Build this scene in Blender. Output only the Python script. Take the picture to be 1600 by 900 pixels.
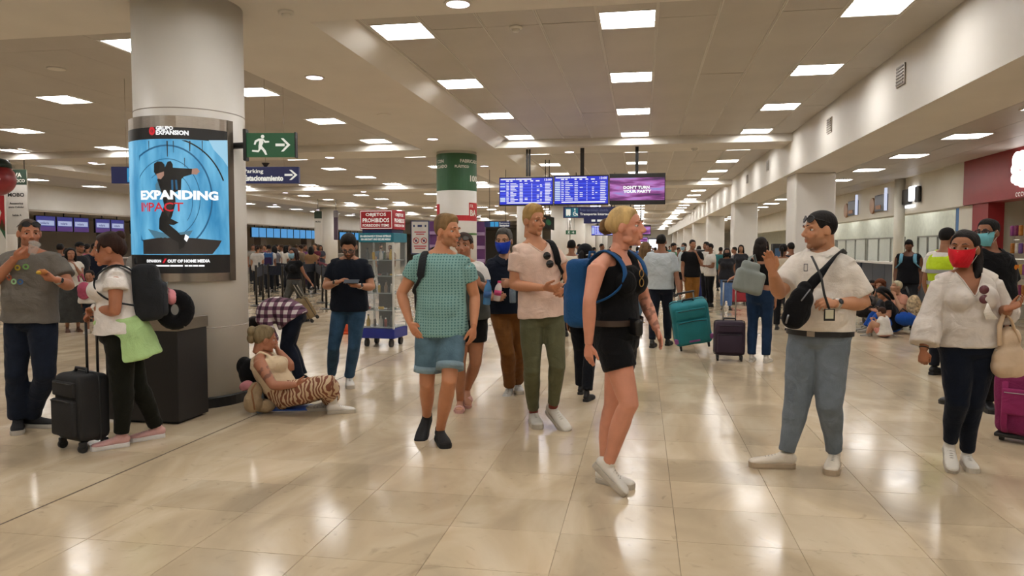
import bpy, bmesh, math, random
import numpy as np
from mathutils import Vector, Matrix

for _o in list(bpy.data.objects):
    bpy.data.objects.remove(_o, do_unlink=True)
SC = bpy.context.scene
COL = SC.collection
rnd = random.Random(7)
NR = np.random.RandomState(11)

# ------------------------------------------------------------------ camera
F = 1150.0            # focal length in pixels of a 1600 px wide frame
HORIZON = 388.0
CAM_H = 1.5
YAW = math.atan(203.0 / F)
PITCH = math.atan((450.0 - HORIZON) / F)
cam_d = bpy.data.cameras.new('camera')
cam_d.sensor_width = 36.0
cam_d.lens = F / 1600.0 * 36.0
cam_d.clip_end = 400
cam = bpy.data.objects.new('camera', cam_d)
COL.objects.link(cam)
cam.location = (0, 0, CAM_H)
cam.rotation_euler = (math.pi / 2 - PITCH, 0, YAW)
SC.camera = cam

# ------------------------------------------------------------------ world, exposure
SC.view_settings.view_transform = 'Standard'
SC.view_settings.look = 'None'
SC.view_settings.exposure = -0.12
SC.view_settings.gamma = 1.0
SC.view_settings.use_curve_mapping = False
W = bpy.data.worlds.new('world')
SC.world = W
W.use_nodes = True
W.node_tree.nodes['Background'].inputs[0].default_value = (0.9, 0.93, 1.0, 1)
W.node_tree.nodes['Background'].inputs[1].default_value = 1.0
LAMP_POWER = 26.0      # emission of the recessed fluorescent panels
SPOT_POWER = 10.0      # emission of the round downlights
SC.cycles.max_bounces = 6
SC.cycles.diffuse_bounces = 3
SC.cycles.glossy_bounces = 2
SC.cycles.transmission_bounces = 4
SC.cycles.transparent_max_bounces = 6
SC.cycles.caustics_reflective = False
SC.cycles.caustics_refractive = False
SC.cycles.sample_clamp_indirect = 4.0
SC.cycles.use_denoising = True

# ------------------------------------------------------------------ photograph geometry helpers
_cy, _sy = math.cos(YAW), math.sin(YAW)
F0 = np.array([-_sy, _cy, 0.0]); RR = np.array([_cy, _sy, 0.0]); UP = np.array([0, 0, 1.0])
FW = F0 * math.cos(PITCH) - UP * math.sin(PITCH)
CU = UP * math.cos(PITCH) + F0 * math.sin(PITCH)
ORG = np.array([0, 0, CAM_H])
def ray(u, v): return FW + RR * (u - 800.0) / F - CU * (v - 450.0) / F
def P(u, v, d):
    k = ray(u, v); return ORG + k * d / float(k @ F0)
def G(u, v, z=0.0):
    k = ray(u, v); return ORG + k * (z - CAM_H) / k[2]
def atX(u, v, X):
    k = ray(u, v); return ORG + k * X / k[0]
def atY(u, v, Y):
    k = ray(u, v); return ORG + k * Y / k[1]
def view_dir(p):
    "unit horizontal vector from a point towards the viewer"
    q = np.array([-p[0], -p[1], 0.0]); return q / np.linalg.norm(q)
def facing(p, deg):
    "unit horizontal vector: 0 = towards the viewer, + turns to the picture's right"
    c = view_dir(p); r = np.array([-c[1], c[0], 0.0])
    a = math.radians(deg); return c * math.cos(a) + r * math.sin(a)

# ------------------------------------------------------------------ materials
def lin(c):
    if isinstance(c, str):
        c = [int(c[i:i + 2], 16) for i in (1, 3, 5)]
    out = []
    for x in c[:3]:
        x = x / 255.0
        out.append(x / 12.92 if x <= 0.04045 else ((x + 0.055) / 1.055) ** 2.4)
    return tuple(out) + (1.0,)
MATS = {}
def nt(m):
    m.use_nodes = True
    return m.node_tree.nodes, m.node_tree.links
def mat(name, color, rough=0.55, metal=0.0, var=0.08, scale=6.0, bump=0.0, bscale=60.0, emis=0.0, spec=0.5, alpha=1.0, trans=0.0, stretch=None, vcol=False, sheen=0.0):
    if name in MATS: return MATS[name]
    m = bpy.data.materials.new(name); N, L = nt(m)
    b = N['Principled BSDF']; c = lin(color)
    b.inputs['Roughness'].default_value = rough; b.inputs['Metallic'].default_value = metal
    b.inputs['Specular IOR Level'].default_value = spec
    if sheen: b.inputs['Sheen Weight'].default_value = sheen
    tc = N.new('ShaderNodeTexCoord'); src = tc.outputs['Object']
    if stretch:
        mp = N.new('ShaderNodeMapping'); mp.inputs['Scale'].default_value = stretch
        L.new(src, mp.inputs[0]); src = mp.outputs[0]
    base = None
    if vcol:
        a = N.new('ShaderNodeVertexColor'); a.layer_name = 'Col'; base = a.outputs[0]
    if var > 0:
        n = N.new('ShaderNodeTexNoise'); n.inputs['Scale'].default_value = scale; n.inputs['Detail'].default_value = 4
        L.new(src, n.inputs['Vector'])
        r = N.new('ShaderNodeMapRange'); r.inputs[1].default_value = 0.3; r.inputs[2].default_value = 0.7
        r.inputs[3].default_value = 1 - var; r.inputs[4].default_value = 1 + var
        L.new(n.outputs['Fac'], r.inputs[0])
        mx = N.new('ShaderNodeMix'); mx.data_type = 'RGBA'; mx.blend_type = 'MULTIPLY'; mx.inputs[0].default_value = 1
        if base is not None: L.new(base, mx.inputs[6])
        else: mx.inputs[6].default_value = c
        L.new(r.outputs[0], mx.inputs[7])
        base = mx.outputs[2]
    if base is not None: L.new(base, b.inputs['Base Color'])
    else: b.inputs['Base Color'].default_value = c
    if bump > 0:
        n2 = N.new('ShaderNodeTexNoise'); n2.inputs['Scale'].default_value = bscale; n2.inputs['Detail'].default_value = 3
        L.new(src, n2.inputs['Vector'])
        bp = N.new('ShaderNodeBump'); bp.inputs['Strength'].default_value = bump; bp.inputs['Distance'].default_value = 0.01
        L.new(n2.outputs['Fac'], bp.inputs['Height']); L.new(bp.outputs[0], b.inputs['Normal'])
    if emis > 0:
        b.inputs['Emission Color'].default_value = c; b.inputs['Emission Strength'].default_value = emis
    if alpha < 1: b.inputs['Alpha'].default_value = alpha
    if trans > 0: b.inputs['Transmission Weight'].default_value = trans; b.inputs['IOR'].default_value = 1.2
    MATS[name] = m
    return m
def glow(name, color, strength):
    if name in MATS: return MATS[name]
    m = bpy.data.materials.new(name); N, L = nt(m)
    b = N['Principled BSDF']; c = lin(color)
    b.inputs['Base Color'].default_value = (0.02, 0.02, 0.02, 1); b.inputs['Roughness'].default_value = 0.3
    b.inputs['Emission Color'].default_value = c; b.inputs['Emission Strength'].default_value = strength
    MATS[name] = m
    return m
def cloth(name, color, var=0.1, bump=0.25, bscale=140, rough=0.9):
    k = 'cloth_' + name; new = k not in MATS
    m = mat(k, color, rough, 0, var, 9.0, bump, bscale, spec=0.15, sheen=0.05)
    if new and bump > 0:      # soft creases on top of the weave
        N, L = nt(m); b = N['Principled BSDF']; old = b.inputs['Normal'].links[0].from_socket
        tc = N.new('ShaderNodeTexCoord'); mp = N.new('ShaderNodeMapping'); mp.inputs['Rotation'].default_value = (.5, .6, .3); mp.inputs['Scale'].default_value = (1.0, 1.0, 1.25); L.new(tc.outputs['Object'], mp.inputs[0])
        n = N.new('ShaderNodeTexNoise'); n.inputs['Scale'].default_value = 6.5; n.inputs['Detail'].default_value = 3.0; n.inputs['Distortion'].default_value = 1.6; n.inputs['Roughness'].default_value = .42; L.new(mp.outputs[0], n.inputs['Vector'])
        bp = N.new('ShaderNodeBump'); bp.inputs['Strength'].default_value = .34; bp.inputs['Distance'].default_value = .045
        L.new(n.outputs['Fac'], bp.inputs['Height']); L.new(old, bp.inputs['Normal']); L.new(bp.outputs[0], b.inputs['Normal'])
    return m

# ------------------------------------------------------------------ mesh collector
class MB:
    def __init__(s): s.v = []; s.f = []; s.m = []
    def add(s, vs, fs, mi=0):
        o = len(s.v); s.v.extend([tuple(map(float, p)) for p in vs])
        s.f.extend([tuple(i + o for i in f) for f in fs]); s.m.extend([mi] * len(fs)); return s
    def box(s, c, size, ax=None, mi=0, bev=0.0):
        c = np.array(c, float); h = np.array(size, float) / 2
        A = np.eye(3) if ax is None else np.array(ax, float)
        if bev <= 0:
            vs = [c + A.T @ (h * np.array(q)) for q in [(-1,-1,-1),(1,-1,-1),(1,1,-1),(-1,1,-1),(-1,-1,1),(1,-1,1),(1,1,1),(-1,1,1)]]
            return s.add(vs, [(0,3,2,1),(4,5,6,7),(0,1,5,4),(1,2,6,5),(2,3,7,6),(3,0,4,7)], mi)
        bm = bmesh.new(); bmesh.ops.create_cube(bm, size=1)
        for v in bm.verts: v.co = Vector((v.co.x * 2 * h[0], v.co.y * 2 * h[1], v.co.z * 2 * h[2]))
        bmesh.ops.bevel(bm, geom=list(bm.edges), offset=min(bev, min(h) * .95), segments=3, affect='EDGES', profile=0.5)
        bm.verts.index_update()
        vs = [c + A.T @ np.array(v.co) for v in bm.verts]; fs = [[v.index for v in f.verts] for f in bm.faces]
        bm.free(); return s.add(vs, fs, mi)
    def span(s, a, b, mi=0, bev=0.0):
        a = np.array(a, float); b = np.array(b, float)
        return s.box((a + b) / 2, np.abs(b - a), None, mi, bev)
    def quad(s, a, b, c, d, mi=0): return s.add([a, b, c, d], [(0, 1, 2, 3)], mi)
    def tube(s, pts, rad, n=12, mi=0, right=None, cap=0.5):
        v, f = tube(pts, rad, n, right, cap); return s.add(v, f, mi)
    def ball(s, c, r, A=None, n=14, mi=0):
        v, f = ball(c, r, A, n); return s.add(v, f, mi)
    def lathe(s, base, prof, n=24, mi=0, axis=None):
        "prof: list of (radius, height) revolved about z at base"
        base = np.array(base, float); vs = []; fs = []
        A = np.eye(3) if axis is None else axis
        for r, z in prof:
            for k in range(n):
                a = 2 * math.pi * k / n; vs.append(base + A.T @ np.array([r * math.cos(a), r * math.sin(a), z]))
        for i in range(len(prof) - 1):
            for k in range(n):
                k2 = (k + 1) % n; fs.append((i * n + k, i * n + k2, (i + 1) * n + k2, (i + 1) * n + k))
        if prof[0][0] > 1e-6: fs.append(tuple(range(n - 1, -1, -1)))
        if prof[-1][0] > 1e-6: fs.append(tuple((len(prof) - 1) * n + k for k in range(n)))
        return s.add(vs, fs, mi)
    def build(s, name, mats, parent=None, smooth=False, root=None):
        return link_mesh(name, s.v, s.f, mats, parent, smooth, s.m)

def tube(pts, rad, n=12, right=None, cap=0.5):
    pts = [np.array(p, float) for p in pts]; K = len(pts)
    rad = [(r, r) if np.isscalar(r) else tuple(r) for r in rad]
    tans = []
    for i in range(K):
        a = pts[max(0, i - 1)]; b = pts[min(K - 1, i + 1)]; t = b - a; L_ = np.linalg.norm(t)
        tans.append(t / L_ if L_ > 1e-9 else np.array([0, 0, 1.0]))
    vs = []; fs = []
    t0 = tans[0]
    if right is None:
        ref = np.array([1.0, 0, 0]) if abs(t0[0]) < 0.8 else np.array([0, 1.0, 0])
        r0 = ref - t0 * (ref @ t0); r0 /= np.linalg.norm(r0)
    prev = None; rights = []
    for i in range(K):
        t = tans[i]
        if right is not None:
            q = right[i] if isinstance(right, (list, tuple)) else right
            q = np.array(q, float)
        else: q = r0 if prev is None else prev
        q = q - t * (q @ t); q /= (np.linalg.norm(q) + 1e-12); prev = q; rights.append(q)
    for i in range(K):
        b = np.cross(tans[i], rights[i])
        for k in range(n):
            a = 2 * math.pi * k / n
            vs.append(pts[i] + rights[i] * rad[i][0] * math.cos(a) + b * rad[i][1] * math.sin(a))
    for i in range(K - 1):
        for k in range(n):
            k2 = (k + 1) % n; fs.append((i * n + k, i * n + k2, (i + 1) * n + k2, (i + 1) * n + k))
    o = len(vs); vs.append(pts[0] - tans[0] * min(rad[0]) * cap); vs.append(pts[-1] + tans[-1] * min(rad[-1]) * cap)
    for k in range(n):
        k2 = (k + 1) % n; fs.append((o, k2, k)); fs.append((o + 1, (K - 1) * n + k, (K - 1) * n + k2))
    return vs, fs
def ball(c, r, A=None, n=14):
    c = np.array(c, float); r = np.array([r, r, r] if np.isscalar(r) else r, float)
    A = np.eye(3) if A is None else np.array(A, float)   # rows = local axes in world
    vs = []; fs = []; m = n // 2
    for i in range(1, m):
        ph = math.pi * i / m
        for k in range(n):
            a = 2 * math.pi * k / n
            vs.append(c + A.T @ (r * np.array([math.sin(ph) * math.cos(a), math.sin(ph) * math.sin(a), math.cos(ph)])))
    for i in range(m - 2):
        for k in range(n):
            k2 = (k + 1) % n; fs.append((i * n + k, (i + 1) * n + k, (i + 1) * n + k2, i * n + k2))
    o = len(vs); vs.append(c + A.T @ (r * np.array([0, 0, 1.0]))); vs.append(c - A.T @ (r * np.array([0, 0, 1.0])))
    for k in range(n):
        k2 = (k + 1) % n; fs.append((o, k, k2)); fs.append((o + 1, (m - 2) * n + k2, (m - 2) * n + k))
    return vs, fs
def root_loc(parent):
    p = parent
    loc = np.zeros(3)
    while p is not None:
        loc = loc + np.array(p.location); p = p.parent
    return loc
def link_mesh(name, v, f, mats, parent=None, smooth=False, mi=None, origin=None):
    me = bpy.data.meshes.new(name)
    V = np.array(v, float).reshape(-1, 3)
    off = root_loc(parent)
    o = bpy.data.objects.new(name, me)
    if parent is not None: V = V - off
    elif origin is not None:
        V = V - np.array(origin); o.location = origin
    me.from_pydata(V.tolist(), [], f if isinstance(f, list) else [tuple(x) for x in f])
    if not isinstance(mats, (list, tuple)): mats = [mats]
    for m in mats: me.materials.append(m)
    if mi is not None and len(mats) > 1: me.polygons.foreach_set('material_index', mi)
    if smooth: me.polygons.foreach_set('use_smooth', [True] * len(me.polygons))
    me.update()
    COL.objects.link(o)
    if parent is not None: o.parent = parent
    return o
def tag(o, label=None, cat=None, group=None, kind=None):
    if label: o['label'] = label
    if cat: o['category'] = cat
    if group: o['group'] = group
    if kind: o['kind'] = kind
    return o
def thing(name, label, cat, loc=(0, 0, 0), group=None):
    o = bpy.data.objects.new(name, None); COL.objects.link(o)
    o.location = tuple(float(x) for x in loc); o.empty_display_size = 0.1
    return tag(o, label, cat, group)
def copy_tree(o, parent=None):
    c = o.copy(); COL.objects.link(c); c.parent = parent
    for ch in list(o.children): copy_tree(ch, c)
    return c
def struct(o): o['kind'] = 'structure'; return o

# lettering: flat outline text turned into a mesh, width-normalised; place() maps (x, y) to the world
TMP = bpy.data.scenes.new('tmp_build')
_txt = {}
def text_geo(s, bold=0.0):
    k = (s, bold)
    if k in _txt: return _txt[k]
    cu = bpy.data.curves.new('t', 'FONT'); cu.body = s; cu.size = 1.0; cu.resolution_u = 2; cu.offset = bold
    o = bpy.data.objects.new('t', cu); TMP.collection.objects.link(o)
    with bpy.context.temp_override(scene=TMP, view_layer=TMP.view_layers[0]):
        dg = bpy.context.evaluated_depsgraph_get(); dg.update(); me = bpy.data.meshes.new_from_object(o.evaluated_get(dg))
    V = np.array([v.co[:] for v in me.vertices]).reshape(-1, 3); Fc = [tuple(p.vertices) for p in me.polygons]
    bpy.data.objects.remove(o, do_unlink=True); bpy.data.curves.remove(cu); bpy.data.meshes.remove(me)
    if len(V):
        V[:, 0] -= V[:, 0].min(); V[:, 1] -= V[:, 1].min()
    _txt[k] = (V, Fc); return V, Fc
def put_text(mb, s, fn, x, y, w=None, h=None, mi=0, bold=0.0):
    "text box with lower left corner x, y, width w and/or height h, mapped by fn(x, y)"
    V, Fc = text_geo(s, bold)
    if not len(V): return
    W_, H_ = V[:, 0].max(), V[:, 1].max()
    if w is None: sx = sy = h / H_
    elif h is None: sx = sy = w / W_
    else: sx, sy = w / W_, h / H_
    mb.add([fn(x + a * sx, y + b * sy) for a, b, _ in V], Fc, mi)
def plane_fn(o, ex, ey, nrm=None, lift=0.0):
    o = np.array(o, float); ex = np.array(ex, float); ey = np.array(ey, float)
    n = np.cross(ex, ey); n = n / np.linalg.norm(n)
    return lambda x, y: o + ex * x + ey * y + n * lift
def poly2(mb, pts, fn, mi=0):
    mb.add([fn(x, y) for x, y in pts], [tuple(range(len(pts)))], mi)
def disc2(mb, cx, cy, r0, r1, fn, mi=0, n=32, a0=0, a1=360):
    vs = []; fs = []
    for k in range(n + 1):
        a = math.radians(a0 + (a1 - a0) * k / n)
        vs.append(fn(cx + r0 * math.cos(a), cy + r0 * math.sin(a))); vs.append(fn(cx + r1 * math.cos(a), cy + r1 * math.sin(a)))
    for k in range(n): fs.append((2 * k, 2 * k + 1, 2 * k + 3, 2 * k + 2))
    mb.add(vs, fs, mi)
# ------------------------------------------------------------------ surface materials
def floor_material(name, tile=True):
    m = bpy.data.materials.new(name); N, L = nt(m); b = N['Principled BSDF']
    g = N.new('ShaderNodeNewGeometry')
    n1 = N.new('ShaderNodeTexNoise'); n1.inputs['Scale'].default_value = 1.7; n1.inputs['Detail'].default_value = 8; n1.inputs['Distortion'].default_value = 1.2
    mp = N.new('ShaderNodeMapping'); mp.inputs['Scale'].default_value = (1, 0.45, 1)
    L.new(g.outputs['Position'], mp.inputs[0]); L.new(mp.outputs[0], n1.inputs['Vector'])
    rp = N.new('ShaderNodeValToRGB'); e = rp.color_ramp.elements
    e[0].position = 0.28; e[0].color = lin('#a8967c'); e[1].position = 0.72; e[1].color = lin('#d4c3a8')
    k = e.new(0.5); k.color = lin('#c2ae90')
    L.new(n1.outputs['Fac'], rp.inputs[0])
    # fine dark veins and pits
    n2 = N.new('ShaderNodeTexNoise'); n2.inputs['Scale'].default_value = 5; n2.inputs['Detail'].default_value = 9; n2.inputs['Distortion'].default_value = 2.5
    L.new(g.outputs['Position'], n2.inputs['Vector'])
    r2 = N.new('ShaderNodeMapRange'); r2.inputs[1].default_value = 0.26; r2.inputs[2].default_value = 0.37; r2.inputs[3].default_value = 0.8; r2.inputs[4].default_value = 1.0
    L.new(n2.outputs['Fac'], r2.inputs[0])
    # one shade per tile
    sn = N.new('ShaderNodeVectorMath'); sn.operation = 'SNAP'; sn.inputs[1].default_value = (TILE_W, TILE_D, 100)
    ad = N.new('ShaderNodeVectorMath'); ad.operation = 'SUBTRACT'; ad.inputs[1].default_value = (TILE_X0, TILE_Y0, -50)
    L.new(g.outputs['Position'], ad.inputs[0]); L.new(ad.outputs[0], sn.inputs[0])
    wn = N.new('ShaderNodeTexWhiteNoise'); L.new(sn.outputs[0], wn.inputs['Vector'])
    r3 = N.new('ShaderNodeMapRange'); r3.inputs[3].default_value = 0.91; r3.inputs[4].default_value = 1.06
    L.new(wn.outputs['Value'], r3.inputs[0])
    mu = N.new('ShaderNodeMath'); mu.operation = 'MULTIPLY'; L.new(r2.outputs[0], mu.inputs[0]); L.new(r3.outputs[0], mu.inputs[1])
    mx = N.new('ShaderNodeMix'); mx.data_type = 'RGBA'; mx.blend_type = 'MULTIPLY'; mx.inputs[0].default_value = 1
    L.new(rp.outputs[0], mx.inputs[6]); L.new(mu.outputs[0], mx.inputs[7]); L.new(mx.outputs[2], b.inputs['Base Color'])
    r4 = N.new('ShaderNodeMapRange'); r4.inputs[3].default_value = 0.09; r4.inputs[4].default_value = 0.20
    L.new(n2.outputs['Fac'], r4.inputs[0]); L.new(r4.outputs[0], b.inputs['Roughness'])
    b.inputs['Specular IOR Level'].default_value = 0.24
    bp = N.new('ShaderNodeBump'); bp.inputs['Strength'].default_value = 0.06; bp.inputs['Distance'].default_value = 0.02
    n5 = N.new('ShaderNodeTexNoise'); n5.inputs['Scale'].default_value = 2.2; n5.inputs['Detail'].default_value = 2
    L.new(g.outputs['Position'], n5.inputs['Vector']); L.new(n5.outputs['Fac'], bp.inputs['Height']); L.new(bp.outputs[0], b.inputs['Normal'])
    return m
TILE_W, TILE_D, TILE_X0, TILE_Y0 = 0.6, 0.5, 0.19, 0.29
MAT_FLOOR = floor_material('polished_travertine')
MAT_GROUT = mat('grout', '#9d8c72', 0.7, var=0.1)
MAT_WHITE = mat('white_paint', '#e2ded6', 0.45, var=0.03, scale=2)
MAT_BEAM = mat('beam_paint', '#e4dfd6', 0.5, var=0.03, scale=1.5)
MAT_CEIL = mat('ceiling_metal_panel', '#bbb5ab', 0.42, var=0.05, scale=1.3, bump=0.05, bscale=300)
MAT_CEIL_L = mat('ceiling_plain_panel', '#bdb7af', 0.45, var=0.05, scale=1.1)
MAT_SLAB = mat('ceiling_slab', '#cfc7b8', 0.7, var=0.05)
MAT_CREAM = mat('cream_wall', '#ded8c8', 0.5, var=0.04, scale=1.2)
MAT_WALLGREY = mat('warm_grey_wall', '#c4b8a8', 0.55, var=0.06, scale=1.2)
MAT_BLACK = mat('black_trim', '#1a1918', 0.45, var=0.1)
MAT_STEEL = mat('brushed_steel', '#b5ada2', 0.28, metal=1.0, var=0.1, scale=20, stretch=(1, 1, 30))
MAT_DARK = mat('dark_metal', '#1d1d20', 0.4, metal=0.3, var=0.05)
MAT_TUBE = glow('fluorescent_panel', '#fffdfb', LAMP_POWER)
MAT_SPOT = glow('downlight_glass', '#f7eaff', SPOT_POWER)

XL, XR, Y0, Y1 = -27.0, 10.0, -12.0, 96.0
# ------------------------------------------------------------------ floor
fl = MB(); fl.quad((XL, Y0, -0.004), (XR, Y0, -0.004), (XR, Y1, -0.004), (XL, Y1, -0.004))
fl.span((XL, Y0, -0.2), (XR, Y1, -0.01))
floor = struct(fl.build('floor', MAT_GROUT)); floor['label'] = 'polished beige travertine floor laid in rectangular tiles'
def tile_geo(w, d, bev=0.0018, t=0.004):
    a, b = w / 2, d / 2; c, e = a - bev, b - bev
    vs = [(-a, -b, -t), (a, -b, -t), (a, b, -t), (-a, b, -t), (-c, -e, 0), (c, -e, 0), (c, e, 0), (-c, e, 0)]
    return vs, [(4, 5, 6, 7), (0, 1, 5, 4), (1, 2, 6, 5), (2, 3, 7, 6), (3, 0, 4, 7)]
tv, tf = tile_geo(TILE_W - 0.0014, TILE_D - 0.0014, .0013)
tiles = []
rows = {}
for j in range(int((Y0 - TILE_Y0) / TILE_D), int((52 - TILE_Y0) / TILE_D)):
    off = 0.0
    for i in range(int((-26.5 - TILE_X0) / TILE_W), int((9.7 - TILE_X0) / TILE_W)):
        cx = TILE_X0 + (i + .5) * TILE_W; cyy = TILE_Y0 + (j + .5) * TILE_D
        q = np.array([cx, cyy, 0]) - ORG; dz = q @ FW
        vis = False
        if dz > 1.5:
            u = 800 + F * (q @ RR) / dz; v = 450 - F * (q @ CU) / dz
            vis = -80 < u < 1680 and v < 945
        tiles.append((0 if vis else 1, dz if vis else 1e3 + abs(dz), cx, cyy))
tiles.sort()
tme = None
for k, (nv, dz, cx, cyy) in enumerate(tiles[:296]):
    if tme is None:
        o = link_mesh('floor_tile', tv, tf, MAT_FLOOR, floor); tme = o.data
    else:
        o = bpy.data.objects.new('floor_tile', tme); COL.objects.link(o); o.parent = floor
    o.location = (cx, cyy, (rnd.random() - .5) * 0.0006)
fm = MB()
for nv, dz, cx, cyy in tiles[296:]:
    fm.add([(x + cx, y + cyy, z) for x, y, z in tv], tf)
ff = fm.build('floor_tile_field', MAT_FLOOR, floor); ff['kind'] = 'stuff'
fb = MB(); fb.quad((XL, 52.0, -0.001), (XR, 52.0, -0.001), (XR, Y1, -0.001), (XL, Y1, -0.001)); fb.build('far_floor', MAT_FLOOR, floor)
# dark expansion joint running along the hall
ej = MB(); ej.span((-3.428, Y0, -0.003), (-3.416, Y1, 0.0012)); ej.build('expansion_joint', mat('joint_filler', '#5a4c3a', 0.8), floor)

# ------------------------------------------------------------------ ceiling
CZ, BZ = 4.0, 3.83
PITCHB, BEAM0 = 11.0, 6.6
sl = MB(); sl.span((-18.4, Y0, CZ + 0.06), (4.3, Y1, CZ + 0.3)); sl.span((4.15, Y0, 3.44), (XR, Y1, 3.6)); sl.span((XL, Y0, 3.9), (-18.4, Y1, 4.1))
ceiling = struct(sl.build('ceiling', MAT_SLAB)); ceiling['label'] = 'suspended ceiling of long taupe metal panels between cream beams'
MAIN_COLS = (-2.74, -0.18, 2.38); LEFT_COLS = (-6.15, -9.6, -13.05, -16.0)
def bay_rows(k):
    b = BEAM0 + PITCHB * k
    return [b + 1.7, b + 4.45, b + 7.2, b + 9.95]
def bay_panels(k, x0, x1, cols, mod):
    b = BEAM0 + PITCHB * k; ya, yb = b + 0.65, b + PITCHB - 0.65; rws = bay_rows(k)
    xs = []
    c0 = cols[0]
    lo = c0 - mod / 2
    while lo > x0 + 0.03: lo -= mod
    x = lo
    while x < x1 - 0.03:
        a, e = max(x, x0), min(x + mod, x1)
        xs.append((a, e, any(abs((x + mod / 2) - c) < mod * .3 for c in cols))); x += mod
    out = []
    for a, e, lit in xs:
        if e - a < 0.06: continue
        if lit:
            cuts = [ya]
            for r in rws: cuts += [r - .31, r + .31]
            cuts.append(yb); seg = [(cuts[i], cuts[i + 1]) for i in range(0, len(cuts), 2)]
        else:
            cuts = [ya] + rws + [yb]; seg = list(zip(cuts[:-1], cuts[1:]))
        for s, t in seg:
            if t - s > 0.04: out.append((a, e, s, t))
    return out
GAP = 0.012
field = MB()
npan = 0
pan_cache = {}
for k in range(-2, 9):
    for (x0, x1, cols, mod, m) in ((-3.4, 3.2, MAIN_COLS, 0.64, 0), (-16.8, -5.15, LEFT_COLS, 0.69, 1)):
        own = (m == 0 and k in (0, 1, 2)) or (m == 1 and k == 0)
        for a, e, s, t in bay_panels(k, x0, x1, cols, mod):
            w, d = e - a - (.034 if m == 0 else .003), t - s - .004
            z = CZ + (rnd.random() - .5) * (0.005 if m == 0 else .002)
            if own:
                key = (round(w, 3), round(d, 3), m)
                if key not in pan_cache:
                    mb = MB(); mb.box((0, 0, 0.012), (w, d, 0.024))
                    o = mb.build('ceiling_panel', MAT_CEIL_L if m else MAT_CEIL, ceiling); pan_cache[key] = o.data
                else:
                    o = bpy.data.objects.new('ceiling_panel', pan_cache[key]); COL.objects.link(o); o.parent = ceiling
                o.location = ((a + e) / 2, (s + t) / 2, z)
                o.rotation_euler = ((rnd.random() - .5) * .002, (rnd.random() - .5) * .003, 0) if m == 0 else (0, 0, 0)
            else:
                field.box(((a + e) / 2, (s + t) / 2, z + .012), (w, d, 0.024), mi=m)
fo = field.build('ceiling_panel_field', [MAT_CEIL, MAT_CEIL_L], ceiling); fo['kind'] = 'stuff'
rail_me = None
for k in range(-1, 7):
    b = BEAM0 + PITCHB * k
    for i in range(10):
        x = MAIN_COLS[0] - .32 + .64 * i
        if rail_me is None:
            q = MB(); q.span((-.016, .66 - 5.5, -.003), (-.004, 10.34 - 5.5, .02)); q.span((.004, .66 - 5.5, -.003), (.016, 10.34 - 5.5, .02)); q.span((-.016, .66 - 5.5, .004), (.016, 10.34 - 5.5, .02)); o = q.build('ceiling_rail', mat('rail_white', '#d9d5cc', .4, var=.02), ceiling); rail_me = o.data
        else:
            o = bpy.data.objects.new('ceiling_rail', rail_me); COL.objects.link(o); o.parent = ceiling
        o.location = (x, b + 5.5, CZ)
# beams
def trim(n, mb, label, m=None):
    o = struct(mb.build('trim_%d' % n, m or MAT_BEAM)); o['label'] = label; return o
nb = 1
for k in range(-1, 9):
    y = BEAM0 + PITCHB * k
    mb = MB(); mb.span((-3.4, y - .65, BZ), (3.2, y + .65, CZ + .06)); mb.span((-16.8, y - .65, BZ), (-5.15, y + .65, CZ + .06))
    trim(nb, mb, 'cream cross beam under the ceiling, number %d along the hall' % (k + 2)); nb += 1
mb = MB(); mb.span((-5.15, Y0, BZ), (-3.4, Y1, CZ + .06))
trim(nb, mb, 'wide cream longitudinal beam carried by the row of round columns'); nb += 1
mb = MB(); mb.span((-18.5, Y0, BZ - .02), (-16.8, Y1, CZ + .06))
trim(nb, mb, 'cream longitudinal beam over the check-in queue'); nb += 1
mb = MB(); mb.span((3.2, Y0, 3.15), (4.2, Y1, CZ + .06))
rb = trim(nb, mb, 'deep cream beam above the right hand columns'); nb += 1
mb = MB(); mb.span((XL, Y0, 3.86), (-18.4, Y1, 3.92)); trim(nb, mb, 'plain grey ceiling over the check-in desks', MAT_CEIL_L); nb += 1
# sloping light cove along the inner edge of the wide beam
mb = MB()
for k in range(0, 8):
    y = BEAM0 + PITCHB * k
    a, b = y + .65, y + PITCHB - .65
    mb.add([(-3.4, a, BZ), (-3.4, b, BZ), (-3.12, b - .2, CZ), (-3.12, a + .2, CZ), (-3.4, a, CZ), (-3.4, b, CZ)], [(0, 3, 2, 1), (0, 4, 3), (1, 2, 5), (0, 1, 5, 4), (3, 4, 5, 2)])
trim(nb, mb, 'sloping white cove along the edge of the wide beam', MAT_WHITE); nb += 1
# right bay ceiling panels
mb = MB()
for j in range(-2, 30):
    for i in range(4):
        mb.box((4.2 + .71 * (i + .5), 2.75 * (j + .5), 3.43), (.70, 2.74, .02))
ro = mb.build('side_ceiling_panel_field', MAT_CEIL_L, ceiling); ro['kind'] = 'stuff'

# ------------------------------------------------------------------ outer walls
def wall(name, a, b, m, label):
    mb = MB(); mb.span(a, b); o = struct(mb.build(name, m)); o['label'] = label; return o
wall('wall_left', (XL - .2, Y0, 0), (XL, Y1, 4), MAT_WALLGREY, 'warm grey back wall behind the check-in desks')
wall('wall_right', (XR, Y0, 0), (XR + .2, Y1, 4), MAT_CREAM, 'cream wall behind the shops')
wall('wall_near', (XL, Y0 - .2, 0), (XR, Y0, 4.1), MAT_WHITE, 'white wall at the near end of the hall')
wall('wall_far', (XL, Y1, 0), (XR, Y1 + .2, 4.1), MAT_WHITE, 'white wall at the far end of the hall')
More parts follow.
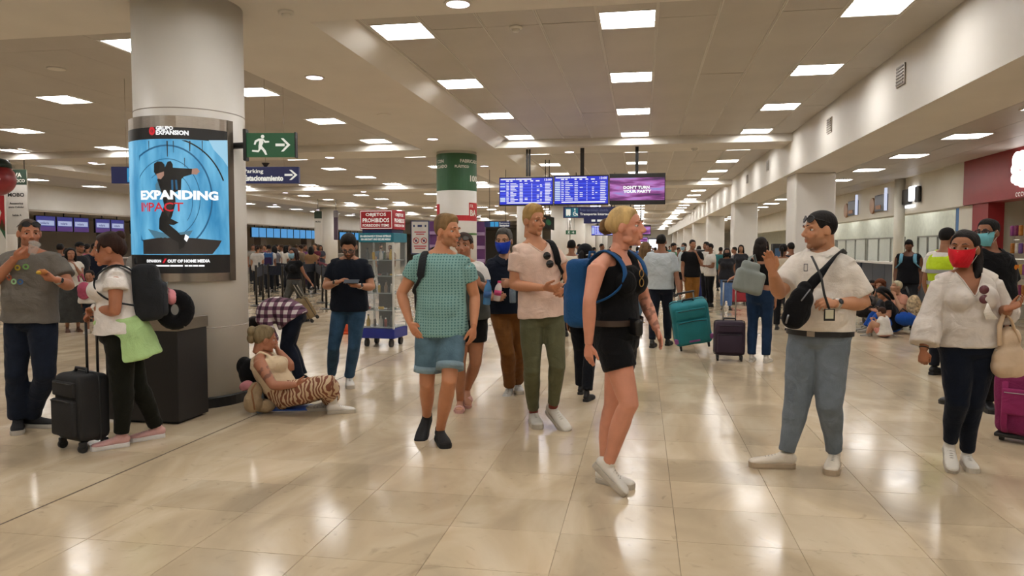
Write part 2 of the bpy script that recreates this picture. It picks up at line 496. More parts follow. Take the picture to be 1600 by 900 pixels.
# bright glazed doorway far down the hall
mb = MB(); mb.span((-0.6, Y1 - .12, 0), (2.2, Y1 - .06, 2.7)); o = struct(mb.build('window_1', glow('daylight_glass', '#f4f6ff', 1.6))); o['label'] = 'bright daylight glazing at the far end of the hall'
mb = MB()
for x in (-.6, .8, 2.2): mb.span((x - .05, Y1 - .2, 0), (x + .05, Y1 - .04, 2.75))
mb.span((-.6, Y1 - .2, 2.65), (2.2, Y1 - .04, 2.78)); mb.build('window_frame', MAT_DARK, o)

# ------------------------------------------------------------------ columns
def column(x, y, r, top, label, m=MAT_WHITE, base=True):
    mb = MB(); mb.lathe((x, y, 0), [(r, 0), (r, top)], 48)
    o = struct(mb.build('column', m, smooth=False)); o['label'] = label
    for p in o.data.polygons: p.use_smooth = len(p.vertices) == 4
    if base:
        b = MB(); b.lathe((x, y, 0), [(r + .02, 0), (r + .02, .09), (r + .005, .1)], 48); b.build('base_ring', MAT_BLACK, o)
    return o
COLA = (-4.35, 6.6)
col_near = column(COLA[0], COLA[1], 0.5, BZ, 'big round white column carrying the curved advertising screen')
col_green = column(-4.48, 17.6, 0.487, BZ, 'round column wrapped in green, white and red advertising')
column(-4.35, 28.6, 0.5, BZ, 'round white column behind the flight boards', base=False)
column(-4.35, 39.6, 0.5, BZ, 'round white column second behind the flight boards', base=False)
for i in range(4, 8): column(-4.35, BEAM0 + 11 * i, 0.5, BZ, 'distant round white column of the left row, place %d' % i, base=False)
ordn = ['nearest', 'second', 'third', 'fourth', 'fifth', 'sixth', 'seventh', 'eighth']
for i in range(0, 8):
    mb = MB(); y = BEAM0 + 11 * (i)
    if i == 0: continue
    mb.span((3.3, y - .5, 0), (4.15, y + .5, 3.16), bev=.04)
    o = struct(mb.build('column', MAT_WHITE)); o['label'] = '%s white square column along the right side of the hall' % ordn[i - 1]
for i, y in enumerate((17.6, 39.6, 50.6, 61.6)):
    column(-17.6, y, 0.5, BZ, '%s round white column by the check-in queue' % ordn[i], base=False)

# seam ring and curved display casing are added with the display
# ------------------------------------------------------------------ recessed square lights
def light_proto(n_tubes):
    root = thing('ceiling_light', 'x', 'light')
    mb = MB(); s, t = .31, .018
    for a, b in (((-s, -s), (s, -s + t)), ((-s, s - t), (s, s)), ((-s, -s + t), (-s + t, s - t)), ((s - t, -s + t), (s, s - t))):
        mb.span((a[0], a[1], -.006), (b[0], b[1], .03))
    mb.build('frame', MAT_WHITE, root)
    d = MB(); d.span((-s + t, -s + t, .012), (s - t, s - t, .02)); df = d.build('diffuser', MAT_TUBE, root)
    if n_tubes:
        q = MB()
        for i in range(n_tubes + 1):
            y = -s + t + (2 * s - 2 * t) * i / n_tubes
            q.span((-s + t, y - .004, .0), (s - t, y + .004, .012))
        q.build('louvre', MAT_WHITE, root)
    return root
LP = light_proto(4); LP_far = light_proto(0)
used = {0: False, 1: False}
def put_light(x, y, z, label, group, near):
    pr = LP if near else LP_far; k = 0 if near else 1
    if not used[k]: o = pr; used[k] = True
    else: o = copy_tree(pr)
    o.location = (x, y, z); o['label'] = label; o['group'] = group; return o
colname = ['left', 'middle', 'right']
def ordinal(n): return ['first', 'second', 'third', 'fourth', 'fifth', 'sixth', 'seventh', 'eighth', 'ninth', 'tenth'][n] if n < 10 else '%dth' % (n + 1)
for k in range(-2, 8):
    for ri, y in enumerate(bay_rows(k)):
        for ci, x in enumerate(MAIN_COLS):
            r = k * 4 + ri
            if k >= 0: lab = 'square ceiling light over the walkway, %s column, %s row from the viewer' % (colname[ci], ordinal(r))
            else: lab = 'square ceiling light behind the viewer over the walkway, %s column, %s row back' % (colname[ci], ordinal(-1 - r))
            put_light(x, y, CZ, lab, 'square lights over the walkway' if k >= 0 else 'square lights behind the viewer', k < 2)
        if k < 5:
            for ci, x in enumerate(LEFT_COLS):
                if k >= 0: lab = 'square ceiling light over the check-in hall, %s line from the columns, %s row' % (ordinal(ci), ordinal(k * 4 + ri))
                else: lab = 'square ceiling light behind the viewer over the check-in hall, %s line, %s row back' % (ordinal(ci), ordinal(-1 - (k * 4 + ri)))
                if k < 0 and ci > 1: continue
                put_light(x, y, CZ, lab, 'square lights over the check-in hall' if k >= 0 else 'square lights behind the viewer, left', k < 1)
        if 0 <= k < 5:
            put_light(-20.4, y, 3.83, 'square ceiling light in front of the check-in fascia, %s row' % ordinal(k * 4 + ri), 'square lights before the check-in fascia', False)
        if k < 6:
            r = k * 4 + ri
            put_light(5.42, y, 3.405, 'square ceiling light in front of the shops, %s from the viewer' % ordinal(r) if k >= 0 else 'square ceiling light by the shops behind the viewer, %s row back' % ordinal(-1 - r), 'square lights by the shops' if k >= 0 else 'lights by the shops behind the viewer', False)
# round downlights in the beams
dl = thing('downlight', 'x', 'light'); q = MB(); q.lathe((0, 0, -.012), [(.0001, .006), (.108, .006), (.11, 0), (.135, 0), (.135, .012)], 28); q.build('ring', MAT_WHITE, dl)
q = MB(); q.lathe((0, 0, -.010), [(.0001, 0), (.106, 0), (.106, .003)], 28); q.build('lens', MAT_SPOT, dl)
spots = []
for k in range(0, 6):
    y = BEAM0 + PITCHB * k + (.35 if k == 0 else .3)
    spots.append((-1.75, y, BZ, 'round downlight in the %s cross beam over the walkway' % ordinal(k)))
    for i, x in enumerate((-7.9, -11.3, -14.75)):
        spots.append((x, y, BZ, 'round downlight in the %s cross beam over the check-in hall, %s from the columns' % (ordinal(k), ordinal(i))))
    for i, dy in enumerate((2.95, 8.7)):
        spots.append((-4.42, BEAM0 + PITCHB * k + dy, BZ, 'round downlight in the wide beam, %s beyond the %s column' % (ordinal(i), ordinal(k))))
    for i, dy in enumerate((3.0, 8.6)):
        spots.append((-19.6, BEAM0 + PITCHB * k + dy, 3.86, 'round downlight above the check-in desks, %s from the viewer' % ordinal(2 * k + i)))
for i, (x, y, z, lab) in enumerate(spots):
    o = dl if i == 0 else copy_tree(dl)
    o.location = (x, y, z); o['label'] = lab; o['group'] = 'round downlights'
# smoke detectors, loudspeaker grilles, vents
for u, v, z, lab in ((806, 42, CZ, 'small round smoke detector on the taupe ceiling panels'), (447, 18, BZ, 'small smoke detector on the beam beside the big column'), (1085, 232, BZ, 'small smoke detector on the cross beam near the flight boards')):
    p = G(u, v, z); t = thing('smoke_detector', lab, 'detector', p)
    q = MB(); q.lathe(p + [0, 0, -.02], [(.075, .02), (.075, .0), (.06, -.006)], 20); q.build('base', MAT_WHITE, t, True)
    q = MB(); q.lathe(p + [0, 0, -.055], [(.035, 0), (.045, .012), (.045, .034)], 20); q.build('sensor', MAT_WHITE, t, True)
for u, v, z, lab in ((600, 179, BZ, 'oval grey speaker grille set in the wide beam'), (88, 107, CZ, 'flat grey speaker disc in the left ceiling')):
    p = G(u, v, z); t = thing('ceiling_speaker', lab, 'speaker', p)
    q = MB(); q.lathe(p + [0, 0, -.01], [(.12, .01), (.12, 0), (.105, -.004)], 28); q.build('rim', MAT_BEAM, t, True)
    q = MB(); q.lathe(p + [0, 0, -.012], [(.0001, 0), (.1, 0), (.1, .006)], 28); q.build('grille', MAT_CEIL_L, t, True)
for i, (u, v) in enumerate(((1409, 118), (1297, 196), (1200, 259), (1168, 280))):
    p = atX(u, v, 3.2); t = thing('air_vent', '%s grey air vent in the face of the right hand beam' % ordn[i], 'vent', p, 'air vents in the beam')
    q = MB(); q.box(p + [-.01, 0, 0], (.02, .3, .26)); q.build('frame', MAT_STEEL, t)
    for j in range(6):
        q = MB(); q.box(p + [-.025, 0, -.1 + .04 * j], (.012, .25, .018)); q.build('slat', mat('vent_grey', '#8d867c', .5), t)
# ------------------------------------------------------------------ people: one continuous skin surface, clothing and hair as parts
def remesh(v, f, voxel, smooth=4, fac=0.5):
    me = bpy.data.meshes.new('tmp'); me.from_pydata([tuple(map(float, p)) for p in v], [], f)
    o = bpy.data.objects.new('tmp', me); TMP.collection.objects.link(o)
    md = o.modifiers.new('r', 'REMESH'); md.mode = 'VOXEL'; md.voxel_size = voxel; md.adaptivity = 0
    if smooth:
        sm = o.modifiers.new('s', 'SMOOTH'); sm.factor = fac; sm.iterations = smooth
    with bpy.context.temp_override(scene=TMP, view_layer=TMP.view_layers[0]):
        dg = bpy.context.evaluated_depsgraph_get(); dg.update()
        ev = o.evaluated_get(dg); m2 = ev.to_mesh()
        V = np.empty(len(m2.vertices) * 3); m2.vertices.foreach_get('co', V); V = V.reshape(-1, 3)
        I = np.empty(len(m2.loops), dtype=np.int64); m2.loops.foreach_get('vertex_index', I)
        S = np.empty(len(m2.polygons), dtype=np.int64); m2.polygons.foreach_get('loop_total', S)
        ev.to_mesh_clear()
    bpy.data.objects.remove(o, do_unlink=True); bpy.data.meshes.remove(me)
    Q = I.reshape(-1, 4) if (S == 4).all() else None
    if Q is None:
        out = []; k = 0
        for n in S:
            out.append(tuple(I[k:k + n]) if n == 4 else tuple(list(I[k:k + n]) + [I[k]])[:4]); k += n
        Q = np.array(out)
    return V, Q
def normals(V, Q):
    a, b, c, d = V[Q[:, 0]], V[Q[:, 1]], V[Q[:, 2]], V[Q[:, 3]]
    n = np.cross(c - a, d - b); out = np.zeros_like(V)
    for i in range(4): np.add.at(out, Q[:, i], n)
    L_ = np.linalg.norm(out, axis=1, keepdims=True); return out / np.maximum(L_, 1e-9)
def ripple(V, freq, seed, n=10, stretch=(1, 1, 1)):
    r = np.random.RandomState(seed); K = r.normal(size=(n, 3)); K /= np.linalg.norm(K, axis=1, keepdims=True)
    K *= freq * (0.6 + 0.8 * r.rand(n, 1)) * np.array(stretch); ph = r.rand(n) * 6.28
    return np.sin(V @ K.T + ph).sum(1) / math.sqrt(n)
def cut(V, Q, mask):
    keep = ~mask[Q].all(1); Q = Q[keep]
    u = np.unique(Q); idx = -np.ones(len(V), dtype=np.int64); idx[u] = np.arange(len(u))
    return V[u], idx[Q]
def tidy_edges(V, Q, fn=None, it=14):
    "order the open edges into loops and smooth them; returns V and the loops"
    E = {}
    for q in Q:
        for i in range(4):
            a, b = int(q[i]), int(q[(i + 1) % 4])
            if a == b: continue
            k = (min(a, b), max(a, b)); E[k] = E.get(k, 0) + 1
    nb = {}
    for (a, b), c in E.items():
        if c == 1: nb.setdefault(a, []).append(b); nb.setdefault(b, []).append(a)
    loops = []; seen = set()
    for st in nb:
        if st in seen: continue
        loop = [st]; seen.add(st); cur = st
        while True:
            nx = [x for x in nb[cur] if x not in seen]
            if not nx: break
            cur = nx[0]; seen.add(cur); loop.append(cur)
        if len(loop) > 12: loops.append(loop)
    for lp in loops:
        X = V[lp].copy()
        for _ in range(it): X = X * .5 + (np.roll(X, 1, 0) + np.roll(X, -1, 0)) * .25
        V[lp] = X
    return V, loops
def quad_obj(name, V, Q, m, parent, col=None, smooth=True):
    me = bpy.data.meshes.new(name); V = np.asarray(V) - root_loc(parent)
    me.vertices.add(len(V)); me.vertices.foreach_set('co', V.ravel())
    me.loops.add(Q.size); me.loops.foreach_set('vertex_index', Q.ravel().astype(np.int32))
    me.polygons.add(len(Q)); me.polygons.foreach_set('loop_start', np.arange(0, Q.size, 4, dtype=np.int32))
    me.polygons.foreach_set('use_smooth', np.ones(len(Q), dtype=bool) if smooth else np.zeros(len(Q), dtype=bool))
    me.update(calc_edges=True); me.validate()
    for mm in (m if isinstance(m, (list, tuple)) else [m]): me.materials.append(mm)
    if col is not None:
        a = me.color_attributes.new('Col', 'FLOAT_COLOR', 'POINT')
        a.data.foreach_set('color', np.hstack([col, np.ones((len(col), 1))]).astype(np.float32).ravel())
    o = bpy.data.objects.new(name, me); COL.objects.link(o); o.parent = parent
    return o
def unit(a): a = np.array(a, float); return a / (np.linalg.norm(a) + 1e-12)
def lerp(a, b, t): return np.array(a, float) * (1 - t) + np.array(b, float) * t
MAT_SKIN = mat('skin', '#c08a68', 0.48, var=0.06, scale=14, bump=0.05, bscale=220, vcol=True, spec=0.35)
MAT_EYE = mat('eye_white', '#cfc8c0', 0.25, var=0); MAT_IRIS = mat('iris', '#2b1d14', 0.2, var=0)
HAIRM = {}
def hair_mat(c):
    return mat('hair_' + c, c, 0.65, var=0.4, scale=18, bump=0.5, bscale=90, spec=0.2, stretch=(1.0, 1.0, 0.15))

SKULL_C = np.array([0, -.012, .030]); SKULL_R = np.array([.073, .093, .083])
_heads = {}
def head_local(male, voxel, wide=1.0):
    k = (male, round(voxel, 4), wide)
    if k in _heads: return _heads[k]
    b = MB()
    b.ball(SKULL_C, SKULL_R, n=28)
    b.ball((0, .020, -.018), (.060 * wide, .070, .084), n=24)
    jw = .052 if male else .046
    b.ball((0, .026, -.066), (jw * wide, .050, .042), n=20)
    b.ball((0, .066, -.094), (.024 if male else .018, .018, .018), n=14)
    for s in (-1, 1):
        b.ball((s * .029, .079, .026), (.027, .012, .009 if male else .006), n=14)
        b.ball((s * .040 * wide, .060, -.022), (.022, .020, .020), n=14)
        b.ball((s * .012, .098, -.031), (.009, .010, .008), n=10)
        b.ball((s * .044 * wide, .015, -.068), (.014, .03, .022), n=12)
        A = np.array([[1, s * .35, 0], [-s * .35, 1, 0], [0, .15, 1.0]]); A = np.array([unit(r) for r in A])
        b.ball((s * .076, -.008, -.006), (.009, .021, .031), A, n=12)
    b.tube([(0, .086, .016), (0, .097, -.006), (0, .109, -.027)], [.008, .0095, .0125], 10)
    b.ball((0, .086, -.054), (.024, .010, .006), n=14); b.ball((0, .085, -.066), (.020, .010, .007), n=14)
    b.tube([(0, -.028, -.02), (0, -.036, -.09), (0, -.040, -.125)], [.052, .050, .050], 16)
    V, Q = remesh(b.v, b.f, voxel, 3, .45)
    for s in (-1, 1):
        dx = (V[:, 0] - s * .031) / .017; dz = (V[:, 2] - .006) / .0105
        w = np.exp(-(dx ** 2 + dz ** 2)) * (V[:, 1] > .03); V[:, 1] -= .010 * w
    w = np.exp(-((V[:, 0] / .022) ** 2 + ((V[:, 2] + .0605) / .0032) ** 2)) * (V[:, 1] > .05); V[:, 1] -= .005 * w
    _heads[k] = (V, Q); return V, Q
def paint_head(V, skin, lips=None, stubble=None, redden=0.12):
    c = np.tile(np.array(skin)[:3], (len(V), 1))
    fr = V[:, 1] > .045
    for s in (-1, 1):
        w = np.exp(-(((V[:, 0] - s * .042) / .02) ** 2 + ((V[:, 2] + .022) / .02) ** 2)) * fr
        c *= 1 + (w * redden)[:, None] * np.array([1.0, -.6, -.6])
    w = np.exp(-((V[:, 0] / .014) ** 2 + ((V[:, 2] + .028) / .016) ** 2)) * fr
    c *= 1 + (w * redden)[:, None] * np.array([1.0, -.6, -.6])
    if lips is None: lips = np.array(skin)[:3] * np.array([.88, .62, .62])
    w = np.clip(1.6 - ((V[:, 0] / .023) ** 2 + ((V[:, 2] + .060) / .0105) ** 2) * 1.6, 0, 1) * (V[:, 1] > .068)
    c = c * (1 - w[:, None]) + np.array(lips)[:3] * w[:, None]
    if stubble is not None:
        col, amt = stubble; col = np.array(col)[:3]
        z = V[:, 2]; y = V[:, 1]
        reg = np.clip((-.036 - z) / .012, 0, 1) * np.clip((y + .0) / .02, 0, 1) * np.clip((z + .135) / .02, 0, 1)
        mo = np.clip(1.4 - ((V[:, 0] / .03) ** 2 + ((z + .045) / .007) ** 2), 0, 1) * (y > .05)
        reg = np.clip(np.maximum(reg, mo) * (1 - w), 0, 1)
        c = c * (1 - amt * reg[:, None]) + col * amt * reg[:, None]
    return c
def hair_cap(line, off_top, off_side, off_back=None, noise=.0025, freq=90, seed=1, n=72, sweep=0.0, part=None):
    "hair as a lifted skull surface that dips under the skin below the hairline; line: list of (y, z)"
    off_back = off_side if off_back is None else off_back
    m = n // 2; TH = np.linspace(0.0, math.pi, m + 1); PH = np.linspace(0, 2 * math.pi, n, endpoint=False)
    T, Pp = np.meshgrid(TH, PH, indexing='ij')
    D = np.stack([np.sin(T) * np.cos(Pp), np.sin(T) * np.sin(Pp), np.cos(T)], -1).reshape(-1, 3)
    V = SKULL_C + D * SKULL_R
    ly = np.array([a for a, _ in line]); lz = np.array([b for _, b in line])
    zl = np.interp(V[:, 1], ly, lz)
    if part is not None: zl = zl + part(V)
    s = np.clip((V[:, 2] - zl) / .022, -1, 1); s = np.where(s > 0, s * s * (3 - 2 * s), s)
    top = np.clip((V[:, 2] - .05) / .05, 0, 1); back = np.clip((-V[:, 1] - .03) / .05, 0, 1)
    off = off_side * (1 - top) * (1 - back) + off_back * back * (1 - top) + off_top * top
    nz = ripple(V, freq, seed, 12, (1, .35, .35)) * noise + ripple(V, freq * .4, seed + 5, 8) * noise
    dsp = np.where(s > 0, s * (off + nz), s * .012) - .001
    V = V + D * dsp[:, None]
    if sweep: V[:, 1] += sweep * np.clip((V[:, 2] - .09) / .03, 0, 1) * np.clip(V[:, 1] / .05, 0, 1)
    Fq = []
    for i in range(m):
        for k in range(n):
            k2 = (k + 1) % n; Fq.append((i * n + k, (i + 1) * n + k, (i + 1) * n + k2, i * n + k2))
    return V, Fq
LINE_SHORT = [(-.12, -.062), (-.05, -.055), (-.03, -.01), (.0, .012), (.03, .006), (.042, .03), (.055, .068), (.12, .070)]
LINE_WOMAN = [(-.12, -.075), (-.06, -.07), (-.035, -.02), (-.01, .005), (.03, .012), (.045, .045), (.06, .072), (.12, .072)]

class Head:
    def __init__(s, c, fwd, scale=1.0, pitch=0, roll=0):
        f = unit(fwd); r = unit(np.cross(f, UP)); u = np.cross(r, f)
        a = math.radians(pitch); f2 = f * math.cos(a) - u * math.sin(a); u2 = u * math.cos(a) + f * math.sin(a)
        b = math.radians(roll); r2 = r * math.cos(b) + u2 * math.sin(b); u3 = u2 * math.cos(b) - r * math.sin(b)
        s.c = np.array(c, float); s.A = np.array([r2, f2, u3]); s.k = scale
    def w(s, V): return s.c + (np.asarray(V, float) * s.k) @ s.A
    def d(s, v): return np.asarray(v, float) @ s.A

def hand_geo(b, w, d, n, side, k=1.0, curl=0.3, spread=0.0, thumb=0.35):
    "w wrist, d finger direction, n palm normal, side +1 right / -1 left"
    d = unit(d); n = np.array(n, float); n = unit(n - d * (n @ d)); t = np.cross(d, n) * side
    b.tube([w - d * .03 * k, w + d * .01 * k, w + d * .045 * k, w + d * .085 * k], [(.024 * k, .020 * k), (.027 * k, .019 * k), (.038 * k, .017 * k), (.039 * k, .014 * k)], 14, right=t)
    for i, (o, L_, r) in enumerate(((.028, .070, .0088), (.0095, .078, .0092), (-.0095, .072, .0088), (-.027, .056, .0078))):
        p = w + d * (.082 - .004 * abs(i - 1.2)) * k + t * o * k; dd = unit(d + t * (o * 3 * spread))
        pts = [p - dd * .012 * k, p]; rad = [r * k, r * k]; a = 0
        c = curl * (1 + .12 * (i - 1.5))
        for fr, an in ((.46, 58), (.30, 62), (.24, 40)):
            a += math.radians(an) * c; q = dd * math.cos(a) + n * math.sin(a)
            pts.append(pts[-1] + q * L_ * fr * k); rad.append(rad[-1] * .92)
        b.tube(pts, rad, 9, right=t, cap=.8)
    p = w + d * .018 * k + t * .022 * k
    d1 = unit(d * .75 + t * .75 + n * .25); d2 = unit(d * .95 + t * (.35 - thumb * .6) + n * (.2 + thumb * .7))
    b.tube([p, p + d1 * .034 * k, p + d1 * .034 * k + d2 * .034 * k, p + d1 * .034 * k + d2 * .062 * k], [.0135 * k, .0125 * k, .0105 * k, .0085 * k], 10, cap=.8)

class Person:
    def __init__(s, label, J, h=1.75, male=True, skin='#c08a68', fwd=None, hipfwd=None, dims=None, limb=1.0, vox=.0085, hvox=.0052, cat='person', group=None, name='person', neck_r=None):
        s.J = {k: np.array(v, float) for k, v in J.items()}; J = s.J; s.h = h; s.k = h / 1.75; s.male = male; s.vox = vox; s.hvox = hvox
        s.skin = np.array(lin(skin)[:3]); s.lidm = mat('lid_' + skin, skin, .5, var=.03, spec=.3); s.limb = limb * s.k
        d = dict(hip=.345, hipd=.235, waist=.315, waistd=.225, chest=.345, chestd=.235, bust=0, belly=0) if male else dict(hip=.35, hipd=.23, waist=.27, waistd=.20, chest=.30, chestd=.205, bust=.055, belly=0)
        if dims: d.update(dims)
        s.dm = d
        s.neck_r = (.058 if male else .047) * s.k if neck_r is None else neck_r
        base = (J['aR'] + J['aL']) / 2; base[2] = 0
        s.root = thing(name, label, cat, base, group)
        s.pel = (J['hR'] + J['hL']) / 2; s.nb = J['neck']
        s.rh = unit(J['hR'] - J['hL']); s.rs = unit(J['sR'] - J['sL'])
        s.head = None; s.skinparts = MB()
    # spine
    def spine(s, t):
        a, c = s.pel, s.nb
        b = s.J['spine'] if 'spine' in s.J else (a + c) / 2
        b2 = 2 * b - (a + c) / 2
        if t < 0:
            return a + (b2 - a) * 2 * t if 'spine' in s.J else a + (c - a) * t
        if t > 1: return c + (c - b2) * 2 * (t - 1)
        return a * (1 - t) ** 2 + b2 * 2 * t * (1 - t) + c * t * t
    def frame(s, t):
        e = .02; up = unit(s.spine(t + e) - s.spine(t - e)); r = lerp(s.rh, s.rs, min(1, max(0, (t - .15) / .6)))
        r = unit(r - up * (r @ up)); return s.spine(t), r, unit(np.cross(up, r)), up
    def T(s, t, x, y, z=0):
        "point in the torso frame at spine height t: x right, y forward"
        c, r, f, u = s.frame(t); return c + r * x + f * y + u * z
    def sect(s, t, ez=0.0):
        d = s.dm
        tab = [(-.20, .50 * d['hip'], .60 * d['hipd']), (-.10, .93 * d['hip'], .96 * d['hipd']), (0, d['hip'], d['hipd']), (.14, .97 * d['hip'], .98 * d['hipd']), (.30, .5 * d['waist'] + .5 * d['hip'], .5 * d['waistd'] + .5 * d['hipd']),
               (.42, d['waist'], d['waistd']), (.56, .5 * (d['waist'] + d['chest']), .5 * (d['waistd'] + d['chestd'])), (.70, d['chest'], d['chestd']), (.82, .99 * d['chest'], .93 * d['chestd']), (.90, .9 * d['chest'], .78 * d['chestd']), (.965, .60 * d['chest'], .56 * d['chestd']), (1.02, .42 * d['chest'], .50 * d['chestd'])]
        ts = [q[0] for q in tab]
        return np.interp(t, ts, [q[1] for q in tab]) / 2 + ez, np.interp(t, ts, [q[2] for q in tab]) / 2 + ez
    def torso(s, b, t0, t1, ez=0.0, n=24, extra=None):
        ts = list(np.linspace(t0, t1, 14)); pts = []; rad = []; rg = []
        for t in ts:
            c, r, f, u = s.frame(t); w, d = s.sect(t, ez)
            if extra: e = extra(t); w += e; d += e
            pts.append(c); rad.append((w, d)); rg.append(r)
        b.tube(pts, rad, n, right=rg, cap=.15)
        d = s.dm
        if d['bust'] and t1 > .66:
            for sg in (-1, 1):
                c, r, f, u = s.frame(.665)
                b.ball(c + r * sg * .072 + f * (d['chestd'] / 2 - .012), (.068 + ez, d['bust'] + ez + .012, .068 + ez), np.array([r, f, u]), 16)
        if d['belly'] and t0 < .3 and t1 > .4:
            c, r, f, u = s.frame(.30); b.ball(c + f * (d['waistd'] / 2 - .08), (d['waist'] * .46 + ez, .08 + d['belly'] + ez, .17 + ez), np.array([r, f, u]), 20)
    def arm_pts(s, sd, upto=2.0):
        J = s.J; a, e, w = J['s' + sd], J['e' + sd], J['w' + sd]
        st = [(0, .060), (.15, .056), (.5, .049), (.85, .043), (1.0, .040), (1.12, .042), (1.3, .043), (1.6, .036), (1.9, .028), (2.0, .026)]
        pts, rad = [], []
        for t, r in st:
            if t > upto + 1e-6: break
            pts.append(lerp(a, e, t) if t <= 1 else lerp(e, w, t - 1)); rad.append(r * s.limb)
        if not any(abs(upto - t) < .02 for t, _ in st):
            pts.append(lerp(a, e, upto) if upto <= 1 else lerp(e, w, upto - 1)); rad.append(np.interp(upto, [q[0] for q in st], [q[1] for q in st]) * s.limb)
        return pts, rad
    def leg_pts(s, sd, upto=2.0, start=0.0, thigh=1.0):
        J = s.J; a, k, e = J['h' + sd], J['k' + sd], J['a' + sd]
        bk = -unit(np.cross(s.rh, UP) * -1) * .012
        fwdv = unit(np.cross(UP, s.rh)); 
        st = [(0, .084), (.25, .083), (.55, .072), (.85, .060), (1.0, .057), (1.12, .055), (1.3, .058), (1.5, .054), (1.8, .040), (2.0, .037)]
        pts, rad = [], []
        for t, r in st:
            if t < start - 1e-6: continue
            if t > upto + 1e-6: break
            p = lerp(a, k, t) if t <= 1 else lerp(k, e, t - 1)
            if 1.1 < t < 1.7: p = p - fwdv * .010
            pts.append(p); rad.append(r * s.limb * (thigh if t < 1 else (1 + thigh) / 2))
        if not any(abs(upto - t) < .02 for t, _ in st):
            pts.append(lerp(a, k, upto) if upto <= 1 else lerp(k, e, upto - 1)); rad.append(np.interp(upto, [q[0] for q in st], [q[1] for q in st]) * s.limb * (thigh if upto < 1 else 1))
        return pts, rad
    def set_head(s, face, pitch=0, roll=0, scale=None, stubble=None, lips=None, wide=1.0, eyes=True, brow='#3a2a1e', redden=.06):
        hs = (scale or s.k ** .6)
        s.head = Head(s.J['head'], face, hs, pitch, roll); s._hd = dict(stubble=stubble, lips=lips, wide=wide, eyes=eyes, brow=brow, redden=redden)
    def body(s, bare_legs=False, hands=None, feet=None, thigh=1.0, paint=None, arm_from=0.0, torso_t0=-.16):
        "skin: torso, neck, limbs in one voxel surface; head and hands finer, all one mesh"
        b = MB(); J = s.J; sh = -.006
        s.torso(b, torso_t0, 1.02, sh)
        H = s.head; nt_ = H.w((0, -.036, -.075))
        b.tube([s.T(.93, 0, -.01), s.T(1.0, 0, -.004), lerp(s.nb, nt_, .6), nt_], [s.neck_r * 1.2, s.neck_r * 1.04, s.neck_r * .96, s.neck_r * .94], 16)
        for sd in 'RL':
            p, r = s.arm_pts(sd); b.tube(p, r, 14)
            tr = lerp(s.nb, nt_, .30)
            b.tube([tr, lerp(tr, J['s' + sd], .5) + UP * .004, J['s' + sd]], [s.neck_r * .72, .045 * s.limb, .052 * s.limb], 12)
            if bare_legs:
                p, r = s.leg_pts(sd, thigh=thigh); b.tube(p, r, 16)
        V, Q = remesh(b.v, b.f, s.vox, 5, .5)
        C = np.tile(s.skin, (len(V), 1))
        parts = [(V, Q, C)]
        hv, hq = head_local(s.male, s.hvox, s._hd['wide'])
        hc = paint_head(hv, s.skin, s._hd['lips'], s._hd['stubble'], s._hd['redden'])
        parts.append((H.w(hv), hq, hc))
        hb = MB()
        for sd in 'RL':
            if hands is None or sd not in hands or hands[sd] is None:
                dv = unit(J['w' + sd] - J['e' + sd]); inn = unit(s.pel - J['w' + sd]); hd = dict(d=dv, n=inn)
            else: hd = hands[sd]
            if hd.get('skip'): continue
            hand_geo(hb, J['w' + sd], hd.get('d', unit(J['w' + sd] - J['e' + sd])), hd['n'], 1 if sd == 'R' else -1, s.k * (1.0 if s.male else .9) * hd.get('k', 1.0), hd.get('curl', .3), hd.get('spread', .3), hd.get('thumb', .3))
        if len(hb.v):
            V2, Q2 = remesh(hb.v, hb.f, max(.0042, s.hvox * .85), 2, .4); parts.append((V2, Q2, np.tile(s.skin * np.array([1.0, .95, .94]), (len(V2), 1))))
        o = 0; VV = []; QQ = []; CC = []
        for v, q, c in parts: VV.append(v); QQ.append(q + o); CC.append(c); o += len(v)
        VV = np.vstack(VV); QQ = np.vstack(QQ); CC = np.vstack(CC)
        if paint is not None: CC = paint(VV, CC)
        s.bodyo = quad_obj('body', VV, QQ, MAT_SKIN, s.root, CC)
        if s._hd['eyes']:
            for sg in (-1, 1):
                e = MB(); v, f = ball((0, 0, 0), .0112, None, 20)
                cc = np.array([sg * .031, .0660, .006]); mi = []
                vv = np.array(v)
                for ff in f:
                    m_ = vv[list(ff)].mean(0); mi.append(2 if (m_[2] > .0042 or m_[2] < -.0052) else (1 if m_[1] > .0055 and abs(m_[0]) < .0062 else 0))
                vv = vv * np.where(np.abs(vv[:, 2:3] + .0005) > .0045, 1.05, 1.0)
                link_mesh('eye', H.w(vv + cc), f, [MAT_EYE, MAT_IRIS, s.lidm], s.root, True, mi)
                br = MB(); br.tube([H.w((sg * .013, .0925, .0285)), H.w((sg * .03, .0895, .0335)), H.w((sg * .047, .076, .029))], [.0026, .0032, .0018], 6, cap=.3)
                br.build('eyebrow', hair_mat(s._hd['brow']), s.root, True)
        return s.bodyo
    def hair(s, V, Fq, color, name='hair', remeshed=False, label=None):
        "V in head space"
        o = link_mesh(name, s.head.w(V), [tuple(f) for f in Fq], hair_mat(color), s.root, True)
        if label: o['label'] = label
        return o
    def cap(s, line, color, top=.014, side=.006, back=None, extra=None, **kw):
        V, Fq = hair_cap(line, top, side, back, **kw)
        if extra is not None:
            V2, Q2 = remesh(extra.v, extra.f, max(.0065, s.hvox * 1.3), 2, .4); n_ = normals(V2, Q2); V2 = V2 + n_ * (ripple(V2, 120, 3, 10, (1, .4, .3)) * .002)[:, None]
            Fq = list(Fq) + [tuple(q + len(V)) for q in Q2]; V = np.vstack([V, V2])
        return s.hair(V, Fq, color)
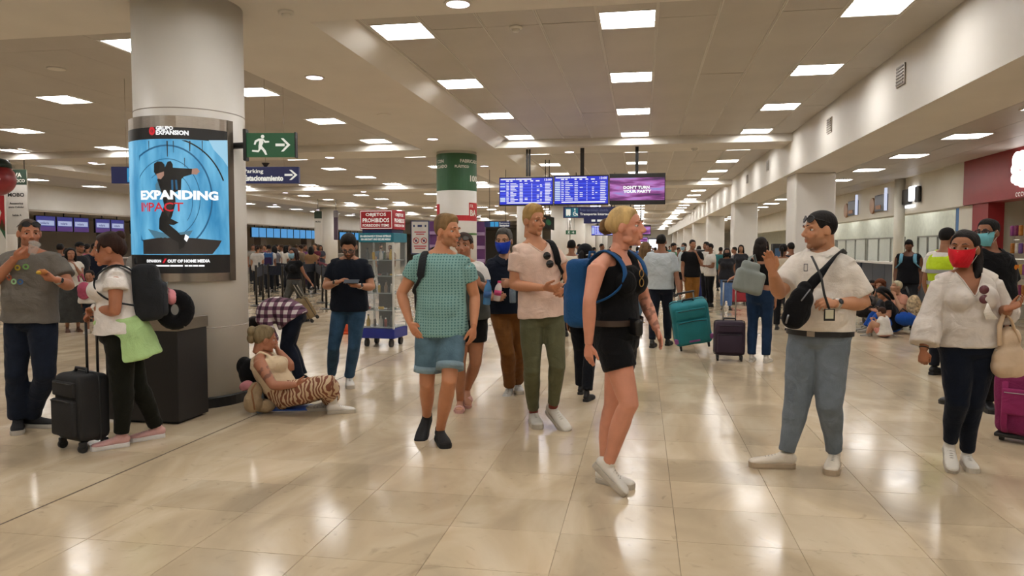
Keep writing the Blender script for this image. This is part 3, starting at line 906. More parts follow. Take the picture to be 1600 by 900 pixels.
    # garments
    def garment(s, name, b, m, vox=None, smooth=4, fold=.004, freq=22, seed=1, cuts=None, stretch=(1, 1, .5), label=None, parent=None, fine=.0012):
        V, Q = remesh(b.v, b.f, vox or s.vox * 1.05, smooth, .5)
        if fold:
            n_ = normals(V, Q)
            rp = ripple(V, freq, seed, 12, stretch); rd = 1 - np.abs(ripple(V, freq * 1.6, seed + 3, 9, stretch))
            V = V + n_ * (rp * fold * .6 + rd * fold * .5 - fold * .3 + ripple(V, freq * 3.5, seed + 9, 10) * fine)[:, None]
        if cuts is not None:
            for fn in cuts: V, Q = cut(V, Q, fn(V))
            V, s.loops = tidy_edges(V, Q); s.loopV = V
        o = quad_obj(name, V, Q, m, parent or s.root)
        if label: o['label'] = label
        return o
    def neck_local(s, V):
        c, r, f, u = s.frame(1.0); q = V - c; return q @ r, q @ f, q @ u
    def top(s, m, hem=-.12, sleeve=.5, ease=.016, sleeve_ease=.018, neck='crew', name='shirt', hem_flare=.05, sleeve_flare=0.0, fold=.004, freq=20, seed=1, label=None, collar=True, sleeves='RL', depth=.1, collar_mat=None, t1=1.0, stretch=(1, 1, .5), vw=1.1):
        b = MB()
        ex = lambda t: hem_flare * max(0, (.35 - t)) + (.006 if t > .85 else 0)
        crop_hem = sleeve <= 1.0 and name != 'plain'
        s.torso(b, hem - (.07 if crop_hem else 0), t1, ease, 26, ex)
        H = s.head
        for sd in sleeves:
            p, r = s.arm_pts(sd, sleeve)
            n_ = len(p)
            r = [x + sleeve_ease * (.55 + .45 * min(1, i / max(1, n_ - 1))) + sleeve_flare * i / max(1, n_ - 1) for i, x in enumerate(r)]
            b.tube(p, r, 16, cap=.1)
            tr = s.T(.985, (.060 if sd == 'R' else -.060) * s.k, -.005, -.012)
            b.tube([tr, lerp(tr, s.J['s' + sd], .5) + UP * .004, s.J['s' + sd]], [.034 * s.limb + ease * .5, .048 * s.limb + ease * .8, .058 * s.limb + ease * 1.0], 14)
        nr = s.neck_r + .012
        def hole(V):
            x, y, z = s.neck_local(V)
            rr = (x / nr) ** 2 + ((y - .01) / (nr * 1.05)) ** 2
            base = (rr < 1) & (z > -.09)
            if crop_hem:
                c_, r_, f_, u_ = s.frame(hem); q_ = V - c_; base |= (q_ @ u_ < 0) & (np.abs(q_ @ r_) < s.sect(hem, ease + .045)[0])
            if neck == 'v': base |= (y > -.01) & (z > -.012 - depth * (1 - np.abs(x) / (nr * vw))) & (np.abs(x) < nr * vw) & (z > -.3)
            if neck == 'scoop': base |= (y > 0) & ((x / (nr * 1.35)) ** 2 + ((z - .02) / (depth + .02)) ** 2 < 1)
            return base
        o = s.garment(name, b, m, None, 4, fold, freq, seed, [hole], stretch, label)
        if collar and neck in ('crew', 'polo', 'v', 'scoop'):
            cb = MB(); c, r, f, u = s.frame(1.0)
            if s.loops and neck != 'polo':
                lp = max(s.loops, key=lambda l_: s.loopV[l_].mean(0) @ u); X = s.loopV[lp]; st_ = max(1, len(X) // 40); X = list(X[::st_]) + [X[0]]
                cb.tube(X, [.0055] * len(X), 6, cap=0)
            if neck == 'polo':
                for sg in (-1, 1):
                    q = []
                    for k in range(9):
                        a = math.radians(90 - sg * (6 + 150 * k / 8))
                        q.append((a, k / 8))
                    top_ = [c + r * math.cos(a) * (nr + .003) + f * (.010 + math.sin(a) * (nr + .006)) + u * (.050 - .045 * max(0, math.sin(a))) for a, _ in q]
                    bot = [c + r * math.cos(a) * (nr + .052) + f * (.012 + math.sin(a) * (nr + .055)) + u * (.016 - (.070 if t < .2 else .045) * max(0, math.sin(a))) for a, t in q]
                    mid = [lerp(top_[i], bot[i], .45) + u * .008 for i in range(9)]
                    vs = top_ + mid + bot; vs2 = [v - f * .004 - u * .004 for v in vs]
                    n_ = 9; fs = []
                    for i in range(2):
                        for j in range(8): fs.append((i * n_ + j, i * n_ + j + 1, (i + 1) * n_ + j + 1, (i + 1) * n_ + j))
                    cb.add(vs, fs); cb.add(vs2, [f_[::-1] for f_ in fs])
            cb.build('collar', collar_mat or m, o, True)
        return o
    def bottom(s, m, upto=1.95, ease=.012, name='trousers', ankle=.055, waist_t=.22, fold=.004, freq=18, seed=2, thigh=1.0, label=None, knee=.0, flare=0.0, stretch=(1, 1, .55), start_t=-.16):
        b = MB(); s.torso(b, start_t, waist_t, min(ease, .007))
        for sd in 'RL':
            p, r = s.leg_pts(sd, upto, 0, thigh)
            n_ = len(p); rr = []
            for i, x in enumerate(r):
                t = i / (n_ - 1); e = ease * (1 + .5 * t) + (knee if .35 < t < .65 else 0) + flare * t
                x = x + e
                if upto > 1.5 and t > .55: x = max(x, lerp(x, ankle, (t - .55) / .45)) if ankle > x else lerp(x, ankle, min(1, (t - .55) / .45))
                rr.append(float(x))
            b.tube(p, rr, 18, cap=.08)
        return s.garment(name, b, m, None, 4, fold, freq, seed, None, stretch, label)
    def foot_frame(s, sd):
        a = s.J['a' + sd]; t = s.J['t' + sd]; return a, t
    def shoe(s, sd, m, sole=None, L_=None, laces=None, name='shoe', up=None, high=.0, label=None, width=1.0):
        "ankle joint a, toe tip t (sole level)"
        a = s.J['a' + sd]; t = s.J['t' + sd]; L_ = L_ or (.285 if s.male else .25) * s.k
        f = t - a
        if up is None: up = np.array([0, 0, 1.0]) if abs(t[2]) < .02 and a[2] < .13 else unit(s.J['k' + sd] - a)
        if abs(up[2]) > .999: f = np.array([f[0], f[1], 0.0])
        else:
            f = unit(f); ang = math.radians(17)
        f = unit(f - up * (f @ up)) if abs(up[2]) > .999 else unit(t - (a - up * .085 * s.k))
        r = unit(np.cross(f, up)); up = unit(np.cross(r, f)); k = L_ / .28
        o = a - up * .088 * s.k - f * .060 * k
        if abs(up[2]) > .999: o[2] = 0.0
        tb = [(0, .026, .030, .078), (.06, .034, .024, .092), (.22, .038, .022, .098), (.38, .039, .022, .088), (.52, .043, .022, .076), (.68, .048, .022, .067), (.84, .047, .022, .059), (.95, .042, .022, .052), (1.0, .032, .024, .042)]
        b = MB(); pts = []; rad = []
        for q, w, z0, z1 in tb:
            pts.append(o + f * q * L_ + up * (z0 + z1) / 2 * k); rad.append((w * k * width, (z1 - z0) / 2 * k * 1.12))
        b.tube(pts, rad, 16, right=r, cap=.4)
        b.tube([a - up * .045, a - up * .0, a + up * (.018 + high)], [(.036 * k, .044 * k), (.037 * k, .044 * k), (.038 * k, .043 * k)], 14, right=r, cap=.1)
        V, Q = remesh(b.v, b.f, .0068 if s.vox < .011 else (.011 if s.vox < .018 else .018), 3 if s.vox < .018 else 2, .5)
        so = quad_obj(name, V, Q, m, s.root)
        if label: so['label'] = label
        ol = [(0, .022), (.03, .032), (.12, .039), (.3, .040), (.45, .042), (.65, .050), (.82, .049), (.93, .046), (1.0, .033), (1.03, .010)]
        sb = MB(); ring = [(q, w) for q, w in ol] + [(q, -w) for q, w in ol[::-1]]
        lo = [o + f * q * L_ + r * w * k * .96 * width for q, w in ring]; mi_ = [o + f * q * L_ + r * w * k * 1.04 * width + up * (.012 + (.012 if q > .93 else 0)) * k for q, w in ring]; hi = [o + f * q * L_ + r * w * k * width + up * (.030 + (.006 if q > .9 or q < .1 else 0)) * k for q, w in ring]
        n_ = len(ring); vs = lo + mi_ + hi; fs = [tuple(range(n_))[::-1], tuple(2 * n_ + i for i in range(n_))]
        for i in range(2):
            for j in range(n_):
                j2 = (j + 1) % n_; fs.append((i * n_ + j, i * n_ + j2, (i + 1) * n_ + j2, (i + 1) * n_ + j))
        sb.add(vs, fs); sb.build('sole', sole or m, so, False)
        if laces is not None:
            lb = MB()
            for q in (.44, .51, .58, .65):
                z = np.interp(q, [x[0] for x in tb], [x[3] for x in tb]) + .004
                lb.tube([o + f * q * L_ + r * .024 * k + up * (z - .010) * k, o + f * (q + .01) * L_ + up * z * k, o + f * q * L_ - r * .024 * k + up * (z - .010) * k], [.0032] * 3, 6)
            lb.build('laces', laces, so, True)
        return so
    # accessories in head space
    def mask(s, color, name='face_mask', kind='flat'):
        rows, cols = 11, 25; V = []; Fq = []
        for i in range(rows):
            z = -.006 - .108 * i / (rows - 1); vv = i / (rows - 1)
            bul = math.sin(math.pi * min(1, vv * .9 + .12)) ** .8
            for j in range(cols):
                a = math.radians(-82 + 164 * j / (cols - 1)); ca, sa = math.cos(a), math.sin(a)
                hw = .077 - .030 * max(0, vv - .35) ** 1.2 / .6 - .004 * vv
                y = .020 + (.076 + .028 * bul * (ca ** 3 if kind == 'peak' else ca)) * max(0, ca) ** .8 - (.012 * max(0, vv - .7) / .3)
                zz = z + (1 - ca) * (.02 if i < rows / 2 else -.0) * (1 - vv)
                V.append((hw * sa, y, zz))
        for i in range(rows - 1):
            for j in range(cols - 1): Fq.append((i * cols + j, i * cols + j + 1, (i + 1) * cols + j + 1, (i + 1) * cols + j))
        o = link_mesh(name, s.head.w(V), Fq, cloth('mask' + color, color, .04, .1), s.root, True)
        lb = MB()
        for sg in (-1, 1):
            lb.tube([s.head.w((sg * .066, .03, -.02)), s.head.w((sg * .078, .0, .018)), s.head.w((sg * .079, -.022, .0)), s.head.w((sg * .074, -.01, -.035)), s.head.w((sg * .06, .03, -.085))], [.0018] * 5, 5)
        lb.build('ear_loop', mat('elastic', '#d8d4cc', .7), o, True); return o
    def glasses(s, dy=0.0, dz=.006, tilt=0, lens='#0c0c0e', frame='#111113', up_on_head=False, lens_alpha=1.0, name='sunglasses'):
        H = s.head
        def W(p):
            x, y, z = p
            if up_on_head:
                a = math.radians(16); yy = y - .09
                y1 = yy * math.cos(a) - z * math.sin(a); z1 = yy * math.sin(a) + z * math.cos(a)
                return H.w((x, y1 + .073 + dy, z1 + .064 + dz))
            return H.w((x, y + dy, z + dz))
        m = mat('glasses_' + frame, frame, .3, var=0); ml = mat('lens_' + lens, lens, .3, var=0, alpha=lens_alpha, spec=.3)
        root = None
        fb = MB()
        for sg in (-1, 1):
            fb.tube([W((sg * .066, .088, .004)), W((sg * .074, .04, .004)), W((sg * .078, -.01, .0))], [.003, .003, .003], 6)
            ring = [W((sg * .034 + .027 * math.cos(a), .099 - abs(.034 + sg * .027 * math.cos(a)) ** 2 * 4, .021 * math.sin(a))) for a in np.linspace(0, 2 * math.pi, 19)]
            fb.tube(ring, [.0034] * 19, 6, cap=0)
        fb.tube([W((-.009, .101, .004)), W((.009, .101, .004))], [.003, .003], 6)
        fo = fb.build(name, m, s.root, True)
        for sg in (-1, 1):
            lb = MB(); ring = [W((sg * .034 + .0265 * math.cos(a), .099 - abs(.034 + sg * .0265 * math.cos(a)) ** 2 * 4, .0205 * math.sin(a))) for a in np.linspace(0, 2 * math.pi, 18, endpoint=False)]
            lb.add(ring + [p - H.A[1] * .002 for p in ring], [tuple(range(18)), tuple(range(35, 17, -1))]); lb.build('lens', ml, fo)
        return fo
    def watch(s, sd, band='#b9b4aa', face='#22262b', metal=.8):
        w, e = s.J['w' + sd], s.J['e' + sd]; ax = unit(w - e); c = w - ax * .02
        b = MB(); r = s.limb * .030
        b.tube([c - ax * .011, c + ax * .011], [r, r * .97], 20, cap=0); o = b.build('wristwatch', mat('watch' + band, band, .3, metal, var=0), s.root, True)
        n_ = unit(view_dir(c) - ax * (view_dir(c) @ ax)); n_ = unit(n_ + UP * .5); n_ = unit(n_ - ax * (n_ @ ax)); q = MB(); A = np.array([unit(np.cross(n_, ax)), ax, n_])
        q.lathe(c + n_ * (r - .002), [(.018, 0), (.019, .006), (.016, .009)], 18, axis=A); q.build('dial', mat('dial' + face, face, .2, var=0), o, True); return o
    def belt(s, m, t=.2, ez=.017, h=.018, name='belt', buckle=None):
        b = MB(); pts = []; n = 36
        c, r, f, u = s.frame(t); w, d = s.sect(t, ez); B = s.dm['belly'] * .4
        vs = []; fs = []
        for k in range(n):
            a = 2 * math.pi * k / n
            p = c + r * w * math.cos(a) + f * (d * math.sin(a) + (B if math.sin(a) > 0 else 0) * math.sin(a))
            vs += [p - u * h, p + u * h]
        for k in range(n): k2 = (k + 1) % n; fs.append((2 * k, 2 * k2, 2 * k2 + 1, 2 * k + 1))
        b.add(vs, fs); o = b.build(name, m, s.root, True)
        if buckle:
            q = MB(); q.box(c + f * (d + B + .004), (.05, .008, .036), np.array([r, f, u]), bev=.003); q.build('buckle', buckle, o)
        return o

def backpack(label, pr, m, m2, size=(.31, .20, .46), t=.60, yoff=None, straps='RL', strap_m=None, pocket=True, x=0.0, tilt=0, bottle=False, strap_w=.028, zip_m=None):
    "worn on the back of a person's torso"
    c, r, f, u = pr.frame(t); w_, d_ = pr.sect(t, .02)
    cc = c - f * (d_ + size[1] / 2 + (.0 if yoff is None else yoff)) + r * x
    if tilt:
        a = math.radians(tilt); u, f = u * math.cos(a) + f * math.sin(a), f * math.cos(a) - u * math.sin(a)
    A = np.array([r, f, u]); root = thing('backpack', label, 'backpack', cc - u * size[2] / 2)
    W3 = lambda p: cc + np.array(p, float) @ A
    b = MB(); b.box(cc, (size[0], size[1] * .9, size[2] * .94), A, bev=min(size) * .28); b.box(cc - u * size[2] * .12 - f * size[1] * .12, (size[0] * .96, size[1] * .9, size[2] * .7), A, bev=min(size) * .3)
    V, Q = remesh(b.v, b.f, .014, 5, .5); n_ = normals(V, Q); V = V + n_ * (ripple(V, 20, 5, 10) * .004)[:, None]
    quad_obj('main_body', V, Q, m, root)
    if pocket:
        b = MB(); b.box(W3((0, -size[1] * .50, -size[2] * .13)), (size[0] * .78, size[1] * .34, size[2] * .56), A, bev=size[1] * .15)
        V, Q = remesh(b.v, b.f, .011, 4, .5); V = V + normals(V, Q) * (ripple(V, 24, 8, 10) * .003)[:, None]; po = quad_obj('front_pocket', V, Q, m2, root)
        z = MB()
        for zz, ww in ((.17, .34), (-.02, .36)):
            pts = [W3((ww * size[0] * math.cos(a), -size[1] * .5 - size[1] * .172, size[2] * (zz * .6 - .02) + .03 * math.sin(a))) for a in np.linspace(math.pi, 0, 12)]
            z.tube(pts, [.0035] * 12, 6)
        z.build('zip', zip_m or MAT_DARK, po, True)
    hb = MB(); hb.tube([W3((-.04, .3 * size[1], size[2] * .48)), W3((-.03, .3 * size[1], size[2] * .56)), W3((.03, .3 * size[1], size[2] * .56)), W3((.04, .3 * size[1], size[2] * .48))], [.009] * 4, 8); hb.build('grab_handle', m, root, True)
    for sd in straps:
        sg = 1 if sd == 'R' else -1; S = pr.J['s' + sd]; q = pr.limb * .062 + .026
        wx, dx = pr.sect(.72, .03)
        sx = sg * .105
        pts = [pr.T(.80, sx, -dx - .01), pr.T(.92, sx * 1.05, -dx * .75, .02), pr.T(.965, sx * 1.08, -.01, .055 * pr.k), pr.T(.90, sx * 1.08, dx * .74, .02), pr.T(.78, sx * 1.1, dx * .95 + pr.dm['bust'] * .12), pr.T(.64, sx * 1.3, dx * .80 + pr.dm['bust'] * .05), pr.T(.50, sg * (wx + .0), dx * .25), pr.T(.42, sg * (wx - .01), -dx * .8)]
        # smooth the strap path
        P_ = np.array(pts); tt = np.linspace(0, len(P_) - 1, 26); sm = np.stack([np.interp(tt, range(len(P_)), P_[:, i]) for i in range(3)], 1)
        for _ in range(3): sm[1:-1] = (sm[:-2] + sm[1:-1] * 2 + sm[2:]) / 4
        sb = MB(); rg = [pr.frame(.8)[1]] * len(sm)
        rads = [(strap_w if i < 17 else strap_w * .45, .007) for i in range(len(sm))]
        sb.tube(sm, rads, 8, right=rg, cap=.2); sb.build('strap', strap_m or m, root, True)
    return root

def std_pose(base, f, h, male=True, arms=None, stride=0.0, lean=0.0, head_f=None, crouch=0.0):
    "joints of an upright person standing on base, facing f"
    base = np.array(base, float); f = unit(f); r = unit(np.cross(f, UP)); J = {}
    def at(x, y, z): return base + r * x * h + f * y * h + UP * z * h
    sw, hw = (.108, .052) if male else (.096, .054)
    J['neck'] = at(0, lean * .30 - .005, .832); J['head'] = at(0, lean * .36 + .012, .932)
    for sd, sg in (('R', 1), ('L', -1)):
        J['s' + sd] = at(sg * sw, lean * .28 - .008, .797); J['h' + sd] = at(sg * hw, 0, .525)
        q = stride * sg
        J['k' + sd] = at(sg * hw * 1.02, q * .55 + .012 + .02 * abs(stride), .285 + .004 * abs(q))
        lift = max(0, -q) * .10
        J['a' + sd] = at(sg * hw * 1.05, q * 1.0 - .01, .05 + lift)
        if lift > .004: J['t' + sd] = at(sg * hw * 1.05, q * 1.0 + .085, .004)
        else: J['t' + sd] = np.array([*(at(sg * hw * 1.25, q * 1.0 - .01 + (.285 if male else .25) * .8 / 1.75, 0))[:2], 0.0]); 
        if lift <= .004: J['a' + sd][2] = .088 * h / 1.75
        a = (arms or {}).get(sd, 'down'); S = J['s' + sd]
        if isinstance(a, (tuple, list)): J['e' + sd], J['w' + sd] = np.array(a[0], float), np.array(a[1], float); continue
        if a == 'down': J['e' + sd] = at(sg * (sw + .022), -.025 - q * .12, .632); J['w' + sd] = at(sg * (sw + .018), .02 - q * .32, .49)
        elif a == 'bent': J['e' + sd] = at(sg * (sw + .025), .0, .635); J['w' + sd] = at(sg * (sw - .05), .125, .655)
        elif a == 'up': J['e' + sd] = at(sg * (sw + .005), .08, .66); J['w' + sd] = at(sg * (sw - .065), .125, .785)
        elif a == 'pull': J['e' + sd] = at(sg * (sw + .03), -.07, .645); J['w' + sd] = at(sg * (sw + .045), -.17, .53)
        elif a == 'strap': J['e' + sd] = at(sg * (sw + .03), .03, .655); J['w' + sd] = at(sg * (sw - .04), .10, .755)
    return J
def simple_person(label, u, d, h, yaw, male=True, skin='#a9795a', hair=('#17120f', 'short'), top=('#888888', .5), bot=('#22252b', 1.95), shoes='#1a1a1a', arms=None, stride=0.0, mask=None, dims=None, face=None, pitch=0, limb=1.0, group=None, skirt=None, topkw=None, v=None, lean=0.0, cap=None, scale=None):
    base = P(u, HORIZON, d); base[2] = 0.0
    f = facing(base, yaw); J = std_pose(base, f, h, male, arms, stride, lean)
    vox = .012 if d < 9 else (.016 if d < 14 else (.023 if d < 22 else .032)); hv = .007 if d < 9 else (.010 if d < 14 else (.014 if d < 22 else .018))
    p = Person(label, J, h, male, skin, vox=vox, hvox=hv, dims=dims, limb=limb, group=group)
    p.set_head(facing(J['head'], face if face is not None else yaw), pitch, 0, scale or .98 * (h / 1.72) ** .5, eyes=d < 11, brow=hair[0], wide=1.0)
    p.body(bare_legs=bot[1] < 1.6 or skirt is not None)
    do_hair(p, hair, n=64 if d < 9 else (40 if d < 16 else 28))
    if cap:
        cp = MB(); H = p.head
        V, Fq = hair_cap([(-.12, .012), (.0, .03), (.06, .05), (.12, .052)], .022, .014, .014, noise=0, n=40); co = link_mesh('cap', H.w(V), [tuple(x) for x in Fq], cloth('cap' + cap, cap), p.root, True)
        br = MB(); br.tube([H.w((0, .06, .06)), H.w((0, .10, .056)), H.w((0, .145, .048))], [(.062, .006), (.066, .006), (.045, .005)], 14, right=H.A[0]); br.build('brim', cloth('cap' + cap, cap), co, True)
    tk = dict(hem=-.10, ease=.02, sleeve_ease=.022, fold=.005, seed=int(u) % 50)
    if topkw: tk.update(topkw)
    p.top(cloth('t' + top[0], top[0]), sleeve=top[1], **tk)
    if skirt:
        b = MB(); p.torso(b, -.1, .3, .012); c0, r, f_, u_ = p.frame(0.0)
        zb = skirt[1] * h; pts = [p.T(.25, 0, 0), p.T(0, 0, 0), np.array([c0[0], c0[1], zb])]
        b.tube(pts, [(.16, .13), (.20, .16), (.24, .20)], 22, right=[r, r, r], cap=.05); p.garment('skirt', b, cloth('sk' + skirt[0], skirt[0], .2), fold=.008, freq=26, stretch=(1, 1, .15))
    else: p.bottom(cloth('b' + bot[0], bot[0], .15), bot[1], .012, 'trousers' if bot[1] > 1.5 else 'shorts', .06, .2, fold=.004, seed=int(u) % 40, flare=0 if bot[1] > 1.5 else .012)
    sm = mat('shoe' + shoes, shoes, .6, var=.05)
    for sd in 'RL': p.shoe(sd, sm, sm)
    if mask: p.mask(mask)
    return p
def do_hair(p, hair, n=72):
    c, st = hair[0], hair[1]
    if st == 'short': p.cap(LINE_SHORT, c, .012, .004, .005, noise=.002, n=n)
    elif st == 'bun':
        ex = MB(); ex.ball((0, -.10, .09), (.035, .035, .033), n=14); p.cap(LINE_WOMAN, c, .012, .007, .010, extra=ex, n=n)
    elif st == 'pony':
        ex = MB(); ex.tube([(0, -.09, .05), (0, -.135, .02), (0, -.14, -.06), (0, -.125, -.14)], [.02, .03, .028, .012], 12); p.cap(LINE_WOMAN, c, .010, .006, .010, extra=ex, n=n)
    elif st == 'long':
        ex = MB()
        ex.tube([(0, -.05, .05), (0, -.085, -.02), (0, -.085, -.12), (0, -.075, -.21)], [(.078, .05), (.092, .045), (.095, .035), (.075, .018)], 18, right=np.array([1.0, 0, 0]))
        for sg in (-1, 1): ex.tube([(sg * .06, .0, .06), (sg * .082, .005, -.02), (sg * .085, -.01, -.11), (sg * .075, -.02, -.18)], [.03, .026, .026, .012], 10)
        p.cap(LINE_WOMAN, c, .014, .012, .014, extra=ex, n=n)
    elif st == 'curly':
        ex = MB(); rr = random.Random(5)
        for i in range(60):
            a = rr.uniform(0, 6.28); z = rr.uniform(-.06, .12); rad = .095 if z < .06 else .095 - (z - .06) * .8
            y = -.02 + rad * math.sin(a)
            if y > .045 and z < .06: continue
            ex.ball((rad * math.cos(a) * .95, y, z), .026, n=8)
        p.cap(LINE_WOMAN, c, .03, .02, .03, extra=ex, n=n)
    elif st == 'bald': p.cap(LINE_SHORT, c, .002, .001, .001, noise=0, n=n)
# ------------------------------------------------------------------ joints read from the photograph at each person's own distance
def joints(d0, K, flat=None, k=1.0, male=True):
    J = {}
    for n, q in K.items(): J[n] = P(q[0], q[1], d0 + (q[2] if len(q) > 2 else 0.0))
    if 'sR' in J:
        for sd in 'RL':
            q = J['neck'] - J['s' + sd]; q[2] = 0
            J['s' + sd] = J['s' + sd] - UP * .030 * k + unit(q) * .016
    L_ = (.285 if male else .25) * k
    for sd, (u, v, yaw) in (flat or {}).items():
        t = G(u, v); f = facing(t, yaw); a = t - f * (L_ - .060 * L_ / .28); a[2] = .088 * k
        J['t' + sd] = t; J['a' + sd] = a
    return J
WHITE_SHOE = mat('white_leather', '#d9d4ca', .5, var=.06, bump=.1, bscale=80)
WHITE_SOLE = mat('white_rubber', '#b3aa9b', .6, var=.1)
BLACK_SHOE = mat('black_knit', '#131315', .8, var=.1, bump=.2, bscale=200)
GREY_SOLE = mat('grey_rubber', '#a8a39a', .6, var=.08)
LACE = mat('laces_white', '#a9a296', .8, var=.05)

# ---- man in white polo with black sling bag
def man_white_polo():
    J = joints(4.9, dict(head=(1281, 360, -.02), neck=(1284, 396, 0), sR=(1245, 409, .11), sL=(1326, 414, -.11), eR=(1217, 458, -.06), wR=(1207, 425, -.2), eL=(1350, 474, -.12), wL=(1304, 474, -.25),
                         hR=(1262, 522, .05), hL=(1300, 522, -.05), kR=(1245, 627, .04), kL=(1296, 632, -.06)), dict(R=(1174, 729, -78), L=(1298, 743, -5)), 1.01)
    p = Person('heavy man in white polo and grey jeans gesturing, sunglasses pushed up on his head', J, 1.77, True, '#b98563', limb=1.14, vox=.0092, hvox=.0052,
               dims=dict(hip=.40, hipd=.29, waist=.405, waistd=.31, chest=.405, chestd=.28, belly=.05))
    f = facing(J['head'], -62)
    p.set_head(f, 2, 0, 1.09, stubble=(lin('#3a2a20'), .35), wide=1.12, brow='#1c1512')
    p.body(hands=dict(R=dict(d=UP * 1.0 + f * .25, n=unit(RR * .3 - F0 * .2 + f * .5), curl=.35, spread=.5), L=dict(d=unit(J['wL'] - J['eL']) + UP * .03, n=-UP * .6 + F0 * .7, curl=.75, thumb=.6)))
    p.cap(LINE_SHORT, '#15110f', .010, .003, .004, noise=.0015)
    p.top(cloth('polo_white', '#ddd4c8'), hem=.075, sleeve=.78, ease=.024, sleeve_ease=.03, sleeve_flare=.012, neck='polo', fold=.005, seed=4, name='polo_shirt', hem_flare=.02)
    p.bottom(cloth('jeans_grey', '#6d7780', .18), 1.93, .010, 'jeans', .055, .10, fold=.005, thigh=1.15, seed=8)
    p.belt(mat('belt_black', '#141414', .5), .03, .016, .017, buckle=MAT_STEEL)
    for sd in 'RL': p.shoe(sd, mat('offwhite_knit', '#d6cbb9', .7, var=.08, bump=.2, bscale=120), mat('cream_sole', '#a8957c', .6), .30, LACE, 'sneaker')
    p.glasses(up_on_head=True); p.watch('L')
    return p
# ---- blonde woman in black with blue backpack
def woman_blonde():
    J = joints(4.5, dict(head=(979, 355, .0), neck=(963, 396, .0), sR=(930, 412, -.17), sL=(990, 408, .16), eR=(921, 470, -.26), wR=(920, 538, -.24), eL=(1008, 470, .14), wL=(1026, 515, .02),
                         hR=(957, 530, -.08), hL=(971, 530, .09), kR=(983, 632, -.18), kL=(958, 634, .1), aR=(951, 722, -.1), tR=(979, 775, -.12)), dict(L=(986, 764, 62)), .97, False)
    p = Person('blonde woman in black tank top and shorts walking past in front', J, 1.74, False, '#c98a70', limb=.98, vox=.0090, hvox=.0052, dims=dict(hip=.37, hipd=.26, waist=.29, waistd=.23, chest=.32, chestd=.23, bust=.042))
    p.set_head(facing(J['head'], 74), -2, 0, 1.06, brow='#8a6a48', redden=.08)
    eL, wL = J['eL'], J['wL']
    def tattoo(V, C):
        ax = wL - eL; t = (V - eL) @ ax / (ax @ ax); dist = np.linalg.norm(V - eL - np.outer(np.clip(t, 0, 1), ax), axis=1)
        m_ = (t > 0) & (t < .9) & (dist < .06) & (ripple(V, 130, 4, 8) > .1)
        C = C.copy(); C[m_] *= .5; return C
    p.body(True, hands=dict(R=dict(d=-UP + F0 * .1, n=RR * .6 + F0 * .6, curl=.3), L=dict(d=unit(wL - eL), n=-RR, curl=.2)), thigh=1.12, paint=tattoo)
    ex = MB(); ex.ball((0, -.085, .02), (.05, .05, .05), n=14)
    p.cap(LINE_WOMAN, '#c2a26c', .012, .007, .010, extra=ex, noise=.002)
    ex = MB(); ex.ball((0, -.128, .022), (.036, .030, .034), n=16); ex.ball((.01, -.138, -.004), (.026, .022, .028), n=12); ex.ball((-.01, -.120, -.02), (.024, .03, .022), n=12); V2, Q2 = remesh(ex.v, ex.f, .006, 2, .4); V2 = V2 + normals(V2, Q2) * (ripple(V2, 140, 3, 10) * .003)[:, None]; p.hair(V2, [tuple(q) for q in Q2], '#6a4f30', 'hair_bun')
    b = MB(); p.torso(b, .02, .86, .012)
    for sg in (-1, 1):
        w_, d_ = p.sect(.8, .0); b.tube([p.T(.78, sg * .085, d_ * .9), p.T(.93, sg * .085, d_ * .62, .01), p.T(.965, sg * .085, 0, .035), p.T(.92, sg * .085, -d_ * .7, .01), p.T(.78, sg * .085, -d_ * .95)], [(.036, .016)] * 5, 12, right=p.rs)
    p.garment('tank_top', b, cloth('black_jersey', '#0d0d0f', .1), fold=.0025, seed=3)
    p.bottom(cloth('black_shorts', '#0e0e10', .12), .46, .014, 'shorts', waist_t=.3, fold=.005, thigh=1.08, seed=5, flare=.004)
    # belt bag
    bt = p.belt(mat('brown_strap', '#3a2a20', .5), .22, .032, .018, 'belt')
    q = MB(); c, r, f, u = p.frame(.2); A = np.array([unit(r * .7 + f * .7), unit(f * .7 - r * .7), u]); q.box(c + f * .13 + r * .10 - u * .01, (.19, .05, .10), A, bev=.02); q.build('pouch', mat('black_leather', '#121112', .35, var=.1), bt)
    q = MB(); q.tube([c + f * .14 + r * .105 + A[0] * x + A[1] * .027 + u * .02 for x in (-.08, .08)], [.003, .003], 6); q.build('gold_zip', mat('gold', '#b08a4a', .35, 1.0), bt)
    # glasses hooked on the neckline
    g = MB(); c, r, f, u = p.frame(.80); w_, d_ = p.sect(.8, .02)
    for i in (0, 1):
        o_ = c + f * (d_ + .035) - r * .02 + u * (-.015 - .055 * i)
        g.tube([o_ + r * .024 * math.cos(a) + u * .024 * math.sin(a) for a in np.linspace(0, 6.283, 17)], [.0028] * 17, 6, cap=0)
    g.build('hooked_glasses', mat('gold', '#b08a4a', .35, 1.0), p.root, True)
    for sd in 'RL': p.shoe(sd, WHITE_SHOE, WHITE_SOLE, .26, LACE, 'sneaker')
    backpack('blue backpack on the back of the blonde woman', p, cloth('pack_blue', '#1f4a78', .1), cloth('pack_blue2', '#24507f', .1), (.29, .16, .46), .53, strap_w=.024)
    return p
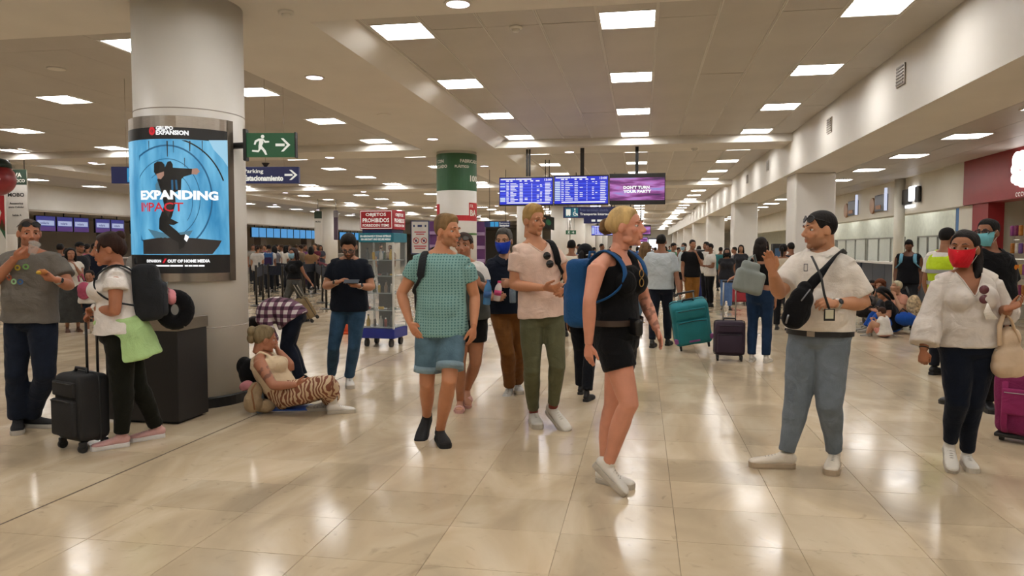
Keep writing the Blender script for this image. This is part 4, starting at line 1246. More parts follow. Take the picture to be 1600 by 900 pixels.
# ---- man in teal dotted shirt
def dotted(name, base, dot):
    m = bpy.data.materials.new(name); N, L = nt(m); b = N['Principled BSDF']; b.inputs['Roughness'].default_value = .9; b.inputs['Specular IOR Level'].default_value = .15
    tc = N.new('ShaderNodeTexCoord'); sx = N.new('ShaderNodeSeparateXYZ'); L.new(tc.outputs['Object'], sx.inputs[0]); mp = N.new('ShaderNodeCombineXYZ'); L.new(sx.outputs[0], mp.inputs[0]); L.new(sx.outputs[2], mp.inputs[1])
    v = N.new('ShaderNodeTexVoronoi'); v.voronoi_dimensions = '2D'; v.inputs['Scale'].default_value = 48; v.inputs['Randomness'].default_value = 0.12; L.new(mp.outputs[0], v.inputs['Vector'])
    r = N.new('ShaderNodeMapRange'); r.inputs[1].default_value = .20; r.inputs[2].default_value = .30; L.new(v.outputs['Distance'], r.inputs[0])
    mx = N.new('ShaderNodeMix'); mx.data_type = 'RGBA'; mx.inputs[6].default_value = lin(dot); mx.inputs[7].default_value = lin(base); L.new(r.outputs[0], mx.inputs[0]); L.new(mx.outputs[2], b.inputs['Base Color']); return m
def man_teal():
    J = joints(5.45, dict(head=(699, 362, .0), neck=(689, 397, 0), sR=(650, 407, .02), sL=(730, 410, -.02), eR=(627, 459, .03), wR=(641, 505, -.06), eL=(742, 463, .04), wL=(740, 511, -.06),
                          hR=(672, 512, 0), hL=(706, 512, 0), kR=(667, 598, .0), kL=(702, 594, -.14), aR=(667, 650, .36), tR=(657, 689, .26)), dict(L=(697, 701, 12)), .99)
    p = Person('man in teal dotted shirt and denim shorts walking with one foot lifted', J, 1.74, True, '#bf8462', limb=1.0, vox=.0092, hvox=.0052, dims=dict(waist=.33, waistd=.24, chest=.36, chestd=.25, belly=.02))
    p.set_head(facing(J['head'], 52), 2, 0, 1.02, stubble=(lin('#7a5a40'), .4), brow='#5a422c', redden=.07)
    p.body(True, hands=dict(R=dict(d=unit(J['wR'] - J['eR']) * 1 + RR * .25, n=F0 * .6 + RR * .6, curl=.25, spread=.8), L=dict(d=-UP - RR * .1, n=-RR * .7 + F0 * .5, curl=.4)))
    p.cap(LINE_SHORT, '#7d6240', .024, .006, .008, noise=.003, sweep=.012, seed=4)
    p.top(dotted('teal_dotted', '#7fa59f', '#4a7074'), hem=-.10, sleeve=.48, ease=.018, sleeve_ease=.020, neck='crew', fold=.004, seed=6, name='t_shirt')
    sh = p.bottom(cloth('denim_light', '#56707e', .25), .78, .018, 'denim_shorts', waist_t=.15, fold=.003, seed=9, flare=.008)
    for sd in 'RL':
        pts, rad = p.leg_pts(sd, .80); a, b_ = p.J['h' + sd], p.J['k' + sd]; c = MB(); c.tube([lerp(a, b_, .68), lerp(a, b_, .80)], [.102, .104], 20, cap=.05); c.build('cuff', cloth('denim_cuff', '#7d929c', .15), sh, True)
    for sd in 'RL': p.shoe(sd, BLACK_SHOE, BLACK_SHOE, .29, None, 'slip_on_shoe', high=.01)
    backpack('dark grey backpack slung on the shoulder of the man in teal', p, cloth('pack_dark', '#25272a', .1), cloth('pack_dark2', '#2d2f33', .1), (.28, .18, .44), .52, straps='R', x=.10)
    return p

# ---- man in grey T-shirt eating, at the left edge
def man_grey():
    J = joints(5.95, dict(head=(46, 365, 0), neck=(48, 396, 0), sR=(9, 405, .02), sL=(91, 404, .02), eR=(-9, 441, -.1), wR=(24, 403, -.24), eL=(108, 447, -.04), wL=(88, 437, -.22),
                          hR=(30, 499, 0), hL=(66, 499, 0), kR=(26, 585, -.02), kL=(69, 583, -.02)), dict(R=(27, 680, -2), L=(90, 668, 55)))
    p = Person('man in grey printed T-shirt and dark jeans eating beside the black suitcase', J, 1.77, True, '#b47a5e', limb=1.06, vox=.0100, hvox=.0060, dims=dict(hip=.37, waist=.38, waistd=.26, chest=.40, chestd=.27, belly=.015))
    p.set_head(facing(J['head'], 10), 4, 0, 1.02, stubble=(lin('#4a3a30'), .25), brow='#3a2c22', wide=1.04)
    p.body(hands=dict(R=dict(d=RR * .9 + UP * .25 - F0 * .1, n=UP * .7 + F0 * .4, curl=.55, thumb=.6), L=dict(d=-RR * .9 + UP * .2 - F0 * .2, n=UP * .6 + F0 * .5, curl=.5, thumb=.5)))
    p.cap(LINE_SHORT, '#4b3a2c', .005, .002, .002, noise=.001)
    sh = p.top(cloth('tee_grey', '#6b665f'), hem=-.02, sleeve=.62, ease=.024, sleeve_ease=.026, sleeve_flare=.01, fold=.006, seed=12, name='t_shirt')
    # printed rings on the chest
    q = MB(); cols = ['#c9c4b4', '#7fae6a', '#c9c4b4', '#a85a44', '#8fb98a', '#3a5a86', '#c8b84e']
    c, r, f, u = p.frame(.7); w_, d_ = p.sect(.7, .034)
    for i, (x, z) in enumerate(((.06, .055), (-.07, .06), (.075, .0), (.06, -.03), (.02, -.06), (-.03, -.06), (-.01, .05))):
        fn = lambda a, b_: p.T(.7, -(a - x) * 1.0 + 0 * x, 0, 0) * 0 + c - r * (-x) + r * a * -1 + u * (z + b_) + f * (d_ * math.sqrt(max(.05, 1 - ((x - a) / w_) ** 2)) + .006)
        disc2(q, 0, 0, .011, .023, fn, i, 18)
    q.build('chest_print', [cloth('print%d' % i, k, 0, 0) for i, k in enumerate(cols)], sh)
    p.bottom(cloth('jeans_dark', '#1b2230', .2), 1.95, .018, 'jeans', .074, .10, fold=.006, seed=14)
    for sd in 'RL': p.shoe(sd, BLACK_SHOE, GREY_SOLE, .295, mat('laces_black', '#202022', .8), 'sneaker')
    p.glasses(up_on_head=True, dz=.012, dy=-.01); p.watch('L', '#a8a49c')
    return p
# ---- woman with dark backpack, profile to the left
def woman_backpack():
    J = joints(5.5, dict(head=(169, 390, 0), neck=(181, 418, 0), sL=(181, 430, -.16), sR=(186, 428, .16), eL=(180, 487, -.2), wL=(148, 481, -.08), eR=(172, 485, .16), wR=(150, 488, .06),
                         hL=(187, 520, -.08), hR=(190, 520, .08), kL=(191, 606, -.06), kR=(215, 606, .1)), dict(L=(147, 704, -84), R=(206, 690, -80)), .93, False)
    p = Person('woman in white T-shirt with light green shirt tied at her waist, pulling the black suitcase', J, 1.62, False, '#a86f52', limb=1.06, vox=.0100, hvox=.0060, dims=dict(hip=.37, hipd=.29, waist=.32, waistd=.26, chest=.33, chestd=.24, bust=.065, belly=.02))
    p.set_head(facing(J['head'], -92), 6, 0, 1.05, brow='#2a1c14')
    p.body(hands=dict(L=dict(d=unit(J['wL'] - J['eL']) - UP * .3, n=-UP * .8 - RR * .3, curl=.85, thumb=.8), R=dict(d=-RR - UP * .3, n=-UP, curl=.8)))
    ex = MB(); ex.ball((0, -.085, .092), (.042, .038, .036), n=16); ex.ball((0, -.075, .0), (.055, .05, .06), n=14); ex.tube([(.05, .03, .075), (.066, .055, .03), (.062, .062, -.02)], [.014, .012, .005], 8); ex.tube([(-.05, .03, .075), (-.066, .055, .03), (-.062, .062, -.02)], [.014, .012, .005], 8)
    p.cap(LINE_WOMAN, '#2c1a13', .016, .010, .014, extra=ex, noise=.003)
    p.top(cloth('tee_white', '#ddd6cf'), hem=.02, sleeve=.34, ease=.016, sleeve_ease=.022, sleeve_flare=.02, fold=.005, seed=22, name='t_shirt')
    p.bottom(cloth('pants_black', '#15160f', .12), 1.93, .014, 'trousers', .056, .22, fold=.005, seed=24, thigh=1.12)
    b = MB(); b.tube([p.T(.2, .185 * math.cos(a), .155 * math.sin(a) - .01) for a in np.linspace(0, 6.283, 21)], [(.022, .03)] * 21, 8, cap=0)
    for sg in (-1, 1): b.tube([p.T(.2, sg * .03, .15), p.T(.05, sg * .05, .165), p.T(-.35, sg * .06, .15)], [(.03, .02), (.035, .018), (.045, .012)], 10, right=p.rh)
    b.tube([p.T(.24, 0, -.01), p.T(.05, 0, -.02), p.T(-.2, 0, -.05), p.T(-.42, 0, -.07)], [(.185, .155), (.215, .185), (.225, .195), (.235, .205)], 26, right=p.rh, cap=.02)
    c_, r_, f_, u_ = p.frame(.1); L_t = np.linalg.norm(p.nb - p.pel)
    def open_front(V):
        q = V - p.pel; y = q @ f_; z = (q @ UP) / L_t
        return (y > -.015 + .16 * np.clip((z + .02) / .2, 0, 1)) & (z < .16) & (z > -.8) | (z < -.40)
    p.garment('tied_shirt', b, cloth('shirt_lime', '#a9c98a', .08), fold=.008, freq=28, seed=3, stretch=(1, 1, .25), label='light green shirt tied around the waist', cuts=[open_front])
    for sd in 'RL': p.shoe(sd, mat('pink_mesh', '#c79a94', .7, var=.1, bump=.2, bscale=160), mat('white_rubber2', '#d8d4cf', .5), .255, LACE, 'sneaker')
    p.watch('L', '#d8d4cc', '#e8e4dc', 0)
    bp = backpack('dark grey school backpack worn by the woman in white', p, cloth('pack_char', '#26282b', .12), cloth('pack_char2', '#303236', .12), (.33, .21, .46), .60, yoff=-.05, zip_m=MAT_STEEL)
    # neck pillow hung behind the backpack
    c, r, f, u = p.frame(.42); o = c - f * .38 - u * .06
    t = thing('neck_pillow', 'round black neck pillow hanging from the dark grey school backpack', 'pillow', o - u * .12)
    q = MB(); q.tube([o + (f * .085 * math.cos(a) + u * .10 * math.sin(a)) for a in np.linspace(-2.0, 5.0 - .7, 22)], [.058] * 22, 14); q.build('cushion', cloth('plush_black', '#0f0f12', .1, .6, 60), t, True)
    q = MB(); q.tube([o + u * .1 + f * .05, o + u * .16 + f * .14], [.006, .006], 6); q.build('loop', MAT_DARK, t, True)
    t = thing('pink_pouch', 'small pink pouch tucked behind the school backpack', 'pouch', o + u * .06 - f * .0)
    q = MB(); q.ball(o + u * .10 + r * -.03 + f * .02, (.05, .045, .06), np.array([r, f, u]), 16); q.build('pouch_body', cloth('pink_soft', '#d48a92', .08), t, True)
    q = MB(); q.tube([o + u * .155 + r * -.03 + f * .02, o + u * .18 + r * -.03 + f * .05], [.006, .004], 6); q.build('drawstring', cloth('pink_soft', '#d48a92'), t, True)
    return p
# ---- woman sitting on the floor by the column
def zebra():
    m = bpy.data.materials.new('zebra_cloth'); N, L = nt(m); b = N['Principled BSDF']; b.inputs['Roughness'].default_value = .9
    tc = N.new('ShaderNodeTexCoord'); w = N.new('ShaderNodeTexWave'); w.inputs['Scale'].default_value = 8; w.inputs['Distortion'].default_value = 9; w.inputs['Detail'].default_value = 1.5; w.inputs['Detail Scale'].default_value = 1.4
    L.new(tc.outputs['Object'], w.inputs['Vector']); r = N.new('ShaderNodeValToRGB'); e = r.color_ramp.elements
    e[0].position = .42; e[0].color = lin('#7d4a35'); e[1].position = .56; e[1].color = lin('#cbb08f'); L.new(w.outputs['Fac'], r.inputs[0]); L.new(r.outputs[0], b.inputs['Base Color']); return m
def woman_floor():
    J = joints(6.72, dict(head=(414, 530, 0), neck=(411, 553, 0), spine=(424, 588, 0), sR=(404, 562, -.16), sL=(420, 560, .16), eR=(427, 603, -.24), wR=(464, 601, -.24), eL=(456, 574, .10), wL=(436, 548, .10),
                          hR=(447, 617, -.09), hL=(450, 617, .09), kR=(519, 600, -.26), kL=(514, 606, .24), aR=(513, 627, .03), tR=(484, 634, .02), aL=(520, 622, -.10), tL=(548, 617, -.06)), None, .95, False)
    p = Person('woman in cream top and zebra print trousers sitting on the floor against the column', J, 1.66, False, '#a56f55', limb=1.08, vox=.011, hvox=.0066, dims=dict(hip=.38, hipd=.28, waist=.31, waistd=.25, chest=.32, chestd=.24, bust=.065, belly=.03))
    p.set_head(facing(J['head'], 100), 8, -4, 1.06, brow='#4a3626')
    a, e = J['sR'], J['eR']
    def tattoo(V, C):
        ax = e - a; t = (V - a) @ ax / (ax @ ax); di = np.linalg.norm(V - a - np.outer(np.clip(t, 0, 1), ax), axis=1)
        m_ = (t > .3) & (t < .8) & (di < .075) & (ripple(V, 95, 6, 8) > .0); C = C.copy(); C[m_] *= np.array([.55, .58, .62]); return C
    p.body(hands=dict(R=dict(d=RR * .9 + UP * .25, n=UP * .5 + F0 * .7, curl=.45), L=dict(d=-RR * .5 + UP * .8, n=-RR * .8 + UP * -.1, curl=.55)), paint=tattoo)
    ex = MB(); ex.ball((0, -.115, .06), (.045, .04, .045), n=14); ex.ball((.0, -.11, .0), (.035, .04, .05), n=12)
    p.cap(LINE_WOMAN, '#7a6a4e', .014, .009, .012, extra=ex, noise=.004)
    b = MB(); p.torso(b, .24, .90, .012)
    for sg in (-1, 1):
        w_, d_ = p.sect(.8, 0); b.tube([p.T(.8, sg * .09, d_ * .9), p.T(.95, sg * .075, d_ * .5, .015), p.T(.975, sg * .075, 0, .035), p.T(.93, sg * .08, -d_ * .7, .01), p.T(.78, sg * .09, -d_ * .95)], [(.032, .014)] * 5, 12, right=p.rs)
    p.garment('tank_top', b, cloth('cream_knit', '#d3bd9c', .06, .5, 200), fold=.003, seed=5)
    p.bottom(zebra(), 1.86, .022, 'trousers', .075, .34, fold=.006, seed=31, thigh=1.12)
    so = p.shoe('R', mat('grey_patterned_knit', '#8f8880', .8, var=.4, scale=60), WHITE_SOLE, .25, None, 'sneaker', up=UP * 1.0); so2 = p.shoe('L', WHITE_SHOE, WHITE_SOLE, .25, LACE, 'sneaker', up=UP * 1.0)
    for sd in 'L':
        c = MB(); c.tube([lerp(J['k' + sd], J['a' + sd], .84), J['a' + sd]], [.05, .045], 14); c.build('sock', cloth('sock_dark', '#1c1b1d'), p.root, True)
    return p
# ---- person in plaid shirt bending over
def plaid():
    m = bpy.data.materials.new('plaid_cloth'); N, L = nt(m); b = N['Principled BSDF']; b.inputs['Roughness'].default_value = .9
    tc = N.new('ShaderNodeTexCoord'); sx = N.new('ShaderNodeSeparateXYZ'); L.new(tc.outputs['Object'], sx.inputs[0])
    out = []
    for comp, sh in ((0, 0.0), (2, .02)):
        mu = N.new('ShaderNodeMath'); mu.operation = 'MULTIPLY_ADD'; mu.inputs[1].default_value = 1 / .082; mu.inputs[2].default_value = sh * 10; L.new(sx.outputs[comp], mu.inputs[0])
        fr = N.new('ShaderNodeMath'); fr.operation = 'FRACT'; L.new(mu.outputs[0], fr.inputs[0])
        gt = N.new('ShaderNodeMath'); gt.operation = 'GREATER_THAN'; gt.inputs[1].default_value = .52; L.new(fr.outputs[0], gt.inputs[0]); out.append(gt)
    ad = N.new('ShaderNodeMath'); ad.operation = 'ADD'; L.new(out[0].outputs[0], ad.inputs[0]); L.new(out[1].outputs[0], ad.inputs[1])
    dv = N.new('ShaderNodeMath'); dv.operation = 'DIVIDE'; dv.inputs[1].default_value = 2; L.new(ad.outputs[0], dv.inputs[0])
    r = N.new('ShaderNodeValToRGB'); e = r.color_ramp.elements; r.color_ramp.interpolation = 'CONSTANT'
    e[0].color = lin('#cfc6c4'); e[1].position = .8; e[1].color = lin('#35182a'); k = e.new(.3); k.color = lin('#6d4a5c'); L.new(dv.outputs[0], r.inputs[0]); L.new(r.outputs[0], b.inputs['Base Color']); return m
def person_plaid():
    J = joints(7.95, dict(head=(401, 512, .0), neck=(409, 496, 0), spine=(436, 484, 0), sR=(412, 492, .17), sL=(412, 495, -.17), eR=(415, 528, .15), wR=(424, 553, .12), eL=(424, 523, -.16), wL=(432, 545, -.14),
                          hR=(458, 500, .08), hL=(458, 500, -.08), kR=(452, 540, .1), kL=(448, 541, -.08)), dict(R=(440, 603, -85), L=(436, 608, -85)))
    p = Person('person in purple and white plaid shirt bending down behind the seated woman', J, 1.7, True, '#9c6a4e', vox=.011, hvox=.008, dims=dict(hip=.38, hipd=.28, chest=.36))
    p.set_head(facing(J['head'], -90), 62, 0, 1.0, eyes=False); p.body()
    p.cap(LINE_SHORT, '#1d1512', .014, .006)
    p.top(plaid(), hem=-.02, sleeve=1.5, ease=.026, sleeve_ease=.02, neck='crew', fold=.006, seed=41, collar=False, name='plaid_shirt')
    p.bottom(cloth('jeans_navy', '#161b28', .2), 1.95, .014, 'jeans', .065, .2, seed=42)
    for sd in 'RL': p.shoe(sd, BLACK_SHOE, GREY_SOLE)
    return p
# ---- man in navy T-shirt looking at a phone
def man_phone():
    J = joints(7.85, dict(head=(545, 386, -.06), neck=(546, 406, 0), sR=(520, 411, .0), sL=(572, 412, .0), eR=(509, 448, -.05), wR=(527, 441, -.24), eL=(581, 449, -.05), wL=(560, 447, -.24),
                          hR=(533, 478, 0), hL=(559, 478, 0), kR=(521, 543, -.02), kL=(553, 542, -.03)), dict(R=(514, 603, -8), L=(548, 608, 4)))
    p = Person('man in navy T-shirt and blue jeans looking down at his phone', J, 1.71, True, '#a8775a', limb=1.04, vox=.011, hvox=.0066, dims=dict(hip=.35, waist=.35, waistd=.24, chest=.385, chestd=.25))
    p.set_head(facing(J['head'], -8), 32, 0, 1.02, stubble=(lin('#1c1410'), .75), brow='#1a1210')
    p.body(hands=dict(R=dict(d=RR * .8 + UP * .3 - F0 * .3, n=F0 * .3 - UP * .7, curl=.5), L=dict(d=-RR * .85 - F0 * .3 + UP * .1, n=UP * .7 + F0 * .3, curl=.55, thumb=.6)))
    p.cap(LINE_SHORT, '#14100e', .030, .008, .010, noise=.003, seed=7)
    p.top(cloth('tee_navy', '#10151f'), hem=-.10, sleeve=.62, ease=.02, sleeve_ease=.022, fold=.004, seed=51, name='t_shirt')
    p.bottom(cloth('jeans_blue', '#2f4a63', .25), 1.95, .008, 'jeans', .055, .1, seed=52, fold=.005)
    for sd in 'RL': p.shoe(sd, WHITE_SHOE, WHITE_SOLE, .28, LACE, 'sneaker')
    p.glasses(lens='#8a8f90', frame='#1a1614', dz=.004, lens_alpha=.25, name='spectacles'); p.watch('L', '#cfcac0'); p.watch('R', '#b8a890', '#3a3a3a')
    ph = P(549, 440, 7.85 - .33); t = thing('phone', 'black phone held by the man in navy', 'phone', ph)
    A = np.array([RR, unit(UP * .45 + F0 * .9), unit(np.cross(RR, UP * .45 + F0 * .9))]); q = MB(); q.box(ph, (.155, .078, .009), A, bev=.004); q.build('case', MAT_BLACK, t)
    q = MB(); q.box(ph + A[2] * .005, (.145, .070, .001), A); q.build('screen', glow('phone_screen', '#55606a', .35), t)
    return p
# ---- woman behind the man in teal
def woman_slides():
    J = joints(6.65, dict(head=(725, 384, 0), neck=(729, 410, 0), sR=(709, 417, .02), sL=(752, 416, .0), eR=(704, 457, .0), wR=(712, 488, -.1), eL=(761, 452, -.02), wL=(749, 443, -.2),
                          hR=(721, 494, 0), hL=(744, 494, 0), kR=(718, 568, -.08), kL=(743, 566, .0), aL=(730, 607, .3), tL=(730, 633, .20)), dict(R=(717, 646, -4)), .94, False)
    p = Person('woman in grey vest and black shorts with pink slides behind the man in teal', J, 1.66, False, '#a97558', limb=1.0, vox=.0115, hvox=.0068)
    p.set_head(facing(J['head'], -14), 2, 0, 1.02, brow='#3a2a20')
    p.body(True, hands=dict(L=dict(d=-RR * .6 + UP * .5 - F0 * .2, n=F0 * .8 - RR * .2, curl=.7), R=dict(d=-UP, n=RR, curl=.4)), thigh=1.1)
    p.cap(LINE_WOMAN, '#33231a', .008, .005, .006)
    p.top(cloth('tee_white2', '#d8d4ce'), hem=.3, sleeve=.62, ease=.014, sleeve_ease=.024, fold=.004, seed=61, name='t_shirt')
    b = MB(); p.torso(b, -.06, .74, .03); p.garment('grey_vest', b, cloth('vest_grey', '#4c4f4c', .12), fold=.006, seed=62)
    p.bottom(cloth('shorts_black', '#101012', .1), .55, .014, 'shorts', waist_t=.2, thigh=1.1, seed=63, flare=.008)
    for sd in 'RL':
        ft = p.shoe(sd, mat('foot_skin', '#a97558', .5, var=.06), mat('pink_foam', '#c99a92', .6), .245, None, 'slide')
        a, t_ = p.J['a' + sd], p.J['t' + sd]; f_ = unit(t_ - (a - UP * .085)); c = lerp(a - UP * .06, t_, .66) + UP * .012
        q = MB(); rr = unit(np.cross(f_, UP)); q.tube([c + rr * .047 * math.cos(x) + UP * (.046 * math.sin(x) - .01) for x in np.linspace(0, math.pi, 11)], [(.032, .006)] * 11, 8, right=f_); q.build('strap', mat('pink_strap', '#d7a9a0', .6), ft, True)
    p.glasses(up_on_head=True, lens='#55504a', frame='#2a2420')
    return p
# ---- man with blue mask
def man_blue_mask():
    J = joints(7.25, dict(head=(787, 377, 0), neck=(790, 405, 0), sR=(765, 411, .02), sL=(814, 411, .04), eR=(757, 448, -.02), wR=(771, 466, -.2), eL=(818, 448, .0), wL=(800, 444, -.2),
                          hR=(778, 482, 0), hL=(806, 482, .0), kR=(793, 550, -.12), kL=(811, 552, .05), aR=(796, 605, .3), tR=(791, 625, .16)), dict(L=(813, 617, 8)))
    p = Person('man in navy polo and brown trousers wearing a blue mask', J, 1.73, True, '#a67a5e', vox=.0115, hvox=.0068, dims=dict(waist=.35, waistd=.25, chest=.38, belly=.02))
    p.set_head(facing(J['head'], -14), 4, 0, 1.03, brow='#2c2522', stubble=(lin('#4a4440'), .3))
    p.body(hands=dict(R=dict(d=RR * .7 - F0 * .4 + UP * .1, n=RR * .4 + F0 * .7, curl=.7, thumb=.5), L=dict(d=-RR * .7 - F0 * .3, n=F0 * .7, curl=.7, thumb=.5)))
    p.cap(LINE_SHORT, '#4a4642', .018, .008, .008, sweep=.01, noise=.003)
    p.top(cloth('polo_navy', '#121824'), hem=-.08, sleeve=.7, ease=.022, sleeve_ease=.025, neck='polo', fold=.005, seed=71, name='polo_shirt')
    p.bottom(cloth('chino_brown', '#6a4420', .15), 1.93, .014, 'trousers', .066, .1, seed=72, fold=.006)
    for sd in 'RL': p.shoe(sd, mat('grey_white_knit', '#b9b6b0', .7, var=.2, scale=40), WHITE_SOLE, .28, LACE, 'sneaker')
    p.mask('#1d3aa5', kind='peak')
    return p
# ---- tall man in pale pink T-shirt
def man_pink():
    J = joints(6.0, dict(head=(834, 346, 0), neck=(838, 381, 0), sR=(806, 391, -.05), sL=(868, 391, .06), eR=(803, 446, -.06), wR=(851, 450, -.24), eL=(887, 428, .02), wL=(889, 449, -.20),
                         hR=(830, 490, -.02), hL=(863, 490, .02), kR=(831, 577, -.08), kL=(871, 572, -.10), aL=(864, 637, .12), tL=(883, 672, .02)), dict(R=(841, 671, 10)), 1.04)
    p = Person('tall man in pale pink T-shirt and olive trousers looking aside', J, 1.85, True, '#b8805f', limb=1.0, vox=.010, hvox=.0056, dims=dict(chest=.365, chestd=.25, waist=.32))
    p.set_head(facing(J['head'], 40), 2, 0, 1.04, brow='#7a5c38', redden=.07)
    p.body(hands=dict(R=dict(d=unit(J['wR'] - J['eR']), n=UP * .5 + F0 * .6, curl=.5), L=dict(d=-UP * .3 - F0 * .5 - RR * .4, n=F0 * .5 - RR * .5, curl=.55)))
    p.cap(LINE_SHORT, '#a5844f', .030, .006, .008, noise=.003, sweep=.010, seed=9)
    sh = p.top(cloth('tee_pink', '#dcbfae'), hem=-.03, sleeve=.58, ease=.017, sleeve_ease=.022, neck='v', depth=.07, fold=.004, seed=81, name='t_shirt')
    p.bottom(cloth('chino_olive', '#5a5a42', .12), 1.9, .010, 'trousers', .052, .1, seed=82, fold=.005)
    for sd in 'RL':
        p.shoe(sd, mat('grey_leather', '#c4beb2', .5, var=.12), WHITE_SOLE, .30, LACE, 'sneaker')
        c = MB(); c.tube([lerp(J['k' + sd], J['a' + sd], .85), lerp(J['k' + sd], J['a' + sd], .98)], [.041, .04], 14); c.build('sock', cloth('sock_red', '#7d3a30'), p.root, True)
    g = MB(); c, r, f, u = p.frame(.80); w_, d_ = p.sect(.8, .03)
    for i in (0, 1):
        o_ = c + f * (d_ + .004) + r * (-.025 + .0 * i) + u * (.012 - .066 * i) - r * .02 * i
        g.lathe(o_, [(.031, -.003), (.032, 0), (.031, .003)], 20, axis=np.array([r, u, f]))
    g.build('hooked_sunglasses', mat('lens_dark', '#141416', .12, var=0), p.root, True)
    backpack('black backpack on one shoulder of the man in pink', p, cloth('pack_black', '#121315', .1), cloth('pack_black2', '#17181b', .1), (.30, .19, .50), .52, straps='L', x=-.10)
    return p
# ---- woman with red mask and white blouse
def woman_red_mask():
    J = joints(4.88, dict(head=(1506, 389, 0), neck=(1510, 427, 0), sR=(1467, 437, .04), sL=(1551, 436, -.04), eR=(1450, 499, .0), wR=(1443, 548, -.06), eL=(1567, 489, -.04), wL=(1576, 482, -.26),
                          hR=(1494, 539, .02), hL=(1532, 539, -.02), kR=(1495, 629, -.06), kL=(1518, 632, .0), aR=(1484, 694, .08), tR=(1487, 735, -.02)), dict(L=(1521, 739, 14)), .93, False)
    p = Person('woman in white embroidered blouse and red mask carrying a cream handbag', J, 1.63, False, '#9a6648', limb=1.08, vox=.0092, hvox=.0052, dims=dict(hip=.375, hipd=.27, waist=.36, waistd=.26, chest=.345, chestd=.25, bust=.05, belly=.02))
    p.set_head(facing(J['head'], -16), 0, 3, 1.06, brow='#1c1310', wide=1.06)
    p.body(hands=dict(R=dict(d=-UP, n=RR * .4 + F0 * .8, curl=.75, thumb=.6), L=dict(d=RR * .5 - F0 * .5 + UP * .4, n=F0 * .3 - RR * .6, curl=.55)))
    ex = MB(); ex.tube([(-.05, -.05, .02), (-.07, -.05, -.06), (-.085, -.01, -.14), (-.08, .02, -.19)], [.035, .03, .026, .012], 10)
    p.cap(LINE_WOMAN, '#16110f', .010, .006, .010, extra=ex, noise=.0025)
    bl = p.top(cloth('blouse_white', '#cdc4ba', .12, .2, 70), hem=.0, sleeve=1.80, ease=.014, sleeve_ease=.018, sleeve_flare=.045, neck='v', depth=.15, vw=1.35, fold=.005, freq=22, seed=91, name='blouse', sleeves='R', hem_flare=.03)
    b = MB(); pts, rad = p.arm_pts('L', 1.3); b.tube(pts, [x + .02 + .03 * i / len(rad) for i, x in enumerate(rad)], 16, cap=.1); tr = p.T(.985, -.05, -.005, .012); b.tube([tr, lerp(tr, J['sL'], .5) + UP * .006, J['sL']], [.05, .062, .078], 14)
    p.garment('sleeve', b, cloth('blouse_white', '#d6cec4'), fold=.006, seed=92, parent=bl)
    p.bottom(cloth('leggings_navy', '#0e1420', .12), 1.93, .010, 'jeans', .046, .2, seed=94, fold=.004, thigh=1.12)
    for sd in 'RL': p.shoe(sd, WHITE_SHOE, WHITE_SOLE, .25, LACE, 'sneaker')
    p.mask('#c31f2a', kind='peak')
    g = MB(); c, r, f, u = p.frame(.70); w_, d_ = p.sect(.7, .03)
    for i in (0, 1):
        o_ = c + f * (d_ + .022 - .004 * i) + r * (-.045) + u * (.045 - .062 * i); g.lathe(o_, [(.028, -.002), (.029, 0), (.028, .002)], 18, axis=np.array([r, u, f]))
    g.build('hooked_sunglasses', mat('lens_wine', '#5a2c34', .15, var=0), p.root, True)
    q = MB(); o_ = c + f * (d_ + .03) - r * .06 - u * .045
    for i in range(9): q.tube([o_, o_ + u * -.055 + r * (-.02 + .005 * i), o_ + u * -.10 + r * (-.035 + .008 * i) - r * .02], [.004, .005, .003], 6)
    q.build('tassel', cloth('tassel_white', '#e6e0d6'), bl, True)
    w = MB(); a = J['wR']; ax = unit(J['wR'] - J['eR']); w.tube([a - ax * .025, a - ax * .018], [.030, .030], 16, cap=0); w.build('bracelet', MAT_BLACK, p.root, True)
    return p
# ---- man in black polo with light blue mask
def man_black_polo():
    J = joints(6.6, dict(head=(1543, 364, 0), neck=(1549, 396, 0), sR=(1522, 403, -.02), sL=(1575, 404, .02), eR=(1514, 452, .0), wR=(1520, 495, -.1), eL=(1583, 450, .02), wL=(1578, 492, -.1),
                         hR=(1535, 486, 0), hL=(1563, 486, 0), kR=(1515, 562, -.05), kL=(1553, 566, .0)), dict(R=(1472, 631, -45), L=(1550, 647, 10)))
    p = Person('man in black polo with a light blue face mask behind the woman in white', J, 1.77, True, '#8a5c42', vox=.0115, hvox=.0068, dims=dict(waist=.37, waistd=.26, chest=.40, chestd=.27, belly=.02))
    p.set_head(facing(J['head'], -28), 0, 0, 1.05, brow='#120e0c'); p.body()
    p.cap(LINE_SHORT, '#100d0c', .012, .004, .005)
    sh = p.top(cloth('polo_black', '#0c0c0e'), hem=-.06, sleeve=.75, ease=.024, sleeve_ease=.028, neck='polo', seed=101, name='polo_shirt')
    c, r, f, u = p.frame(.76); w_, d_ = p.sect(.76, .034)
    q = MB(); fn = lambda x, y: c - r * (.05 + x) + u * y + f * (d_ * math.sqrt(max(.1, 1 - ((.05 + x) / w_) ** 2)) + .01)
    disc2(q, .055, .0, .0, .022, fn, 0, 20); disc2(q, .09, .005, .0, .018, fn, 0, 20); q.build('chest_logo', cloth('logo_orange', '#c8741e', 0, 0), sh)
    p.bottom(cloth('pants_black2', '#0d0d0f', .1), 1.96, .016, 'trousers', .07, .1, seed=102)
    for sd in 'RL': p.shoe(sd, mat('black_boot', '#0e0d0d', .45, var=.1), MAT_BLACK, .30, None, 'boot', high=.05)
    p.mask('#6fb3bd'); p.glasses(lens='#50545a', frame='#1c1412', lens_alpha=.3, name='spectacles')
    return p
